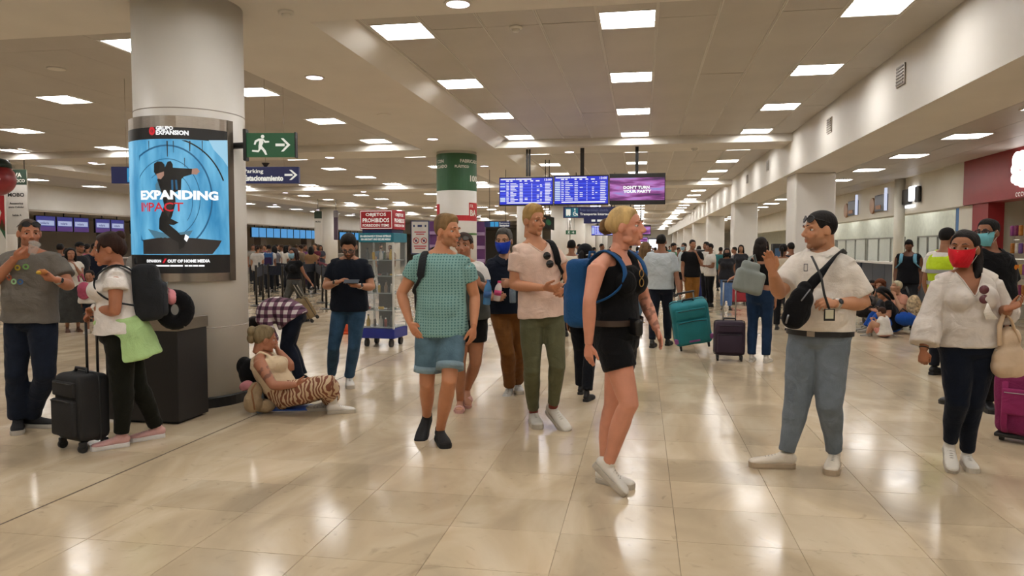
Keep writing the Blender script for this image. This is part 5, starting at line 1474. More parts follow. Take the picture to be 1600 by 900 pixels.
PEOPLE = [man_white_polo, woman_blonde, man_teal, man_grey, woman_backpack, woman_floor, person_plaid, man_phone, woman_slides, man_blue_mask, man_pink, woman_red_mask, man_black_polo]
PP = {}
for fn in PEOPLE: PP[fn.__name__] = fn()
# ------------------------------------------------------------------ curved advertising screen on the big column
def cyl_fn(r, a_mid=None):
    "x runs to the right as seen by the viewer, along the column surface; y is height"
    a0 = math.atan2(-COLA[1], -COLA[0])          # direction to the viewer
    return lambda x, y: np.array([COLA[0] + r * math.cos(a0 + x / r), COLA[1] + r * math.sin(a0 + x / r), y])
def cyl_rect(mb, fn, x0, x1, y0, y1, mi=0, n=24):
    for k in range(n):
        a, b = x0 + (x1 - x0) * k / n, x0 + (x1 - x0) * (k + 1) / n
        mb.quad(fn(a, y0), fn(b, y0), fn(b, y1), fn(a, y1), mi)
dep = view_dir(np.array([COLA[0], COLA[1], 0]))
dcol = 7.256
def zc(v, d=6.75): return 1.5 + (388 - v) * d / 1150
disp = thing('advertising_display', 'tall curved lit advertising screen wrapped around the big column', 'display', (COLA[0], COLA[1], 1.2))
zt, zb = zc(184), zc(440)
XS0, XS1 = -.74, .335           # screen arc: from the left silhouette to the framed right edge
st, sbm = zc(202), zc(427)
f53 = cyl_fn(.545); f54 = cyl_fn(.55)
for z0_, z1_ in ((st, zt), (zb, sbm)): mb = MB(); cyl_rect(mb, f53, XS0, XS1 + .065, z0_, z1_); mb.build('frame_band', MAT_STEEL, disp, True)
mb = MB(); cyl_rect(mb, cyl_fn(.549), XS1, XS1 + .068, zb, zt, n=6)
fs_ = cyl_fn(.549); f5 = cyl_fn(.50)
for yy in (zb, zt):
    for k in range(28):
        a, b = XS0 + (XS1 + .068 - XS0) * k / 28, XS0 + (XS1 + .068 - XS0) * (k + 1) / 28
        mb.quad(fs_(a, yy), fs_(b, yy), f5(b * .5 / .549, yy), f5(a * .5 / .549, yy))
mb.quad(fs_(XS1 + .068, zb), fs_(XS1 + .068, zt), f5((XS1 + .068) * .5 / .549, zt), f5((XS1 + .068) * .5 / .549, zb))
mb.build('side_frame', mat('bronze_steel', '#7d756a', .35, .9, var=.1), disp)
# picture: lit blue concrete pipe
def screen_mat():
    m = bpy.data.materials.new('screen_blue'); N, L = nt(m); b = N['Principled BSDF']; b.inputs['Base Color'].default_value = (.02, .02, .03, 1); b.inputs['Roughness'].default_value = .25
    g = N.new('ShaderNodeTexCoord'); n = N.new('ShaderNodeTexNoise'); n.inputs['Scale'].default_value = 5; n.inputs['Detail'].default_value = 6
    mp = N.new('ShaderNodeMapping'); mp.inputs['Scale'].default_value = (1.5, 1.5, .35); L.new(g.outputs['Object'], mp.inputs[0]); L.new(mp.outputs[0], n.inputs['Vector'])
    r = N.new('ShaderNodeValToRGB'); e = r.color_ramp.elements; e[0].position = .3; e[0].color = lin('#2e8fc4'); e[1].position = .7; e[1].color = lin('#7fd0f5'); L.new(n.outputs['Fac'], r.inputs[0])
    L.new(r.outputs[0], b.inputs['Emission Color']); b.inputs['Emission Strength'].default_value = 0.9; return m
G_BLUE = screen_mat(); G_BLACK = glow('screen_black', '#0a0b0d', .5); G_WHITE = glow('screen_white', '#ffffff', 1.1); G_RED = glow('screen_red', '#e02030', .9)
G_DBLUE = glow('screen_deep', '#1d6f9e', .7); G_LBLUE = glow('screen_light', '#a8dcf7', .9); G_SKIN = glow('screen_skin', '#c99a86', .7); G_MUD = glow('screen_mud', '#3a3330', .55); G_GREY = glow('screen_grey', '#5a8ea6', .7)
z_bl_top, z_bl_bot = zc(220), zc(398)
mb = MB(); cyl_rect(mb, f54, XS0, XS1, z_bl_bot, z_bl_top, n=64); scr = mb.build('picture', G_BLUE, disp, True)
for z0_, z1_ in ((z_bl_top, st), (sbm, z_bl_bot)): mb = MB(); cyl_rect(mb, f54, XS0, XS1, z0_, z1_, n=64); mb.build('black_band', G_BLACK, disp, True)
# screen-space helper: picture pixel of the photograph -> arc position and height on this column
def arc_of(u):
    lo, hi = XS0, .6
    for _ in range(40):
        m_ = (lo + hi) / 2; p = f54(m_, 2.0); q = p - ORG; uu = 800 + F * (q @ RR) / (q @ FW)
        if uu < u: lo = m_
        else: hi = m_
    return (lo + hi) / 2
def AC(u, v):
    x = arc_of(u); p = f54(x, 2.0); d = (p - ORG) @ F0; return x, 1.5 + (388 - v) * d / 1150
ART = MB(); art_m = [G_BLACK, G_WHITE, G_RED, G_DBLUE, G_LBLUE, G_SKIN, G_MUD, G_GREY]
def lay(n): return cyl_fn(.5525 + .0006 * n)
def apoly(pts, n, mi):
    bm = bmesh.new(); bm.faces.new([bm.verts.new((u, v, 0)) for u, v in pts]); bmesh.ops.triangulate(bm, faces=bm.faces[:])
    for _ in range(4):
        es = [e for e in bm.edges if e.calc_length() > 7]
        if not es: break
        bmesh.ops.subdivide_edges(bm, edges=es, cuts=1); bmesh.ops.triangulate(bm, faces=bm.faces[:])
    bm.verts.index_update(); fn = lay(n); ART.add([fn(*AC(v.co.x, v.co.y)) for v in bm.verts], [[v.index for v in f_.verts] for f_ in bm.faces], mi); bm.free()
def aring(u, v, ru, rv, w, n, mi, a0=0, a1=360):
    fn = lay(n); vs = []; fs = []; N_ = 48
    for k in range(N_ + 1):
        a = math.radians(a0 + (a1 - a0) * k / N_)
        for s_ in (0, w):
            uu, vv = u + (ru + s_) * math.cos(a), v - (rv + s_) * math.sin(a)
            uu = min(max(uu, 219), 357); vv = min(max(vv, 221), 397)
            vs.append(fn(*AC(uu, vv)))
    for k in range(N_): fs.append((2 * k, 2 * k + 1, 2 * k + 3, 2 * k + 2))
    ART.add(vs, fs, mi)
apoly([(347, 221), (357, 221), (357, 262), (349, 250), (335, 235), (328, 221)], 1, 4)
aring(262, 310, 68, 80, 2.5, 2, 3); aring(262, 310, 50, 60, 1.2, 2, 3, -60, 200); aring(262, 315, 38, 46, 1, 2, 3, -40, 130)
aring(262, 318, 92, 100, 2.2, 2, 0, 20, 75)
apoly([(222, 375), (250, 371), (300, 372), (345, 376), (340, 385), (330, 397), (222, 397)], 3, 6)
apoly([(230, 358), (262, 366), (300, 360), (292, 372), (240, 372)], 3, 7)
for uu, h0, h1, w in ((234, 222, 236, 1.2), (262, 222, 246, 2.2), (272, 222, 240, 1.4), (297, 222, 238, 2.6), (317, 222, 240, 1.5), (289, 248, 262, 1.2)):
    apoly([(uu, h0), (uu + w, h0), (uu + w * .7, h1), (uu + w * .2, h1)], 3, 6)
# jumping figure in black
apoly([(242, 257), (247, 253.5), (254, 254), (258, 258), (259, 266), (256, 271), (245, 275), (241.5, 270)], 5, 0)
apoly([(245, 273), (257, 269), (257, 275), (252, 281), (247, 280)], 6, 5)
apoly([(259, 262), (263, 254), (268, 253), (271, 258), (271, 263), (285, 264), (302, 265), (302, 273), (288, 277), (284, 281), (283, 297), (274, 301), (252, 301), (248, 288), (246, 282), (253, 281), (258, 276)], 5, 0)
apoly([(247, 283), (252, 300), (247, 303), (244, 300), (243, 290)], 5, 7); apoly([(268, 282), (277, 282), (278, 297), (268, 298)], 6, 3); apoly([(271, 282), (274, 282), (275, 298), (271, 298)], 7, 0)
apoly([(301, 265), (309, 264), (313, 269), (308, 274), (300, 273)], 6, 5)
apoly([(252, 299), (273, 299), (274, 318), (268, 338), (262, 350), (276, 362), (284, 371), (279, 380), (266, 373), (247, 358), (248, 342), (256, 322)], 5, 0); apoly([(262, 300), (272, 300), (270, 322), (262, 340), (258, 330)], 6, 6)
apoly([(262, 340), (278, 348), (270, 352), (258, 350)], 5, 0)
apoly([(276, 368), (288, 366), (292, 374), (285, 386), (278, 390), (277, 380)], 6, 0)
apoly([(288, 366), (294, 370), (290, 378), (286, 374)], 7, 1)
ART.build('printed_art', art_m, scr)
def atext(s, u0, u1, v_base, v_top, n, m_, name, bold=.0):
    t = MB(); x0, y0 = AC(u0, v_base); x1, y1 = AC(u1, v_top); fn = lay(n)
    V, Fc = text_geo(s, bold); W_, H_ = V[:, 0].max(), V[:, 1].max()
    # keep the letters evenly spaced on the column surface
    t.add([fn(x0 + (x1 - x0) * a / W_, y0 + (y1 - y0) * b / H_) for a, b, _ in V], Fc); t.build(name, m_, scr)
atext('EXPANDING', 220.5, 341, 313, 300, 9, G_WHITE, 'headline', .05)
for lbl, a, b in (('PACT', 232, 286),): atext(lbl, a, b, 331, 317, 9, G_RED, 'headline', .012)
atext('I', 221, 223, 331, 317, 9, G_RED, 'headline', .0); atext('M', 224, 231, 331, 317, 9, G_RED, 'headline', .0)
atext('GRUPO', 246, 273, 205.5, 199.5, 9, G_WHITE, 'logo_text', .05); atext('EXPANSION', 246, 297, 213, 206.5, 9, G_WHITE, 'logo_text', .05)
atext('EXPANSION', 227, 249, 410, 405.5, 9, G_WHITE, 'small_text', .05); atext('OUT OF HOME MEDIA', 259, 326, 410.5, 405, 9, G_WHITE, 'small_text', .06)
t = MB(); fn = lay(9)
pts = [AC(u, v) for u, v in ((251, 411), (255, 404), (258, 404), (254, 411))]; t.add([fn(*q) for q in pts], [(0, 1, 2, 3)]); t.build('logo_slash', G_RED, scr)
t = MB()
for a, b in ((231, 240), (241, 262), (263, 283), (286, 291), (292, 298), (299, 307), (308, 317)):
    pts = [AC(u, v) for u, v in ((a, 416.5), (b, 416.5), (b, 414), (a, 414))]; t.add([fn(*q) for q in pts], [(0, 1, 2, 3)])
t.build('small_text', G_WHITE, scr)
t = MB(); x0, y0 = AC(240, 207)
vs = []
for k in range(25): a = 2 * math.pi * k / 24; vs.append(fn(x0 + .030 * math.cos(a), y0 + .038 * math.sin(a)))
t.add(vs[:-1], [tuple(range(24))]); t.build('logo_mark', G_RED, scr)
t = MB(); fn = lay(11); disc2(t, x0, y0, .008, .013, lambda x, y: fn(x, y), 0, 20); t.build('logo_mark', G_BLACK, scr)
# ring seam on the column above the display
mb = MB(); mb.lathe((COLA[0], COLA[1], zc(170) - .004), [(.502, 0), (.503, .004), (.502, .008)], 48); mb.build('seam', mat('seam', '#a79d92', .5), col_near, True)
mb = MB(); mb.lathe((COLA[0], COLA[1], .75), [(.502, 0), (.503, .004), (.502, .008)], 48); mb.build('seam', mat('seam', '#a79d92', .5), col_near, True)

# ------------------------------------------------------------------ litter bin in front of the column
bc = thing('litter_bin', 'dark grey square litter bin with steel rim in front of the big column', 'bin', (-4.2, 5.82, 0))
q = MB(); q.span((-4.55, 5.60, .02), (-3.86, 6.03, .80), bev=.006); q.build('bin_body', mat('bin_black', '#232120', .55, var=.08, scale=3), bc)
q = MB(); q.span((-4.56, 5.59, .80), (-3.85, 6.04, .90), bev=.004); q.build('steel_rim', MAT_STEEL, bc)
q = MB(); q.span((-4.47, 5.68, .899), (-3.94, 5.95, .903)); q.build('opening', MAT_BLACK, bc)
q = MB(); q.span((-4.52, 5.64, 0), (-3.9, 6.0, .02)); q.build('plinth', MAT_BLACK, bc)

# ------------------------------------------------------------------ hanging signs
def sign_box(name, label, c, w, h, t, ex, m, cat='sign'):
    ex = unit(ex); ey = UP; n = np.cross(ex, ey); A = np.array([ex, -n, ey])
    root = thing(name, label, cat, np.array(c) - UP * h / 2)
    q = MB(); q.box(c, (w, t, h), A, bev=.006); q.build('panel', m, root)
    fn = plane_fn(np.array(c) - ex * w / 2 - ey * h / 2 + n * (t / 2 + .003), ex, ey)
    return root, fn
SIGN_GREEN = glow('sign_green', '#1c6b3e', .45); SIGN_WHITE = glow('sign_white', '#f2efe2', .9); SIGN_BLUE = glow('sign_blue', '#131f58', .55); SIGN_TEAL = glow('sign_teal', '#1f7f92', .6); SIGN_CYAN = glow('sign_cyan', '#2f9fd8', .8)
def running_man(mb, fn, x, y, h, mi=0):
    k = h; P2 = lambda pts: poly2(mb, [(x + a * k, y + b * k) for a, b in pts], fn, mi)
    disc2(mb, x + .62 * k, y + .92 * k, 0, .09 * k, fn, mi, 16)
    P2([(.42, .82), (.60, .82), (.66, .62), (.56, .42), (.40, .46), (.44, .66)])
    P2([(.42, .82), (.22, .72), (.16, .52), (.25, .50), (.30, .64), (.46, .72)]); P2([(.60, .78), (.72, .60), (.95, .62), (.95, .70), (.76, .70), (.64, .82)])
    P2([(.46, .48), (.58, .44), (.76, .22), (.84, .0), (.74, .0), (.62, .20), (.44, .38)]); P2([(.40, .48), (.50, .38), (.36, .22), (.08, .24), (.06, .16), (.40, .12), (.54, .32)])
def arrow2(mb, fn, x, y, w, h, mi=0):
    poly2(mb, [(x, y + h * .4), (x + w * .62, y + h * .4), (x + w * .62, y + h * .6), (x, y + h * .6)], fn, mi)
    poly2(mb, [(x + w * .36, y), (x + w * .54, y), (x + w, y + h * .5), (x + w * .54, y + h), (x + w * .36, y + h), (x + w * .78, y + h * .5)], fn, mi)
c1, c2 = P(385, 227, 7.05), P(462, 227, 7.05)
root, fn = sign_box('exit_sign', 'green emergency exit sign with running figure fixed to the big column', (c1 + c2) / 2, np.linalg.norm(c2 - c1), .225, .05, c2 - c1, SIGN_GREEN)
q = MB(); running_man(q, fn, .05, .02, .185); arrow2(q, fn, .285, .05, .14, .125); q.build('symbol', SIGN_WHITE, root)
q = MB(); q.box(c1 - RR * .005, (.03, .09, .30), np.array([RR, F0, UP]), bev=.01); q.build('bracket', MAT_BLACK, root)
q = MB(); q.tube([c1, np.array([COLA[0], COLA[1], c1[2]]) + unit(np.array([c1[0] - COLA[0], c1[1] - COLA[1], 0])) * .49], [.03, .03], 10); q.build('arm', MAT_BLACK, root)
q = MB(); q.box(c2 + RR * .004, (.012, .07, .24), np.array([RR, F0, UP]), bev=.004); q.build('end_cap', MAT_DARK, root)
def hang(root, pts, ztop, m=MAT_DARK, r=.012):
    for p in pts:
        q = MB(); q.tube([p, np.array([p[0], p[1], ztop])], [r, r], 8, cap=0); q.build('hanger', m, root, True)
# blue parking sign: one long panel passing behind the big column
dS = 11.0; c1, c2 = P(176, 274, dS), P(468, 274, dS); w = np.linalg.norm(c2 - c1)
root, fn = sign_box('parking_sign', 'long dark blue hanging sign to the car park behind the big column', (c1 + c2) / 2, w, .245, .08, c2 - c1, SIGN_BLUE)
mpp = w / (468 - 176)
q = MB(); X = lambda u: (u - 176) * mpp
put_text(q, 'Parking', fn, X(383), .135, X(413) - X(383), .075, bold=.015); put_text(q, 'Estacionamiento', fn, X(383), .035, X(444) - X(383), .085, bold=.05); arrow2(q, fn, X(446), .05, X(466) - X(446), .15)
q.build('lettering', SIGN_WHITE, root)
q = MB(); poly2(q, [(X(201), .02), (X(222), .02), (X(222), .225), (X(201), .225)], fn); q.build('pictogram_field', SIGN_CYAN, root)
q = MB(); fn2 = lambda x, y: fn(x, y) - F0 * .002
poly2(q, [(X(204), .05), (X(218), .05), (X(218), .09), (X(215), .13), (X(207), .13), (X(204), .09)], fn2); poly2(q, [(X(204), .15), (X(218), .15), (X(215), .2), (X(207), .2)], fn2); q.build('pictogram', SIGN_WHITE, root)
hang(root, [P(415, 262, dS), P(444, 262, dS), P(198, 262, dS)], CZ, MAT_STEEL, r=.003)
q = MB(); q.lathe(P(415, 258, dS) - UP * .03, [(.06, .06), (.03, .02), (.015, 0)], 16); q.build('mount', MAT_BLACK, root)

# flight information boards
def board(label, u0, u1, v0, v1, Y, kind):
    a, b = atY(u0, v1, Y), atY(u1, v0, Y); x0, x1 = a[0], b[0]; z0, z1 = a[2], b[2]; w, h = x1 - x0, z1 - z0
    root = thing('flight_board', label, 'screen', ((x0 + x1) / 2, Y, z0))
    q = MB(); q.span((x0, Y, z0), (x1, Y + .09, z1), bev=.008); q.build('casing', MAT_BLACK, root)
    fn = lambda x, y: np.array([x0 + x * w, Y - .004, z0 + y * h])
    q = MB()
    if kind == 'ad':
        poly2(q, [(.01, .14), (.985, .14), (.985, .86), (.01, .86)], fn)
        m = bpy.data.materials.new('ad_screen_' + str(round(Y))); N, L = nt(m); bs = N['Principled BSDF']; bs.inputs['Base Color'].default_value = (.01, .01, .01, 1)
        tc = N.new('ShaderNodeTexCoord'); mp = N.new('ShaderNodeMapping'); mp.inputs['Rotation'].default_value = (0, .5, 0); mp.inputs['Scale'].default_value = (.9, 1, 6); L.new(tc.outputs['Object'], mp.inputs[0])
        nz = N.new('ShaderNodeTexNoise'); nz.inputs['Scale'].default_value = 1.6; nz.inputs['Detail'].default_value = 3; L.new(mp.outputs[0], nz.inputs[0])
        r = N.new('ShaderNodeValToRGB'); e = r.color_ramp.elements; e[0].position = .3; e[0].color = lin('#2a1a4a'); e[1].position = .72; e[1].color = lin('#7fa8e8'); k = e.new(.45); k.color = lin('#8a3a86'); k = e.new(.56); k.color = lin('#c77fd0'); L.new(nz.outputs['Fac'], r.inputs[0])
        L.new(r.outputs[0], bs.inputs['Emission Color']); bs.inputs['Emission Strength'].default_value = .9
        q.build('screen', m, root)
        if Y < 20:
            t = MB(); f3 = lambda x, y: fn(x, y) - np.array([0, .003, 0]); put_text(t, "DON'T TURN", f3, .25, .50, .47, .10, bold=.05); put_text(t, 'YOUR PARTY', f3, .25, .37, .50, .10, bold=.05); q2 = t.build('lettering', G_WHITE, root)
        return root
    poly2(q, [(.012, .05), (.988, .05), (.988, .96), (.012, .96)], fn); q.build('screen', glow('board_blue', '#1c2fd6', .95), root)
    f3 = lambda x, y: fn(x, y) - np.array([0, .003, 0]); f2 = lambda x, y: fn(x, y) - np.array([0, .002, 0])
    q = MB(); nrow = 13 if kind == 'intl' else 11
    for i in range(nrow):
        if i % 2: y = .80 - .66 * i / nrow; poly2(q, [(.02, y - .045), (.98, y - .045), (.98, y), (.02, y)], f2)
    q.build('row_band', glow('board_blue2', '#3a55ee', .95), root)
    q = MB(); rr = random.Random(3 if kind == 'intl' else 4)
    for i in range(nrow):
        y = .80 - .66 * i / nrow
        for x, wmin, wmax, p_ in ((.135, .04, .055, 1), (.21, .05, .15, 1), (.38, .06, .065, 1), (.475, .05, .06, .2), (.60, .012, .014, 1), (.70, .03, .05, .5), (.76, .03, .04, .4), (.85, .08, .12, 1)):
            if rr.random() < p_: ww = rr.uniform(wmin, wmax); poly2(q, [(x, y - .034), (x + ww, y - .034), (x + ww, y - .012), (x, y - .012)], f3)
    for x0_, x1_, y in ((.03, .30, .925), (.31, .60, .925), (.13, .19, .865), (.21, .25, .865), (.38, .42, .865), (.47, .52, .865), (.58, .63, .865), (.68, .75, .865), (.14, .94, .105)): poly2(q, [(x0_, y - .018), (x1_, y - .018), (x1_, y + .018), (x0_, y + .018)], f3)
    put_text(q, '13:00', f3, .84, .86, .13, .075, bold=.02)
    q.build('lettering', G_WHITE, root)
    q = MB()
    rows_ = (0, 2, 5, 10, 11, 12) if kind == 'intl' else range(nrow)
    for i in rows_: y = .80 - .66 * i / nrow; poly2(q, [(.02, y - .046), (.115, y - .046), (.115, y - .004), (.02, y - .004)], f3)
    q.build('airline_field', glow('airline_tag', '#cfe0f5', 1.0), root); return root
BY = 17.25
b1 = board('flight board with the international departures, leftmost of the hanging screens', 780, 864.5, 276, 322, BY, 'intl')
b2 = board('flight board with the domestic departures, middle of the hanging screens', 865.5, 951, 273, 321, BY, 'dom')
b3 = board('hanging advertising screen in pink and violet beside the flight boards', 952, 1040, 270, 320, BY, 'ad')
for b_, us in ((b1, (823, 827)), (b2, (908, 911)), (b3, (994, 996))):
    for u in us:
        p = atY(u, 272, BY); q = MB(); q.span((p[0] - .022, BY + .03, p[2] - .05), (p[0] + .022, BY + .07, BZ)); q.build('hanger', MAT_BLACK, b_)
# further boards down the hall
b4 = board('distant flight board seen between the blonde head and the column', 924, 965, 352, 368, 39.2, 'dom')
b5 = board('distant violet advertising screen beyond the blonde woman', 972, 1017, 351.5, 368, 39.2, 'ad')
for b_, us in ((b4, (934, 955)), (b5, (985, 1001))):
    for u in us:
        p = atY(u, 353, 39.2); q = MB(); q.span((p[0] - .03, 39.23, p[2]), (p[0] + .03, 39.27, BZ)); q.build('hanger', MAT_BLACK, b_)
for i, (u0, u1, v0, v1, Y) in enumerate(((985, 1012, 370, 378.5, 61.0), (986, 1010, 380, 384, 83.0))):
    bb = board('%s violet screen of those hanging far down the hall' % ('larger' if i == 0 else 'smaller'), u0, u1, v0, v1, Y, 'ad')
    p = atY((u0 + u1) / 2, v0, Y); q = MB(); q.span((p[0] - .03, Y + .03, p[2]), (p[0] + .03, Y + .07, CZ)); q.build('hanger', MAT_BLACK, bb)

# transport sign and others beyond the boards
dS = 24.5; c1, c2 = P(880, 332, dS), P(990, 332, dS); w = np.linalg.norm(c2 - c1)
root, fn = sign_box('shuttle_sign', 'dark blue sign for the free terminal shuttle with bus and wheelchair symbols', (c1 + c2) / 2, w, .37, .1, c2 - c1, SIGN_BLUE); mp = w / 110
q = MB()
for a, b in ((3, 12.5), (13.5, 23)): poly2(q, [(a * mp, .04), (b * mp, .04), (b * mp, .33), (a * mp, .33)], fn)
q.build('pictogram_field', SIGN_TEAL, root)
fn2 = lambda x, y: fn(x, y) - F0 * .003
q = MB(); ux = 4.2 * mp; poly2(q, [(ux, .10), (ux + .15, .10), (ux + .15, .29), (ux, .29)], fn2); disc2(q, ux + .035, .09, 0, .025, fn2); disc2(q, ux + .115, .09, 0, .025, fn2)
ux = 17 * mp; disc2(q, ux + .02, .29, 0, .025, fn2); disc2(q, ux + .03, .14, .05, .07, fn2, a0=120, a1=380); poly2(q, [(ux + .01, .25), (ux + .035, .25), (ux + .04, .15), (ux + .1, .15), (ux + .13, .08), (ux + .105, .075), (ux + .085, .125), (ux + .015, .125)], fn2)
put_text(q, 'Transporte Interterminales gratuito', fn2, 26 * mp, .07, 82 * mp, .10, bold=.02); q.build('lettering', SIGN_WHITE, root)
q = MB(); put_text(q, 'Free terminals shuttle', fn2, 26 * mp, .22, 44 * mp, .09); q.build('lettering', glow('sign_dim', '#8a92b8', .5), root)
q = MB(); fnb = lambda x, y: fn2(x, y) - np.array([0, 0, .19]); A = np.array([unit(c2 - c1), unit(np.cross(UP, c2 - c1)), UP]); q.box((c1 + c2) / 2 + unit(c2 - c1) * .33 - UP * .275, (w - .70, .08, .18), A); q.build('lower_panel', SIGN_BLUE, root)
fb_ = lambda x, y: fn(x, y) - F0 * .002
q = MB()
for a, b in ((44, 50), (53, 61), (64, 72)): poly2(q, [(a * mp, -.12), (b * mp, -.12), (b * mp, -.05), (a * mp, -.05)], fb_)
q.build('pictogram', SIGN_WHITE, root)
hang(root, [P(900, 326, dS), P(960, 326, dS)], CZ, r=.012)
dS = 22.0; c1, c2 = P(757, 350.5, dS), P(797, 350.5, dS); w = np.linalg.norm(c2 - c1)
root, fn = sign_box('restroom_sign', 'small blue restrooms sign hanging beyond the green column', (c1 + c2) / 2, w, .17, .06, c2 - c1, SIGN_BLUE); mp = w / 40
q = MB(); poly2(q, [(9 * mp, .015), (15 * mp, .015), (15 * mp, .155), (9 * mp, .155)], fn); poly2(q, [(16 * mp, .015), (22 * mp, .015), (22 * mp, .155), (16 * mp, .155)], fn); q.build('pictogram_field', SIGN_CYAN, root)
q = MB(); put_text(q, 'Restrooms', fn, 23.5 * mp, .095, 15 * mp, .05); put_text(q, 'Sanitarios', fn, 23.5 * mp, .02, 15 * mp, .06, bold=.03); q.build('lettering', SIGN_WHITE, root)
hang(root, [P(765, 347, dS), P(790, 347, dS)], CZ, r=.008)
c1, c2 = P(884, 363, 39.0), P(900, 363, 39.0); w = np.linalg.norm(c2 - c1)
root, fn = sign_box('exit_sign', 'small green exit sign on the far white column', (c1 + c2) / 2 - F0 * .0, w, .21, .06, c2 - c1, SIGN_GREEN)
q = MB(); running_man(q, fn, .08, .03, .15); arrow2(q, fn, .32, .04, .13, .13); q.build('symbol', SIGN_WHITE, root)
hang(root, [P(887, 360, 39.0), P(897, 360, 39.0)], CZ, r=.01)
# dark tilted sign by the column behind the tall man
c1, c2 = P(848, 345, 21.0), P(866, 350, 21.0); root, fn = sign_box('tilted_sign', 'dark sign with a green arrow hung askew above the tall man', (c1 + c2) / 2, .34, .36, .05, c2 - c1, MAT_BLACK)
q = MB(); disc2(q, .17, .18, .0, .08, fn); q.build('arrow_disc', SIGN_GREEN, root); hang(root, [P(852, 340, 21.0), P(858, 341, 21.0)], CZ, r=.012)

# ------------------------------------------------------------------ wrapped column graphics
def col_fn(cx, cy, r):
    a0 = math.atan2(-cy, -cx); return lambda x, y: np.array([cx + r * math.cos(a0 + x / r), cy + r * math.sin(a0 + x / r), y])
CX, CY, CR = -4.48, 17.6, .487
def zg(v, d=17.5): return 1.5 + (388 - v) * d / 1150
def wrap(name, v0, v1, m, r, x0=-math.pi, x1=math.pi, label=None):
    f_ = col_fn(CX, CY, CR + r); mb = MB(); cyl_rect(mb, f_, x0 * (CR + r), x1 * (CR + r), zg(v1), zg(v0), 0, 40); o = mb.build(name, m, col_green, True)
    if label: o['label'] = label
    return f_
wrap('green_wrap', 239, 297, mat('wrap_green', '#2c5a38', .5, var=.05), .004)
wrap('red_band', 336, 344.5, mat('wrap_red', '#b8282e', .5, var=.05), .004)
wrap('green_band', 364, 367, mat('wrap_green2', '#4a7d3a', .5), .004)
f_ = col_fn(CX, CY, CR + .007); WR = CR + .007
T_WH = mat('print_white', '#e6e2d6', .6, var=0); T_RD = mat('print_red', '#b8282e', .6, var=0); T_BK = mat('print_black', '#1c1c1e', .6, var=0)
q = MB()
def ctext(q, s, u0, u1, vb, vt, bold=.03):
    k = 17.2 / 1150; put_text(q, s, f_, WR * math.asin(max(-1, min(1, (u0 - 713.5) * k / WR))), zg(vb), None, zg(vt) - zg(vb), bold=bold)
ctext(q, 'CON', 683, 696, 254, 248.5); ctext(q, 'RECICLADO', 683 - 4, 704, 262, 257); ctext(q, 'FABRICADO CON', 719, 740, 254, 248.5); ctext(q, 'PLÁSTICO', 710.5, 740, 262, 257); ctext(q, '100%', 735, 744, 283, 273)
q.build('lettering', T_WH, col_green)
q = MB(); x0 = WR * math.asin((733 - 713.5) * (17.2 / 1150) / WR)
f9 = col_fn(CX, CY, CR + .006); cyl_rect(q, f9, x0, x0 + .40, zg(340), zg(316), 0, 8); cyl_rect(q, f9, -.70, -.64 + .15, zg(338), zg(318), 0, 4); q.build('red_label', T_RD, col_green)
q = MB(); put_text(q, 'FR', col_fn(CX, CY, CR + .009), x0 + .03, zg(324), None, .08); put_text(q, 'BA', col_fn(CX, CY, CR + .009), x0 + .03, zg(337), None, .15, bold=.04); q.build('lettering', T_WH, col_green)

# banners by the check-in column: hanging white board with VIVA MEXICO header
def banner(label, u0, u1, v0, v1, d, texts, header, name='hanging_banner'):
    a, b = P(u0, v1, d), P(u1, v0, d); w = np.linalg.norm((b - a)[:2]); h = b[2] - a[2]; ex = unit((b - a) * np.array([1, 1, 0]))
    root, fn = sign_box(name, label, (a + b) / 2, w, h, .05, ex, mat('banner_white', '#dcd8d0', .6, var=.03), 'banner')
    q = MB(); poly2(q, [(0, h * (1 - header)), (w, h * (1 - header)), (w, h), (0, h)], fn); q.build('header', mat('banner_green', '#263a2c', .6), root)
    q = MB(); q2 = MB(); fn2 = lambda x, y: fn(x, y) - F0 * .002
    for s, x, y, ww, hh, wh in texts: put_text(q2 if wh else q, s, fn2, x * w, y * h, ww * w, hh * h, bold=.03)
    if len(q.v): q.build('lettering', T_BK, root)
    if len(q2.v): q2.build('lettering', T_WH, root)
    return root, fn, w, h
r_, fn, w, h = banner('white hanging banner with a green VIVA MEXICO header at the left edge', 9, 42, 265, 366, 19.6, [('VIVA', .25, .88, .55, .07, 1), ('MÉXICO', .28, .80, .65, .065, 1), ('MOBO', .18, .58, .70, .06, 0), ('Accesorios', .24, .46, .58, .035, 0), ('para Celular', .2, .40, .66, .035, 0), ('Salida A', .34, .28, .40, .03, 0)], .235)
hang(r_, [P(15, 266, 19.6), P(38, 266, 19.6)], CZ, r=.01)
# red globe ornament and tricolour banner beside it
g0 = P(-4, 280, 18.2); t = thing('globe_ornament', 'red and green hanging ball lettered VIVA MEXICO at the left edge', 'ornament', g0 - UP * .45)
q = MB(); q.ball(g0, .40, n=28); q.build('ball', mat('ball_red', '#8a2a2e', .35, var=.15), t, True)
q = MB(); q.lathe(g0 + UP * .28, [(.31, 0), (.30, .1), (.22, .2), (.05, .24)], 28); q.build('cap', mat('ball_dark', '#20302a', .5), t, True)
q = MB(); ff = lambda x, y: g0 + RR * x + UP * y - F0 * (math.sqrt(max(.0, .405 ** 2 - x * x - y * y)) + .004); put_text(q, 'VIVA', ff, -.12, .08, .36, .13, bold=.03); put_text(q, 'MÉXICO', ff, -.16, -.07, .44, .12, bold=.03); q.build('lettering', T_WH, t)
hang(t, [g0 + UP * .5], CZ, r=.008)
a = P(2, 345, 18.9); t = thing('tricolour_banner', 'tall banner in red, white and green at the far left edge', 'banner', (a[0], a[1], 1.2))
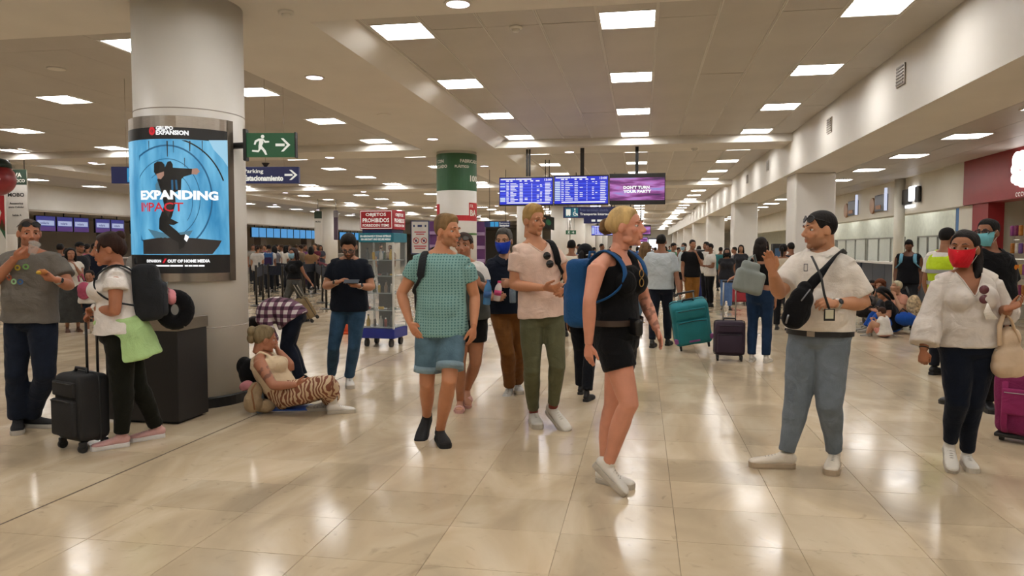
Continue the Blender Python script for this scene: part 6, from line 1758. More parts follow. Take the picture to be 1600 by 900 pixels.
q = MB(); A = np.array([RR, F0, UP]); q.box(P(-6, 352, 18.9), (.5, .06, 1.55), A); q.build('panel', mat('banner_white', '#dcd8d0', .6), t)
fn = plane_fn(P(-6, 352, 18.9) - RR * .25 - UP * .775 - F0 * .033, RR, UP)
q = MB(); poly2(q, [(.30, .75), (.5, .62), (.5, 1.53), (.2, 1.53), (.42, 1.1)], fn); q.build('red_stripe', T_RD, t)
q = MB(); poly2(q, [(.36, .70), (.5, .42), (.5, .75), (.42, .95)], fn); q.build('green_stripe', mat('wrap_green', '#2c5a38'), t)
hang(t, [P(-6, 330, 18.9)], CZ, r=.01)
r_, fn, w, h = banner('narrow white banner hanging at the distant check-in column', 492, 503, 330, 382, 37.5, [('MOBO', .15, .66, .7, .05, 0)], .22)
hang(r_, [P(497, 331, 37.5)], CZ + .01, r=.012)
a = P(524, 340, 38.0); t = thing('purple_totem', 'narrow purple banner hanging beside the distant check-in column', 'banner', (a[0], a[1], 1.6)); q = MB(); q.box(P(525, 352, 38.0), (.2, .2, 1.5), A, bev=.03); q.build('panel', mat('totem_purple', '#5a4a5c', .6), t); q = MB(); q.box(P(525, 335, 38.0), (.22, .22, .3), A); q.build('head', mat('totem_grey', '#8a8488', .5), t)
hang(t, [P(525, 333, 38.0)], CZ + .01, r=.012)

# ------------------------------------------------------------------ check-in hall on the left
mb = MB(); mb.span((-23.0, Y0, 2.9), (-22.0, Y1, 3.88)); trim(nb, mb, 'white fascia band above the check-in desks', MAT_WHITE); nb += 1
mb = MB(); mb.span((XL, Y0, 2.86), (-22.0, Y1, 2.92)); trim(nb, mb, 'grey soffit over the check-in desks', MAT_WALLGREY); nb += 1
ws = thing('downlight', 'x', 'light'); q = MB(); q.lathe((0, 0, -.01), [(.0001, 0), (.13, 0), (.15, .01)], 20); q.build('lens', glow('warm_spot', '#ffe9c8', 110.0), ws)
q = MB(); q.lathe((0, 0, -.012), [(.15, 0), (.18, .0), (.18, .012), (.15, .012)], 20); q.build('ring', MAT_WHITE, ws)
k = 0
for y in np.arange(14, 62, 2.3):
    o = ws if k == 0 else copy_tree(ws); o.location = (-22.7, y, 2.86); o['group'] = 'warm spots above the check-in screens'; o['label'] = 'warm round spot above the check-in screens, %s along the row' % ordinal(k); k += 1
SB = glow('checkin_blue', '#2a2f9a', .6); SP = glow('checkin_purple', '#5a2a86', .6); SWt = glow('checkin_white', '#b9c4e6', .8); SB2 = glow('checkin_sky', '#4a9fe0', .85)
ys = [(24.0, 24.95), (25.0, 25.82), (25.86, 26.68), (27.04, 27.9), (27.94, 28.77), (29.2, 30.0)] + [(39.4 + i * 1.75 + j * .86, 39.4 + i * 1.75 + j * .86 + .82) for i in range(6) for j in (0, 1)] + [(52 + i * 1.5, 53.3 + i * 1.5) for i in range(6)]
for i, (ya, yb) in enumerate(ys):
    x = -22.25; t = thing('check_in_screen', '%s screen above the check-in desks, showing %s' % (ordinal(i), 'white and purple panels' if i < 6 else 'a plain blue panel'), 'screen', (x, (ya + yb) / 2, 2.15), 'check-in screens')
    q = MB(); q.span((x - .08, ya, 2.14), (x, yb, 2.73)); q.build('casing', MAT_DARK, t)
    fn = lambda a, b: np.array([x + .003, ya + .02 + (yb - ya - .04) * a, 2.16 + .55 * b])
    q = MB(); poly2(q, [(0, 0), (1, 0), (1, 1), (0, 1)], fn); q.build('picture', SB if i < 6 else SB2, t)
    if i < 6:
        f2 = lambda a, b: fn(a, b) + np.array([.003, 0, 0])
        q = MB(); poly2(q, [(0, 0), (1, 0), (1, .3), (0, .3)], f2); q.build('purple_stripe', SP, t)
        q = MB(); poly2(q, [(.06, .38), (.94, .38), (.94, .72), (.06, .72)], f2); q.build('white_stripe', SWt, t)
        q = MB(); put_text(q, 'volaris', lambda a, b: fn(a, b) + np.array([.006, 0, 0]), .2, .46, .45, .17, bold=.02); q.build('lettering', SB, t)
    q = MB(); q.span((x - .05, (ya + yb) / 2 - .02, 2.7), (x - .02, (ya + yb) / 2 + .02, 2.9)); q.build('mount', MAT_DARK, t)
for i in range(14):
    y = 15 + i * 3.0; t = thing('check_in_desk', 'grey check-in desk, %s along the back wall' % ordinal(i), 'desk', (-23.4, y, 0), 'check-in desks')
    q = MB(); q.span((-23.7, y - 1.35, 0), (-23.0, y + 1.35, 1.05)); q.build('front', mat('desk_grey', '#6d665f', .5), t)
    q = MB(); q.span((-23.8, y - 1.4, 1.05), (-22.9, y + 1.4, 1.1)); q.build('top', MAT_WHITE, t)
    q = MB(); q.span((-23.5, y - .3, 1.1), (-23.45, y + .2, 1.5)); q.build('monitor', MAT_BLACK, t)
for i, y in enumerate((22.5, 29.8, 35.0, 43.5, 50)):
    q = MB(); q.span((-24.2, y - .35, 0), (-23.75, y + .35, 2.88)); o = struct(q.build('trim_%d' % nb, mat('pier_grey', '#8a8078', .5))); o['label'] = 'grey pier between check-in desks'; nb += 1
# ------------------------------------------------------------------ right hand shops
FX = 7.2
mb = MB(); mb.span((FX, 19.3, 2.45), (FX + .35, 60, 3.45)); trim(nb, mb, 'cream fascia carrying the desk signs on the right', MAT_CREAM); nb += 1
mb = MB(); mb.span((FX - .1, 18.1, 2.45), (FX + .35, 19.3, 3.45)); trim(nb, mb, 'cream fascia panel beside the red shop front', MAT_CREAM); nb += 1
RED = mat('shop_red', '#8e2226', .4, var=.05)
shop = thing('gift_shop', 'red shop front with a white glowing logo at the right edge', 'shop', (FX, 14, 0))
q = MB(); q.span((FX - .12, 4, 2.46), (FX + .3, 18.1, 3.45)); q.build('red_fascia', RED, shop)
q = MB(); q.span((FX - .06, 17.0, 0), (FX + .25, 17.75, 2.47)); q.build('red_pillar', RED, shop)
q = MB(); q.span((FX, 17.75, 0), (FX + .25, 18.6, 2.47)); q.build('cream_pillar', MAT_CREAM, shop)
q = MB(); q.span((FX + .24, 17.2, 0), (FX + 2.6, 17.35, 2.6)); q.build('side_wall', MAT_CREAM, shop)
q = MB(); q.span((FX + .0, 15.2, .0), (FX + .04, 15.28, 2.46)); q.build('door_frame', MAT_STEEL, shop)
c = atX(1593, 262, FX - .13); q = MB(); R3 = np.array([[0, 1, 0], [0, 0, 1], [-1, 0, 0.0]])
for dy, dz, r in ((0, .14, .17), (-.17, .18, .13), (-.3, .05, .17), (.1, -.02, .10), (-.02, -.2, .14), (-.2, -.24, .15), (.10, -.2, .09), (-.42, -.18, .14)): q.lathe(c + np.array([-.03, dy * 1.0, dz]), [(r, -.03), (r, .02), (r * .9, .035)], 20, axis=R3)
q.build('glowing_logo', glow('logo_glow', '#fff4f0', 3.0), shop)
q = MB(); fl_ = lambda a, b: np.array([FX - .14, c[1] + .1 - a, c[2] - .55 + b])
for i in range(6): disc2(q, .05 + .1 * i, .045, .028, .042, fl_, 0, 14, 20, 300)
q.build('small_lettering', SIGN_WHITE, shop)
# goods on a rack in the shop mouth
rk = thing('goods_rack', 'wire rack of colourful packets at the right edge', 'rack', (6.75, 14.3, 0))
q = MB()
for y in (13.6, 15.0): q.tube([(6.75, y, 0), (6.75, y, 1.9)], [.02, .02], 8)
for z in (.5, .95, 1.3, 1.65): q.tube([(6.75, 13.6, z), (6.75, 15.0, z)], [.012, .012], 6)
q.build('rack_frame', MAT_STEEL, rk)
pc = ['#7a3a6a', '#a8883a', '#8a3438', '#5c4070', '#b8b0a0', '#96602a', '#6a2a4a']
k = 0
for z in (.75, 1.12, 1.5, 1.82):
    for y in np.arange(13.65, 15.0, .16):
        o = thing('goods_packet', 'small hanging packet on the wire rack at the right edge', 'packet', (6.72, y, z - .14), 'packets on the wire rack') if False else None
        q = MB(); q.box((6.70 + rnd.uniform(-.02, .02), y, z), (.05, .10, .19), bev=.02); oo = q.build('packet', cloth('pk' + pc[k % 7], pc[k % 7], .2), rk); k += 1
# grey counter with goods, red call-point sign, blue screen
t = thing('fire_sign', 'small red and white fire point sign on the cream shop wall', 'sign', atX(1572, 391, 9.4)); p_ = atX(1572, 391, 9.4)
q = MB(); q.box(p_, (.03, .34, .34)); q.build('plate', RED, t); q = MB(); q.box(p_ + np.array([-.018, .05, .02]), (.006, .1, .18)); q.box(p_ + np.array([-.018, -.07, .02]), (.006, .05, .18)); q.build('symbol', SIGN_WHITE, t)
q = MB(); q.span((9.42, 14, 0), (9.6, 30, 3.4)); o = struct(q.build('wall_shop', MAT_CREAM)); o['label'] = 'cream rear wall of the shop row'
p_ = atX(1503, 343, FX + .2); t = thing('wall_screen', 'narrow upright blue screen beside the red shop front', 'screen', p_ - UP * .3); q = MB(); q.box(p_, (.06, .55, .62)); q.build('casing', MAT_BLACK, t); q = MB(); q.box(p_ + np.array([-.032, 0, 0]), (.004, .48, .54)); q.build('picture', glow('blue_scr', '#1a5a86', .7), t)
# desk signs on the fascia
for i, (u, v) in enumerate(((1333, 325), (1377, 317))):
    p_ = atX(u, v, FX - .04); s_ = 1.0
    t = thing('desk_sign', '%s square blue logo sign on the cream fascia' % ('smaller' if i == 0 else 'larger'), 'sign', p_ - UP * .25)
    q = MB(); q.box(p_, (.10, 1.0, .50), bev=.02); q.build('blue_panel', mat('logo_blue', '#23304a', .3), t)
    q = MB(); q.box(p_ + np.array([-.03, -.5, .08]), (.08, .05, .68), bev=.012); q.build('edge_light', glow('edge_white', '#dfe6ff', .9), t)
    q = MB(); q.lathe(p_ + np.array([-.02, .78, -.05]), [(.24, -.03), (.26, 0), (.24, .03)], 24, axis=R3); q.build('disc', mat('logo_bronze', '#9a7250', .35, .4), t)
    q = MB(); q.box(p_ + np.array([-.055, .1, -.13]), (.01, .5, .12)); q.build('gold_stripe', mat('logo_gold', '#a8744a', .4), t)
p_ = atX(1421, 307, FX - .05); t = thing('desk_sign', 'backlit black lettered sign on the cream fascia', 'sign', p_ - UP * .2)
q = MB(); q.box(p_ + np.array([0, .3, 0]), (.08, .8, .42), bev=.03); q.box(p_ + np.array([0, -.62, .02]), (.08, .3, .42), bev=.03); q.build('black_letters', MAT_BLACK, t)
q = MB(); q.box(p_ + np.array([-.02, -.28, .06]), (.05, .5, .4), bev=.05); q.box(p_ + np.array([.02, -.0, -.27]), (.04, .7, .08), bev=.02); q.build('glowing_letters', glow('sign_glow', '#f4f6ff', 2.6), t)
for i, y in enumerate(np.arange(19.4, 45, 2.75)):
    put_light(8.05, y, 3.405, 'square ceiling light above the service desks, %s from the red shop' % ordinal(i), 'square lights above the service desks', False)
# recessed desks with windows
mb = MB(); mb.span((FX + 1.6, 18.6, 0), (FX + 1.7, 60, 3.45)); trim(nb, mb, 'pale green wall behind the service desks', mat('pale_green', '#d3d6c8', .5)); nb += 1
for i, (ya, yb) in enumerate(((20.2, 22.3), (23.4, 27.0), (27.2, 31.0), (31.2, 35))):
    t = thing('service_desk', 'dark fronted service desk with glass screen, %s from the red shop' % ordinal(i), 'desk', (FX + .4, (ya + yb) / 2, 0), 'service desks')
    n_ = 3
    for j in range(n_):
        q = MB(); a, b = ya + (yb - ya) * j / n_, ya + (yb - ya) * (j + 1) / n_; q.span((FX + .25, a + .01, .08), (FX + .32, b - .01, 1.02)); q.build('front_panel', mat('desk_navy', '#2b3440', .5), t)
    q = MB(); q.span((FX + .15, ya, 1.02), (FX + .7, yb, 1.08)); q.build('worktop', MAT_WHITE, t)
    q = MB(); q.span((FX + .3, ya, 0), (FX + .6, yb, .08)); q.build('plinth', MAT_BLACK, t)
    for j in range(n_):
        a, b = ya + (yb - ya) * j / n_, ya + (yb - ya) * (j + 1) / n_
        q = MB(); q.span((FX + .40, a + .02, 1.10), (FX + .41, b - .02, 1.80)); q.build('pane', mat('desk_glass', '#dfe6e2', .05, var=0, alpha=.22), t)
    q = MB()
    for j in range(n_ + 1): y = ya + (yb - ya) * j / n_; q.span((FX + .38, y - .02, 1.08), (FX + .43, y + .02, 1.84))
    q.span((FX + .38, ya, 1.80), (FX + .43, yb, 1.84)); q.build('pane_frame', mat('frame_grey', '#8f8f86', .4, .5), t)
for i, y in enumerate((22.3,)):
    mb = MB(); mb.lathe((FX - .1, y, 0), [(.14, 0), (.14, 3.43)], 24); o = struct(mb.build('column', MAT_CREAM, smooth=True)); o['label'] = 'slender cream pipe column in front of the service desks'
# ------------------------------------------------------------------ luggage
def suitcase(label, base, yaw, size, color, tilt=0.0, handle=.45, hdir=None, pocket=True, accent=None, hard=False, trim_c='#1a1a1c', spin=True, roll=0.0):
    "base: ground point under the case; yaw: way the front pocket faces (0 = viewer)"
    w, d, h = size; f = facing(base, yaw); r = unit(np.cross(f, UP)); u = UP.copy()
    if tilt:
        a = math.radians(tilt); u, f = UP * math.cos(a) - f * math.sin(a), f * math.cos(a) + UP * math.sin(a)
    if roll:
        a = math.radians(roll); r, u = r * math.cos(a) + u * math.sin(a), u * math.cos(a) - r * math.sin(a)
    A = np.array([r, f, u]); o = np.array(base, float); o[2] = 0
    root = thing('suitcase', label, 'suitcase', o)
    wl = .075; lift = wl if spin else .02
    W3 = lambda x, y, z: o + r * x + f * (y) + u * (z)
    m = mat('case' + color, color, .75 if not hard else .35, var=.1, bump=.25 if not hard else .02, bscale=160); mt = mat('case_trim' + trim_c, trim_c, .5)
    b = MB(); b.box(W3(0, 0, lift + h / 2), (w, d, h), A, bev=.055); V, Q = remesh(b.v, b.f, .012 if np.linalg.norm(base) < 8 else .02, 3, .5); V = V + normals(V, Q) * (ripple(V, 18, 4, 8) * (.003 if not hard else .0005))[:, None]; quad_obj('shell', V, Q, m, root)
    if pocket:
        b = MB(); b.box(W3(0, d / 2 + .008, lift + h * .36), (w * .82, .05, h * .55), A, bev=.02); po = b.build('front_pocket', m, root, True)
        z = MB(); z.tube([W3(x, d / 2 + .035, lift + h * .60 + .012 * math.cos(x * 8)) for x in np.linspace(-w * .36, w * .36, 9)], [.005] * 9, 6); z.build('zip', mt, po, True)
        b = MB(); b.box(W3(0, d / 2 + .004, lift + h * .79), (w * .8, .03, h * .22), A, bev=.012); po2 = b.build('top_pocket', m, root, True)
        z = MB(); z.tube([W3(x, d / 2 + .022, lift + h * .875) for x in np.linspace(-w * .34, w * .34, 7)], [.004] * 7, 6); z.build('zip', mt, po2, True)
    z = MB(); z.tube([W3(w * .5 * math.copysign(1, math.cos(t)) * min(1, abs(math.cos(t)) * 1.35) * 1.005, -d * .12, lift + h / 2 + h * .5 * math.copysign(1, math.sin(t)) * min(1, abs(math.sin(t)) * 1.35) * 1.003) for t in np.linspace(0, 2 * math.pi, 41)], [.006] * 41, 6, cap=0); z.build('seam_piping', mt, root, True)
    if accent:
        for s_ in (-1, 1): q = MB(); q.box(W3(s_ * w * .47, d / 2 - .02, lift + .10), (.06, .04, .08), A, bev=.015); q.build('corner_guard', mat('acc' + accent, accent, .5), root)
        q = MB(); q.box(W3(0, d / 2 + .028, lift + .09), (.16, .012, .035), A, bev=.006); q.build('name_plate', mat('acc' + accent, accent, .5), root)
    q = MB(); q.tube([W3(-.08, 0, lift + h - .005), W3(-.07, 0, lift + h + .03), W3(.07, 0, lift + h + .03), W3(.08, 0, lift + h - .005)], [.012] * 4, 8); q.build('grab_handle', mt, root, True)
    for s_ in (-1, 1):
        for t_ in (-1, 1):
            c = W3(s_ * w * .38, t_ * d * .32, 0) if not tilt else W3(s_ * w * .38, t_ * d * .32, 0)
            q = MB(); R3_ = np.array([unit(np.cross(UP, r)), UP, r]); wh = c + u * .033
            q.lathe(wh, [(.033, -.012), (.033, .012)], 16, axis=np.array([f, u, r])); wo = q.build('wheel', mat('wheel_black', '#141414', .6), root)
            q = MB(); q.box(c + u * .058, (.034, .05, .05), A, bev=.008); q.build('fork', mt, wo)
    if handle > 0:
        q = MB()
        for s_ in (-1, 1): q.tube([W3(s_ * w * .20, -d * .33, lift + h - .05), W3(s_ * w * .20, -d * .33, lift + h + handle)], [.010, .010], 8)
        ho = q.build('telescopic_handle', mat('handle_metal', '#b5b2ac', .3, .8) if spin and color != '#141416' else mt, root, True)
        q = MB(); q.tube([W3(-w * .23, -d * .33, lift + h + handle), W3(w * .23, -d * .33, lift + h + handle)], [.016, .016], 10); q.build('grip', mt, ho, True)
    if tilt or roll:
        # rest the lower wheels on the floor
        zs = min((o.z if False else 0) for _ in (0,))
        lo = 1e9
        for ch in root.children:
            for v in ch.data.vertices: lo = min(lo, v.co.z)
        root.location.z -= lo
    return root
suitcase('black soft suitcase with its handle up in front of the woman in white', G(131, 700), -62, (.36, .25, .50), '#141416', 0, .42)
suitcase('large teal soft suitcase tilted on its wheels', G(1084, 548), 12, (.53, .30, .64), '#12707a', -16, .10, accent='#8a4a8a', roll=-11)
suitcase('dark maroon upright suitcase beside the woman in jeans', G(1139, 563), 4, (.40, .24, .46), '#2a1a2c', 0, .52)
suitcase('tan soft suitcase dragged by the masked woman in black', G(488, 503), -60, (.34, .22, .46), '#7d6a4a', -32, .30)
suitcase('tall dark blue suitcase far down the hall beside the white polo group', G(1098, 470), 10, (.45, .30, .68), '#1d2d6a', 0, .12)
suitcase('small red suitcase behind the girl in blue jeans', G(1155, 476), 20, (.42, .25, .42), '#a83440', 0, .2)
# magenta wheeled holdall at the right edge
hb = G(1596, 690); t = thing('wheeled_holdall', 'magenta wheeled holdall at the right edge', 'bag', hb)
f = facing(hb, -10); r = unit(np.cross(f, UP)); A = np.array([r, f, UP])
MG = cloth('magenta', '#7a2852', .15, .4, 90); MG2 = cloth('magenta2', '#8e305f', .12)
b = MB(); b.box(hb + UP * .31, (.34, .30, .50), A, bev=.07); V, Q = remesh(b.v, b.f, .010, 4, .5); V = V + normals(V, Q) * (ripple(V, 20, 6, 9) * .006)[:, None]; quad_obj('bag_body', V, Q, MG, t)
for x in (-.09, .09): q = MB(); q.tube([hb + UP * z + r * x + f * (.158 if .1 < z < .5 else .12) for z in (.08, .15, .3, .45, .54)], [(.022, .006)] * 5, 8, right=r); q.build('webbing', MG2, t, True)
q = MB(); q.box(hb + UP * .33 + f * .155, (.22, .04, .20), A, bev=.015); po = q.build('pocket', MG2, t, True); q = MB(); q.tube([hb + UP * .40 + f * .18 + r * x for x in (-.09, .09)], [.004] * 2, 6); q.build('zip', mat('zip_grey', '#a0949a', .5), po)
for x in (-.12, .12): q = MB(); q.lathe(hb + r * x + UP * .035 + f * .05, [(.035, -.014), (.035, .014)], 16, axis=np.array([f, UP, r])); q.build('wheel', MAT_BLACK, t)
q = MB(); q.box(hb + UP * .055, (.32, .26, .03), A, bev=.01); q.build('base_plate', MAT_BLACK, t)
q = MB(); q.tube([hb + UP * .55 + r * -.07, hb + UP * .60 + r * -.05, hb + UP * .60 + r * .05, hb + UP * .55 + r * .07], [.011] * 4, 8); q.build('grab_handle', MG2, t, True)

# ------------------------------------------------------------------ bags carried by people
def soft_bag(name, label, blobs, m, cat='bag', vox=.010, fold=.005, freq=24, stretch=(1, 1, .4)):
    c = np.mean([q[0] for q in blobs], 0); t = thing(name, label, cat, c - UP * .15)
    b = MB()
    for q in blobs:
        if len(q) > 3: b.box(q[0], np.array(q[1]) * 2, q[2], bev=q[3])
        else: b.ball(q[0], q[1], q[2] if len(q) > 2 else None, 18)
    V, Q = remesh(b.v, b.f, vox, 5, .5); n_ = normals(V, Q); V = V + n_ * ((1 - np.abs(ripple(V, freq, 3, 9, stretch))) * fold + ripple(V, freq * 2.5, 7, 8) * fold * .2)[:, None]
    quad_obj('bag_body', V, Q, m, t); return t
pN = PP['woman_red_mask']; AX = np.array([RR, F0, UP])
d_ = 4.72; CB = mat('cream_leather', '#c9b093', .5, var=.08, bump=.3, bscale=40)
t = soft_bag('handbag', 'slouchy cream leather handbag on the arm of the woman in the red mask', [(P(1576, 560, d_), (.105, .06, .10), AX), (P(1570, 573, d_), (.085, .065, .07), AX), (P(1588, 570, d_), (.095, .06, .08), AX), (P(1576, 530, d_), (.07, .045, .08), AX)], CB, 'handbag', .009, .008, 34, (1, 1, .15))
for s_ in (-1, 1): q = MB(); q.tube([P(1562, 540, d_ + .03 * s_), P(1562, 508, d_ + .03 * s_), P(1570, 487, d_ + .02 * s_), P(1580, 500, d_ + .03 * s_), P(1592, 535, d_ + .03 * s_)], [(.016, .006)] * 5, 8); q.build('strap', CB, t, True)
q = MB(); q.ball(P(1556, 547, d_ - .05), .009, n=10); q.build('stud', MAT_STEEL, t)
# black sling bag of the man in the white polo
pM = PP['man_white_polo']; c, r, f, u = pM.frame(.45); d_ = 4.62
BK = cloth('sling_black', '#0f0f11', .15, .4, 60)
t = soft_bag('sling_bag', 'black sling bag worn across the white polo', [(P(1246, 485, d_), (.085, .06, .105), AX), (P(1252, 468, d_), (.075, .055, .08), AX), (P(1240, 497, d_), (.075, .055, .07), AX), (P(1258, 452, d_ + .02), (.05, .04, .05), AX)], BK, 'bag', .009, .005)
pts = [P(1258, 455, d_), P(1275, 436, d_ + .0), P(1290, 418, d_ + .02), P(1303, 402, d_ + .08), P(1312, 394, d_ + .22), P(1318, 400, d_ + .40)]
q = MB(); q.tube(pts, [(.034, .008)] * 6, 10, right=unit(RR * .7 + UP * .6)); q.build('strap', BK, t, True)
q = MB(); q.tube([P(1232, 492, d_ - .058), P(1228, 505, d_ - .05)], [.006, .006], 6); q.tube([P(1252, 470, d_ - .06), P(1266, 452, d_ - .045)], [.004, .004], 6); q.build('zip', mat('zip_grey2', '#8a8a8c', .35, .8), t, True)
t = thing('lanyard_badge', 'badge in a black frame hanging on a lanyard over the white polo', 'badge', P(1296, 500, d_ - .03))
q = MB(); q.tube([P(1268, 400, d_ + .06), P(1274, 412, d_ + .0), P(1283, 432, d_ - .04), P(1288, 460, d_ - .06), P(1296, 484, d_ - .06)], [(.008, .002)] * 5, 6); q.build('lanyard', MAT_BLACK, t, True)
q = MB(); q.box(P(1296, 492, d_ - .065), (.068, .008, .075), AX, bev=.003); q.build('holder', MAT_BLACK, t); q = MB(); q.box(P(1296, 491, d_ - .071), (.05, .002, .055), AX); q.build('card', mat('card', '#b9b49a', .5), t)
t = thing('dog_tag', 'small rounded tag clipped on the chest of the white polo', 'badge', P(1259, 418, d_ + .07)); q = MB(); q.box(P(1259, 418, d_ + .045), (.026, .006, .048), AX, bev=.003); q.build('tag', mat('tag_dark', '#4a4650', .4, .4), t); q = MB(); q.box(P(1259, 418, d_ + .04), (.018, .003, .038), AX); q.build('face', mat('tag_pale', '#cfc8be', .5), t)

# bottles and food
def bottle(label, p, h, r, color, cap, alpha=.55, tilt=(0, 0, 0), labelc=None):
    ax = unit(UP + np.array(tilt, float)); rr = unit(np.cross(ax, F0)); A = np.array([rr, np.cross(ax, rr), ax]); t = thing('bottle', label, 'bottle', p)
    q = MB(); q.lathe(p, [(r * .9, 0), (r, .01), (r, h * .62), (r * .85, h * .74), (r * .42, h * .88), (r * .42, h * .92)], 20, axis=A); q.build('bottle_body', mat('bot' + color, color, .12, var=.03, alpha=alpha), t, True)
    q = MB(); q.lathe(p + ax * h * .91, [(r * .5, 0), (r * .5, h * .09)], 16, axis=A); q.build('cap', mat('botcap' + cap, cap, .5), t)
    if labelc: q = MB(); q.lathe(p + ax * h * .28, [(r * 1.02, 0), (r * 1.02, h * .26)], 20, axis=A); q.build('wrapper', mat('botlab' + labelc, labelc, .5), t, True)
    return t
bottle('clear water bottle with blue cap on the floor beside the beige bag', G(407, 645), .235, .036, '#9fb4c4', '#2a66a8', .6, labelc='#7d9cba')
bottle('blue water bottle held by the woman in the grey vest', P(760, 476, 6.45), .22, .034, '#4a86b8', '#3a70a8', .8, (0.1, 0, 0), '#2f5f98')
bottle('pink and white bottle held by the man in the blue mask', P(776, 470, 6.95), .19, .034, '#cfc4c0', '#c8306a', 1, (.15, 0, 0), '#d0407a')
bottle('clear bottle in the other hand of the man in the blue mask', P(801, 473, 7.0), .2, .033, '#8a9aa8', '#c8c8c8', .5)
t = thing('drink_cup', 'clear plastic cup lifted to the mouth of the man in grey', 'cup', P(50, 396, 5.62)); q = MB(); q.lathe(P(50, 396, 5.64), [(.028, 0), (.038, .075), (.040, .08)], 20, axis=np.array([RR, unit(F0 - UP * .5), unit(UP + F0 * .5)])); q.build('cup_wall', mat('cup_clear', '#cfcac4', .1, var=0, alpha=.3), t, True); q = MB(); q.lathe(P(50, 396, 5.64) + unit(UP + F0 * .5) * .08, [(.042, 0), (.042, .008), (.02, .02)], 20, axis=np.array([RR, unit(F0 - UP * .5), unit(UP + F0 * .5)])); q.build('lid', mat('lid_clear', '#e4e0da', .2, alpha=.4), t, True)
t = thing('snack', 'half eaten snack in the hand of the man in grey', 'food', P(68, 426, 5.66)); q = MB(); q.ball(P(66, 425, 5.66), (.045, .02, .022), AX, 14); q.build('bread', mat('bread', '#a86a3a', .8, var=.2, scale=40), t, True); q = MB(); q.ball(P(61, 426, 5.645), (.022, .018, .014), AX, 12); q.build('filling', mat('filling', '#c9a83a', .7), t, True)
# things around the seated woman
t = thing('floor_mat', 'flat blue folder under the seated woman', 'folder', G(455, 641)); q = MB(); g = G(455, 639); q.box(g + UP * .014, (.36, .24, .012), np.array([unit(RR + F0 * .05), F0, UP]), bev=.004); q.build('cover', mat('folder_blue', '#1c4fb0', .45), t); q = MB(); q.box(g + UP * .005, (.35, .23, .009), np.array([unit(RR + F0 * .05), F0, UP])); q.build('pages', MAT_WHITE, t)
t = soft_bag('beige_bag', 'beige woven bag on the floor beside the water bottle', [(P(395, 628, 6.55), (.075, .09, .10), AX), (P(398, 612, 6.58), (.06, .07, .09), AX), (P(412, 634, 6.62), (.11, .07, .06), AX)], cloth('beige_weave', '#a08a6c', .2, .7, 70), 'bag', .010, .006)
q = MB(); q.tube([P(400, 598, 6.48), P(393, 610, 6.46), P(398, 640, 6.46)], [.008] * 3, 8); q.build('trim', mat('tan_trim', '#8a5f3c', .6), t, True)
t = soft_bag('rucksack', 'black rucksack squeezed between the seated woman and the column', [(P(393, 583, 6.95), (.12, .09, .14), AX), (P(415, 606, 6.98), (.13, .1, .16), AX), (P(382, 572, 6.98), (.07, .07, .09), AX)], cloth('sack_black', '#141416', .1), 'bag', .011, .006)
q = MB(); q.tube([P(400, 575, 6.82), P(412, 590, 6.80), P(424, 612, 6.82)], [(.02, .006)] * 3, 8); q.build('strap', cloth('sack_black', '#141416'), t, True)
t = soft_bag('travel_pillow', 'small pink pillow resting on the beige bag', [(P(387, 602, 6.58), (.055, .05, .045), AX), (P(381, 604, 6.58), (.04, .04, .04), AX)], cloth('pink_soft2', '#b87a80', .1), 'pillow', .009, .002)
t = thing('orange_cone', 'small orange floor marker seen between the legs of the man in navy', 'marker', G(541, 521)); g = G(541, 521); q = MB(); q.box(g + UP * .02, (.34, .34, .04), AX, bev=.01); q.build('base', mat('orange_plastic', '#d2562a', .5), t); q = MB(); q.lathe(g + UP * .04, [(.11, 0), (.03, .16)], 20); q.build('stub', mat('orange_plastic', '#d2562a', .5), t, True)

# ------------------------------------------------------------------ forbidden items display case
kb = G(600, 533); th = math.radians(24)
ka = np.array([RR * math.cos(th) + F0 * -math.sin(th) * 0 - F0 * 0, F0, UP])
fx = unit(RR * math.cos(math.radians(14)) - F0 * math.sin(math.radians(14))); fy = unit(np.cross(UP, fx)); AK = np.array([fx, fy, UP])
kc = P(599, 430, 11.35); kc[2] = 0; KW, KD = .54, .50
root = thing('display_case', 'glass display case of forbidden items with a red sign on top', 'display case', kc)
W3 = lambda x, y, z: kc + fx * x + fy * y + UP * z
q = MB(); q.box(W3(0, 0, .21), (KW + .03, KD + .03, .15), AK, bev=.01); q.build('base', mat('case_blue', '#1a2880', .4), root)
for x in (-1, 1):
    for y in (-1, 1):
        q = MB(); q.lathe(W3(x * .2, y * .18, .06), [(.06, -.02), (.06, .02)], 18, axis=np.array([fy, UP, fx])); q.build('wheel', MAT_BLACK, root)
        q = MB(); q.box(W3(x * KW / 2, y * KD / 2, .28 + .66), (.025, .025, 1.32), AK); q.build('post', mat('case_white', '#c9c9c4', .4), root)
        q = MB(); q.box(W3(x * .2, y * .18, .115), (.04, .06, .05), AK); q.build('castor', MAT_DARK, root)
GL = mat('case_glass', '#dfe8e8', .04, var=0, alpha=.07)
for x, y, sx_, sy_ in ((0, -KD / 2, KW, .006), (0, KD / 2, KW, .006), (-KW / 2, 0, .006, KD), (KW / 2, 0, .006, KD)): q = MB(); q.box(W3(x, y, .94), (sx_, sy_, 1.30), AK); q.build('pane', GL, root)
shz = (.30, .56, .82, 1.08, 1.32)
for z in shz: q = MB(); q.box(W3(0, 0, z), (KW - .02, KD - .02, .012), AK); q.build('shelf', mat('shelf_glass', '#aab2b0', .2, alpha=.7), root)
q = MB(); q.box(W3(.02, .06, .82), (KW * .45, .02, 1.05), AK); q.build('inner_panel', mat('inner_dark', '#3a3532', .6), root)
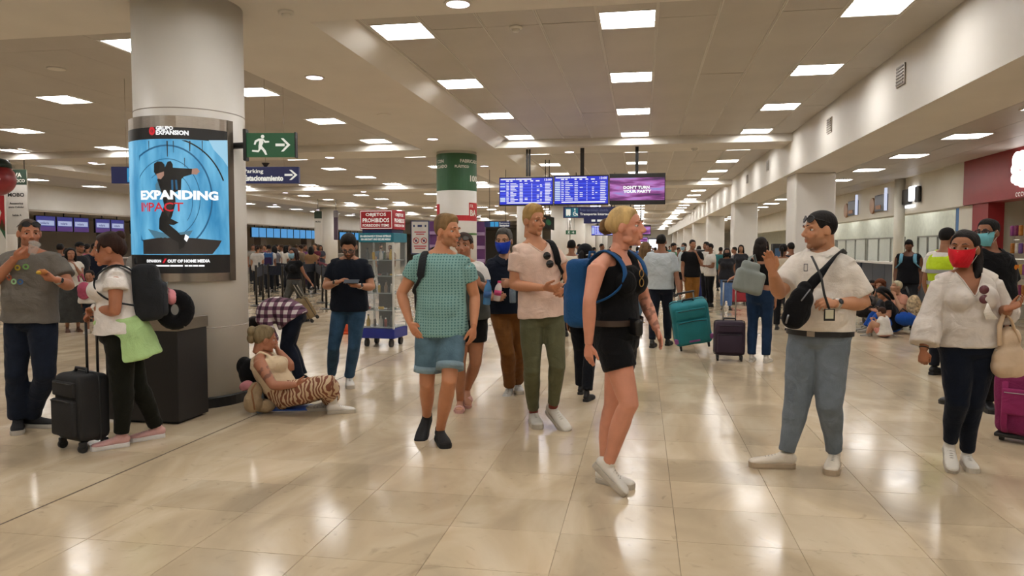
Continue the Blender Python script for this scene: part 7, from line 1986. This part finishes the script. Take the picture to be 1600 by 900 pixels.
q = MB(); q.box(W3(0, 0, 1.66), (KW + .03, KD + .03, .14), AK, bev=.005); q.build('teal_band', mat('band_teal', '#1f7488', .45), root)
q = MB(); q.box(W3(0, 0, 1.76), (KW - .06, KD - .06, .08), AK); q.build('navy_neck', mat('neck_navy', '#1b2a5a', .45), root)
q = MB(); q.box(W3(0, 0, 1.93), (KW + .0, KD - .02, .29), AK, bev=.006); q.build('red_box', mat('case_red', '#a81f28', .45), root)
fn = plane_fn(W3(-KW / 2, -KD / 2 + .004, 1.785), fx, UP); q = MB()
put_text(q, 'OBJETOS', fn, .10, .185, .33, .062, bold=.012); put_text(q, 'PROHIBIDOS', fn, .05, .105, .43, .062, bold=.012); put_text(q, 'FORBIDDEN ITEMS', fn, .05, .04, .43, .04, bold=.005)
for a, b in (((.015, .012), (KW - .015, .02)), ((.015, .27), (KW - .015, .278)), ((.015, .012), (.022, .278)), ((KW - .022, .012), (KW - .015, .278))): poly2(q, [(a[0], a[1]), (b[0], a[1]), (b[0], b[1]), (a[0], b[1])], fn)
fn3 = plane_fn(W3(KW / 2 + .004, -KD / 2 + .01, 1.785), fy, UP); put_text(q, 'OBJETOS', fn3, .09, .185, .3, .062, bold=.03); put_text(q, 'PROHIBIDOS', fn3, .05, .105, .38, .062, bold=.03); put_text(q, 'FORBIDDEN ITEMS', fn3, .05, .04, .38, .04, bold=.02)
q.build('lettering', SIGN_WHITE, root)
fn = plane_fn(W3(-KW / 2, -KD / 2 - .02, 1.59), fx, UP); q = MB(); put_text(q, 'EN AERONAVES Y ZONAS ESTÉRILES', fn, .02, .078, .50, .035, bold=.02); put_text(q, 'ON AIRCRAFT AND SECURE AREAS', fn, .03, .03, .48, .030, bold=.02); q.build('lettering', SIGN_WHITE, root)
rr_ = random.Random(12)
kinds = [('glass_bottle', 'bottle'), ('spray_can', 'can'), ('yellow_case', 'case'), ('tool', 'tool'), ('knife', 'knife')]
n_it = 0
for si, z in enumerate(shz):
    for j, x in enumerate(np.linspace(-.2, .2, 5)):
        y = -.12 + rr_.uniform(-.05, .05); c = W3(x, y, z + .008); kd = (j * 2 + si) % 4
        col_ = ['#b8983a', '#6d5a4a', '#b0aca4', '#8a3a30', '#3a3a3c', '#c9a03a', '#d0ccc4', '#4a5a4a'][(si * 3 + j) % 8]
        it = thing('forbidden_item', '%s item from the left on the %s shelf of the display case' % (ordinal(j), ordinal(si)), 'item', c, 'items in the display case'); m_ = mat('it' + col_, col_, .4, var=.1)
        if kd == 0:
            q = MB(); q.lathe(c, [(.028, 0), (.03, .01), (.03, .09), (.012, .13), (.012, .16)], 14); q.build('bottle_body', m_, it, True); q = MB(); q.lathe(c + UP * .16, [(.014, 0), (.014, .02)], 12); q.build('cap', MAT_BLACK, it)
        elif kd == 1:
            q = MB(); q.box(c + UP * .02, (.085, .05, .038), AK, bev=.01); q.build('box_body', m_, it, True); q = MB(); q.box(c + UP * .042, (.05, .012, .008), AK); q.build('handle', MAT_DARK, it)
        elif kd == 2:
            q = MB(); q.lathe(c, [(.022, 0), (.022, .1), (.014, .115)], 14); q.build('can_body', m_, it, True); q = MB(); q.lathe(c + UP * .115, [(.012, 0), (.012, .02)], 10); q.build('nozzle', MAT_WHITE, it)
        else:
            q = MB(); q.tube([c + UP * .012 - fx * .045, c + UP * .012 + fx * .0], [.011, .010], 8); q.build('handle', m_, it, True); q = MB(); q.tube([c + UP * .012 + fx * .0, c + UP * .012 + fx * .055], [(.009, .003), (.003, .001)], 8); q.build('blade', MAT_STEEL, it)
# prohibited luggage notice on a stand
nc = P(656.5, 371, 13.6); w, h = .345, .62; t = thing('notice_stand', 'white notice with two red prohibition circles in a dark blue frame', 'notice', (nc[0], nc[1], 0))
q = MB(); q.box(nc, (w, .05, h), AX, bev=.01); q.build('frame', mat('frame_navy', '#1f2a5c', .4), t)
fn = plane_fn(nc - RR * w / 2 - UP * h / 2 - F0 * .028, RR, UP); q = MB(); poly2(q, [(.02, .02), (w - .02, .02), (w - .02, h - .02), (.02, h - .02)], fn); q.build('sheet', mat('sheet_white', '#d9d6d0', .5), t)
fn2 = lambda x, y: fn(x, y) - F0 * .003
q = MB()
for cx in (.10, .245): disc2(q, cx, .25, .045, .058, fn2); poly2(q, [(cx - .04, .28), (cx - .03, .29), (cx + .04, .22), (cx + .03, .21)], fn2)
for y, a, b in ((.40, .07, .28), (.36, .10, .25), (.14, .06, .29), (.10, .08, .27)): poly2(q, [(a, y), (b, y), (b, y + .018), (a, y + .018)], fn2)
q.build('red_print', T_RD, t)
q = MB()
for cx in (.10, .245): disc2(q, cx, .25, 0, .022, fn2)
for a, b in ((.05, .08), (.13, .21), (.26, .29)): poly2(q, [(a, .50), (b, .50), (b, .54), (a, .54)], fn2)
q.build('dark_print', mat('print_navy', '#2a3a6a', .5), t)
q = MB(); q.tube([nc - UP * h / 2 + F0 * .0, np.array([nc[0], nc[1], .02])], [.02, .02], 10); q.lathe((nc[0], nc[1], 0), [(.18, 0), (.18, .015), (.03, .03)], 24); q.build('stand', MAT_DARK, t)
# purple shop stands behind the green column
for i, (u, v0, v1, d, ww) in enumerate(((671, 346, 430, 24.0, .55), (751, 347, 430, 23.0, .30), (700 + 30, 368, 430, 26.0, .4))):
    a = P(u, v0, d); t = thing('shop_stand', ['purple shelf stand left of the green column', 'tall purple panel right of the green column', 'white and purple shelf unit behind the green column'][i], 'stand', (a[0], a[1], 0))
    q = MB(); q.box((a[0], a[1], a[2] / 2), (ww, .4, a[2]), AX, bev=.02); q.build('body', mat('stand_purple' if i < 2 else 'stand_white', '#5c2f66' if i < 2 else '#cfc9c6', .5), t)
    for j in range(4): q = MB(); q.box(np.array([a[0], a[1], a[2] * (.3 + .18 * j)]) - F0 * .22, (ww * .9, .06, .10), AX, bev=.01); q.build('shelf', mat('stand_lilac', '#a48ab0', .5), t)

# ------------------------------------------------------------------ queue posts with navy belts
posts = [(406, 463), (411, 471), (420, 469), (442, 471), (430, 456), (472, 463), (476, 460), (481, 450), (493, 459), (504, 473), (510, 483), (498, 453), (401, 478), (520, 476)]
pl = []
for i, (u, v) in enumerate(posts):
    g = G(u, v); t = thing('queue_post', 'black queue barrier post, %s of the check-in maze' % ordinal(i), 'post', g, 'queue barrier posts')
    q = MB(); q.lathe(g, [(.17, 0), (.17, .012), (.04, .03)], 20); q.build('foot', MAT_BLACK, t); q = MB(); q.lathe(g + UP * .02, [(.028, 0), (.028, .93), (.034, .94), (.034, 1.02)], 14); q.build('pole', MAT_BLACK, t, True); q = MB(); q.lathe(g + UP * 1.04, [(.036, 0), (.036, .02)], 14); q.build('cap', MAT_DARK, t); pl.append(g)
def belt_panel(i, j, z0, z1, c, lab):
    a, b = pl[i], pl[j]; t = thing('queue_belt', lab, 'belt', (a + b) / 2 + UP * z0, 'belts between the queue posts')
    e = unit(b - a); n_ = np.cross(e, UP); q = MB(); q.box((a + b) / 2 + UP * (z0 + z1) / 2, (np.linalg.norm(b - a) - .05, .012, z1 - z0), np.array([e, n_, UP])); q.build('band', cloth('belt' + c, c, .1), t)
    for p_ in (a, b): q = MB(); q.box(p_ + UP * (z0 + z1) / 2 + e * (.03 if p_ is a else -.03), (.02, .03, z1 - z0), np.array([e, n_, UP])); q.build('clip', MAT_BLACK, t)
for k, (i, j) in enumerate(((0, 2), (2, 3), (1, 12), (5, 8), (6, 7), (8, 9), (9, 10), (7, 11), (4, 5), (10, 13))): belt_panel(i, j, .74, 1.0, '#141a28', 'wide navy banner belt between queue posts, %s stretch' % ordinal(k))
belt_panel(11, 13, .97, 1.04, '#7a2a3a', 'narrow wine red belt between two queue posts')
# ------------------------------------------------------------------ people further away
SP_ = simple_person
pR_base = P(1190, HORIZON, 9.65)
def px(u, v, d): return P(u, v, d)
# woman in jeans seen from behind
pr = SP_('woman in black crop top and blue jeans seen from behind, pulling the maroon suitcase', 1189, 9.65, 1.64, 168, False, '#a8775c', ('#1c1411', 'long'), ('#101012', .02), ('#1b2f4a', 1.95), '#cfc9bf', arms=dict(L=(px(1166, 424, 9.6), px(1147, 433, 9.7))), topkw=dict(hem=.34, sleeve_ease=.004, ease=.010, t1=.86, collar=False), dims=dict(hip=.37, hipd=.25))
c, r, f, u = pr.frame(.6)
t = soft_bag('shoulder_bag', 'grey leather shoulder bag of the woman in jeans', [(P(1170, 440, 9.45), (.19, .07, .15), np.array([unit(RR - UP * .25), F0, unit(UP + RR * .25)]), .05), (P(1172, 421, 9.46), (.12, .05, .10), np.array([unit(RR - UP * .25), F0, unit(UP + RR * .25)]), .04)], mat('grey_leather2', '#7d8480', .5, var=.08, bump=.2, bscale=40), 'handbag', .012, .006)
for s_ in (-.04, .04): q = MB(); q.tube([P(1160, 432, 9.45 + s_), P(1172, 402, 9.5 + s_), P(1178, 398, 9.58 + s_), P(1185, 425, 9.5 + s_)], [(.018, .006)] * 4, 8); q.build('strap', mat('grey_leather2', '#7d8480'), t, True)
# man in pale shirt from behind, pulling the teal suitcase
SP_('man in pale blue shirt and dark trousers seen from behind, pulling the teal suitcase', 1033, 11.2, 1.71, 172, True, '#8a5f48', ('#14100f', 'short'), ('#b4bcc0', .8), ('#171b26', 1.95), '#1a1a1a', arms=dict(R=(px(1057, 430, 11.1), px(1061, 458, 11.0))), stride=.10, dims=dict(chest=.40, waist=.37, waistd=.27), topkw=dict(hem=-.02))
SP_('man in black T-shirt and mustard trousers holding his chin', 1082, 17.0, 1.70, 12, True, '#8a6048', ('#14100e', 'short'), ('#0f0f11', .55), ('#7d5526', 1.95), '#2a221c', arms=dict(L='up'), face=25)
SP_('man in white shirt and black trousers of the pair by the column, nearer one', 1110, 18.8, 1.62, -70, True, '#7d5640', ('#120f0e', 'short'), ('#cfcac2', .6), ('#111113', 1.95), '#141414', arms=dict(R='bent', L='bent'))
SP_('man in white shirt half hidden behind his colleague by the column', 1104, 20.3, 1.68, -50, True, '#7d5640', ('#120f0e', 'short'), ('#c6c2ba', .6), ('#15151a', 1.95), '#141414', arms=dict(R='bent'))
SP_('girl in black printed T-shirt and light blue jeans with a black mask', 1136, 18.0, 1.50, 0, False, '#7d5640', ('#120f0e', 'long'), ('#26262a', .3), ('#5a78a8', 1.95), '#1c1c1e', mask='#17171a')
SP_('man in green shirt and cap standing far down the hall', 1052, 23.0, 1.66, 60, True, '#8a5f48', ('#17120f', 'short'), ('#4d7a5c', .6), ('#22252b', 1.95), '#1c1c1c', cap='#1a1a1c')
SP_('person in white shirt and light blue mask far down the hall', 1069, 22.0, 1.66, -40, True, '#8a5f48', ('#17120f', 'short'), ('#b8c4c8', .6), ('#16161a', .8), '#cfcac0', mask='#9ab8c4', arms=dict(R='up'))
SP_('man in cream shirt seen from behind next to the tall man', 893, 12.5, 1.64, 175, True, '#8a5f48', ('#100e0d', 'short'), ('#cfc6b4', .6), ('#20222a', 1.95), '#1c1c1c')
kp = SP_('woman in black cap walking away behind the blonde woman', 914, 7.35, 1.53, 160, False, '#8a5c44', ('#15110f', 'pony'), ('#1c1e24', .5), ('#14161c', 1.95), '#17171a', stride=-.10, cap='#131418')
q = MB(); H = kp.head; q.tube([H.w((.07, -.02, .02)), H.w((.05, -.085, .012)), H.w((-.05, -.085, .012)), H.w((-.07, -.02, .02))], [(.016, .006)] * 4, 8); q.build('cap_strap', cloth('cap_white', '#d0ccc6'), kp.root, True)
SP_('woman in yellow top beside the man in pale blue', 1008, 12.4, 1.60, 150, False, '#9a6a50', ('#6a5236', 'long'), ('#b8a83a', .4), ('#5a7082', 1.95), '#cfcac0', stride=.08)
t = soft_bag('orange_bag', 'bright orange bag carried past the man in pale blue', [(P(1018, 455, 12.32), (.12, .08, .17), AX), (P(1018, 445, 12.32), (.10, .07, .12), AX)], cloth('orange_bag', '#cf5a24', .1), 'bag', .014)
q = MB(); q.tube([P(1014, 440, 12.32), P(1017, 430, 12.35), P(1020, 430, 12.35), P(1022, 440, 12.32)], [.012] * 4, 8); q.build('handle', cloth('orange_bag', '#cf5a24'), t, True)
SP_('dark haired woman in beige top standing behind the gesturing hand', 1224, 13.5, 1.58, 170, False, '#8a5f48', ('#14100e', 'pony'), ('#b8aa94', .3), ('#17181c', 1.95), '#2a2a2c')
SP_('man in dark shirt standing by the dark screen near the columns', 1236, 15.5, 1.62, -150, True, '#8a5f48', ('#14100e', 'short'), ('#22242c', .6), ('#1a1c22', 1.95), '#1c1c1c')
# hi-vis worker
hv = SP_('man in white shirt and yellow reflective vest facing away', 1478, 8.6, 1.74, 140, True, '#8f6248', ('#100d0c', 'short'), ('#cfc9c0', .62), ('#1a1c24', 1.95), '#17171a', dims=dict(chest=.38))
b = MB(); hv.torso(b, -.08, .92, .034)
for sg in (-1, 1): b.tube([hv.T(.88, sg * .10, .10), hv.T(.97, sg * .10, 0, .045), hv.T(.88, sg * .10, -.10)], [(.05, .014)] * 3, 10, right=hv.rs)
vo = hv.garment('reflective_vest', b, cloth('hi_vis', '#b4cc2a', .08), fold=.004)
for t_ in (.35, .6): hv.belt(mat('reflective', '#b9bcc0', .3, .6), t_, .044, .022, 'reflective_band')
# man in black tank top standing behind the group on the floor
tk = SP_('man in black tank top leaning over behind the people sitting on the floor', 1420, 14.0, 1.66, -5, True, '#6a4632', ('#0f0c0b', 'short'), ('#101014', .02), ('#2a2c30', 1.95), '#1c1c1c', pitch=28, topkw=dict(sleeve_ease=.0, t1=.92, collar=False), limb=1.12, dims=dict(chest=.38))
backpack('light blue strapped backpack on the man in the black tank top', tk, cloth('pk_lblue', '#6aa0b8'), cloth('pk_lblue2', '#5a90a8'), (.28, .16, .42), .6, strap_w=.03)
# masked woman with the tan suitcase
mw = SP_('woman in black top, grey trousers and light blue mask dragging the tan suitcase', 459, 14.9, 1.50, -48, False, '#9a6c54', ('#2a1a18', 'long'), ('#121214', .25), ('#4c4c48', 1.95), '#1a1a1a', stride=.16, mask='#8fb8cc', arms=dict(L='pull'), topkw=dict(hem=.22))
# queue on the left, behind the man in grey
wk = SP_('woman in white top and long grey skirt in the queue', 110, 13.2, 1.50, 8, False, '#9a6c54', ('#14100f', 'long'), ('#cfc8bc', .3), ('#3a3a3c', .9), '#6a4a3a', skirt=('#3c3d3c', .12), arms=dict(L='up'))
SP_('man in black cap and dark T-shirt behind the woman in the grey skirt', 124, 15.0, 1.62, 40, True, '#8a5f48', ('#14100f', 'short'), ('#232428', .6), ('#20222a', 1.95), '#1c1c1c', cap='#17181a')
kid = SP_('small child in white T-shirt and dark shorts beside the grey skirt', 139, 13.0, 1.08, -20, True, '#9a6c54', ('#1c1512', 'short'), ('#cfcac4', .6), ('#1c2230', .7), '#cfc9c0', scale=.92)
t = soft_bag('pink_bag', 'round pink backpack beside the child in the queue', [(P(131, 452, 12.85), (.11, .09, .13), AX), (P(131, 460, 12.85), (.10, .08, .09), AX)], cloth('pink_bag', '#a85068', .2), 'bag', .014)
q = MB(); q.tube([P(124, 440, 12.65), P(122, 432, 12.65), P(128, 428, 12.7), P(132, 438, 12.68)], [.014] * 4, 8); q.build('strap', cloth('pink_bag', '#c8607a'), t, True)
SP_('dark haired person behind the man in grey', 94, 16.2, 1.60, 170, True, '#8a5f48', ('#14100f', 'short'), ('#2c2a2c', .6), ('#1c1e24', 1.95), '#1c1c1c')
SP_('person in navy jacket with dark backpack farther back in the queue', 148, 17.5, 1.62, 170, True, '#8a5f48', ('#14100f', 'short'), ('#171b28', 1.6), ('#1c1e24', 1.95), '#1c1c1c')
SP_('person in dusty pink shirt at the back of the queue', 136, 20.0, 1.62, 150, False, '#9a6c54', ('#1c1512', 'pony'), ('#a8506a', .5), ('#1c1e24', 1.95), '#1c1c1c')
SP_('boy in grey T-shirt standing behind the woman with the backpack', 217, 14.5, 1.60, -20, True, '#a07558', ('#1c1512', 'short'), ('#8a8886', .6), ('#2a2c34', 1.95), '#1c1c1c')
# passengers waiting at the check-in desks in the middle distance
qd = [(420, 21.0, 1.62, 175, True, '#c8c4bc', '#1d2026'), (402, 20.0, 1.60, 160, False, '#b8b4ae', '#22252c'), (408, 24, 1.62, 150, True, '#1c1e24', '#2a2c30'), (429, 23, 1.60, -160, False, '#6a6a70', '#1c1e24'), (432, 26, 1.66, 100, True, '#c4beb6', '#1c1e24'), (440, 24, 1.64, -90, True, '#bdb6ae', '#2a2c30'),
      (447, 22, 1.60, 120, False, '#c9c4ba', '#25282f'), (470, 22, 1.62, -120, True, '#6a5a48', '#1c1e24'), (476, 24, 1.64, 60, False, '#5a2a5c', '#3a2a4a'), (486, 21, 1.56, 170, False, '#8a6a4a', '#1c1e24'), (492, 23, 1.68, -30, True, '#5c2430', '#15161a'), (452, 28, 1.64, 0, True, '#3a4456', '#22252c'),
      (395, 27, 1.66, 20, True, '#8a867e', '#2a2c30'), (414, 30, 1.66, -40, False, '#a0566a', '#2a2c30'), (463, 30, 1.68, 170, True, '#c0bab0', '#22252c'), (501, 30, 1.64, 0, False, '#3a3a44', '#1c1e24'), (595, 27, 1.66, 20, True, '#4a5a6a', '#22252c'), (610, 24, 1.62, -30, False, '#8a7a6a', '#22252c'), (679, 8.5, 1.52, 170, True, '#4a4a50', '#22252c')]
words = ['white shirt', 'pale blouse', 'black jacket', 'grey cardigan', 'cream T-shirt', 'beige shirt', 'ivory top', 'khaki shirt', 'purple dress shirt', 'tan blouse', 'wine red T-shirt', 'slate shirt', 'grey shirt', 'rose blouse', 'off-white shirt', 'charcoal top', 'steel blue shirt', 'taupe blouse', 'dark grey shirt']
for i, (u, d, h, yaw, ml, tc_, bc_) in enumerate(qd):
    where = 'queueing for check-in beyond the barrier posts' if i < 16 else 'standing behind the display case'
    if i == 18: where = 'behind the shoulder of the man in teal'
    s_ = SP_('%s in %s %s' % ('man' if ml else 'woman', words[i], where), u, d + 4, h, yaw, ml, ['#8a5f48', '#a07558', '#7d5640'][i % 3], (['#14100f', '#2a1c15', '#3a2a1e'][i % 3], 'short' if ml else ['long', 'pony', 'bun'][i % 3]), (tc_, .55), (bc_, 1.95), '#1c1c1c', group='passengers in the middle distance', arms=[None, dict(R='bent'), dict(L='up'), dict(R='bent', L='bent')][i % 4])
    if i == 0: backpack('blue and dark backpack on the man in white queueing for check-in', s_, cloth('pk_q', '#2f4f78'), cloth('pk_q2', '#3a2a4a'), (.30, .18, .44), .58)
# far crowd down the hall
fc = [(1000, 30), (1008, 36), (1016, 42), (1024, 34), (1030, 48), (1012, 55), (1020, 62), (996, 46), (985, 33), (975, 40), (1040, 40), (1046, 52), (1060, 33), (1092, 30), (1112, 36), (1148, 24), (1158, 22), (940, 26), (928, 30), (955, 34), (905, 28), (870, 24), (1004, 70), (1010, 66), (1126, 26)]
fcn = ['navy', 'white', 'grey', 'charcoal', 'black', 'beige', 'green', 'blue', 'brown', 'pink', 'yellow', 'teal', 'cream']
fch = ['#1f2a44', '#c9c5bd', '#77767a', '#2c2c30', '#17171a', '#b09a7c', '#4a6a4c', '#3a5f92', '#5c4230', '#b47a86', '#b8a050', '#2f6a6c', '#c8bca4']
for i, (u, d) in enumerate(fc):
    ml = i % 3 != 1; c_ = i % 13
    SP_('distant %s in %s shirt in the far crowd, %s counted from the left' % ('man' if ml else 'woman', fcn[c_], ordinal(sorted(q_[0] for q_ in fc).index(u))), u, d, 1.60 + .10 * ((i * 7) % 3 - 1) * .6, (i * 67) % 360, ml, ['#8a5f48', '#a07558', '#7d5640'][i % 3], ('#17120f', 'short' if ml else 'long'), (fch[c_], .55), (['#1c1e24', '#3a4a66', '#4a4438'][i % 3], 1.95), '#1c1c1c', group='far crowd')
# ------------------------------------------------------------------ group sitting on the floor at the right
def sitter(label, u, v, d, h, yaw, male, skin, hair, topc, botc, arms='knee', knee=.5, pitch=10, shorts=False, lean=.06, sleeve=.5, mask=None):
    g = P(u, HORIZON, d); g[2] = 0; f = facing(g, yaw); r = unit(np.cross(f, UP)); s_ = h / 1.7; J = {}
    at = lambda x, y, z: g + (r * x + f * y + UP * z) * s_
    J['neck'] = at(0, lean, .62); J['head'] = at(0, lean + .06, .77)
    for sd, sg in (('R', 1), ('L', -1)):
        J['s' + sd] = at(sg * .165, lean - .01, .57); J['h' + sd] = at(sg * .09, 0, .12)
        J['k' + sd] = at(sg * .16, .34, .12 + knee * .7); J['a' + sd] = at(sg * .12, .48, .088 / s_ * (h / 1.75)); J['t' + sd] = at(sg * .14, .68, 0)
        J['e' + sd] = at(sg * .22, .14, .34); J['w' + sd] = at(sg * .14, .34, .12 + knee * .7 + .06) if arms == 'knee' else at(sg * .06, .18, .62)
    p = Person(label, J, h, male, skin, vox=.017, hvox=.011, limb=.95 if h > 1.3 else .75 / (h / 1.75), dims=None if h > 1.3 else dict(hip=.25, hipd=.18, waist=.22, waistd=.16, chest=.23, chestd=.16, bust=0), neck_r=None if h > 1.3 else .035)
    p.set_head(f, pitch, 0, 1.0 * s_ ** .45, eyes=False, brow=hair[0]); p.body(bare_legs=shorts); do_hair(p, hair, 48)
    p.top(cloth('st' + topc, topc), hem=-.05, sleeve=sleeve, ease=.02, seed=int(u)); p.bottom(cloth('sb' + botc, botc), .6 if shorts else 1.9, .014, 'shorts' if shorts else 'trousers', .06, .2)
    m_ = mat('shoe#8a857c', '#8a857c', .6)
    for sd in 'RL': p.shoe(sd, m_, m_, L_=.26 * s_)
    if mask: p.mask(mask)
    return p
sitter('woman with curly red hair sitting on the floor filming with a camera', 1380, 430, 14.9, 1.66, -20, False, '#a8775c', ('#6a3a22', 'curly'), '#6a6258', '#2a2a2e', 'face')
sitter('grey haired woman in salmon top sitting on the floor, hand on her cheek', 1412, 440, 13.7, 1.72, -60, False, '#b08468', ('#b0a488', 'short'), '#c08a74', '#3a3a40', 'face', pitch=-10)
sitter('black haired woman in black top bent forward on the floor', 1400, 455, 13.0, 1.55, -75, False, '#a8775c', ('#0f0d0d', 'long'), '#121214', '#1d4a9a', 'knee', .35, 40, lean=.16)
sitter('toddler in white T-shirt and striped shorts sitting on the floor with her back turned', 1386, 480, 12.35, .92, -110, False, '#b08468', ('#3a2418', 'short'), '#d6d2ca', '#c98a80', 'knee', .5, 5, True)
sitter('person in white trousers sitting on the floor behind the toddler', 1364, 450, 14.1, 1.6, -70, False, '#a8775c', ('#1c1512', 'pony'), '#55504c', '#c9c4ba', 'knee', .55)
sitter('person in dark clothes sitting by the wall at the right', 1362, 440, 15.5, 1.6, 10, True, '#8a5f48', ('#17120f', 'short'), '#3a3634', '#2a2a2c', 'knee', .5)
t = soft_bag('leopard_bag', 'leopard print shoulder bag of the group on the floor', [(P(1428, 478, 12.9), (.13, .09, .20), AX), (P(1434, 486, 12.9), (.13, .09, .15), AX)], None or mat('leopard', '#b09a78', .7, var=.75, scale=26), 'bag', .014)
q = MB(); q.tube([P(1421, 462, 12.85), P(1416, 448, 12.95), P(1412, 452, 13.05)], [(.02, .008)] * 3, 8); q.build('strap', MAT_BLACK, t, True)
t = soft_bag('blue_bag', 'rounded royal blue bag on the floor beside the leopard bag', [(P(1414, 498, 12.75), (.17, .11, .12), AX), (P(1424, 500, 12.75), (.12, .1, .10), AX)], cloth('royal_blue', '#1d4a9a', .1), 'bag', .014)
q = MB(); q.tube([P(1404, 490, 12.65), P(1410, 482, 12.65), P(1418, 488, 12.65)], [.012] * 3, 8); q.build('strap', MAT_BLACK, t, True)
for i, (u, v) in enumerate(((1352, 488), (1368, 490), (1440, 500), (1346, 470))):
    t = soft_bag('floor_bag', ['dark shoulder bag lying at the left of the floor group', 'brown bag lying in front of the floor group', 'dark rucksack at the right of the floor group', 'black holdall by the wall behind the floor group'][i], [(P(u, v, 13.6), (.20, .12, .10), AX), (P(u + 4, v - 3, 13.6), (.12, .1, .1), AX)], cloth(['fb1', 'fb2', 'fb3', 'fb4'][i], ['#2a2624', '#5a4230', '#1c1c20', '#141416'][i], .2), 'bag', .014)
    q = MB(); q.tube([P(u - 4, v - 7, 13.5), P(u, v - 12, 13.5), P(u + 5, v - 8, 13.5)], [.012] * 3, 8); q.build('handle', MAT_BLACK, t, True)
# dark information screen on the wall behind the hand
p_ = P(1222, 390, 20.0); t = thing('info_kiosk', 'dark upright information screen between the right columns', 'kiosk', (p_[0], p_[1], 0)); q = MB(); q.box((p_[0], p_[1], 1.0), (.55, .2, 1.25), AX, bev=.02); q.build('cabinet', MAT_BLACK, t); q = MB(); q.box(np.array([p_[0], p_[1], 1.3]) - F0 * .105, (.45, .01, .4), AX); q.build('screen', glow('kiosk_scr', '#3a5a74', .5), t); q = MB(); q.box((p_[0], p_[1], .19), (.3, .25, .38), AX); q.build('foot', MAT_DARK, t)
p_ = P(1098, 405, 21.5); t = thing('check_in_kiosk', 'self service kiosk with a grey screen beside the white column', 'kiosk', (p_[0], p_[1], 0)); q = MB(); q.box((p_[0], p_[1], .5), (.45, .35, 1.0), AX, bev=.03); q.build('cabinet', mat('kiosk_white', '#b9b5ac', .4), t); q = MB(); q.box(np.array([p_[0], p_[1], 1.25]), (.45, .06, .42), AX, bev=.01); q.build('screen', mat('kiosk_dark', '#2a2c30', .2), t); q = MB(); q.box(np.array([p_[0], p_[1], 1.02]), (.1, .06, .1), AX); q.build('neck', MAT_DARK, t)
bpy.data.scenes.remove(TMP)
for _c in list(bpy.data.curves): bpy.data.curves.remove(_c)
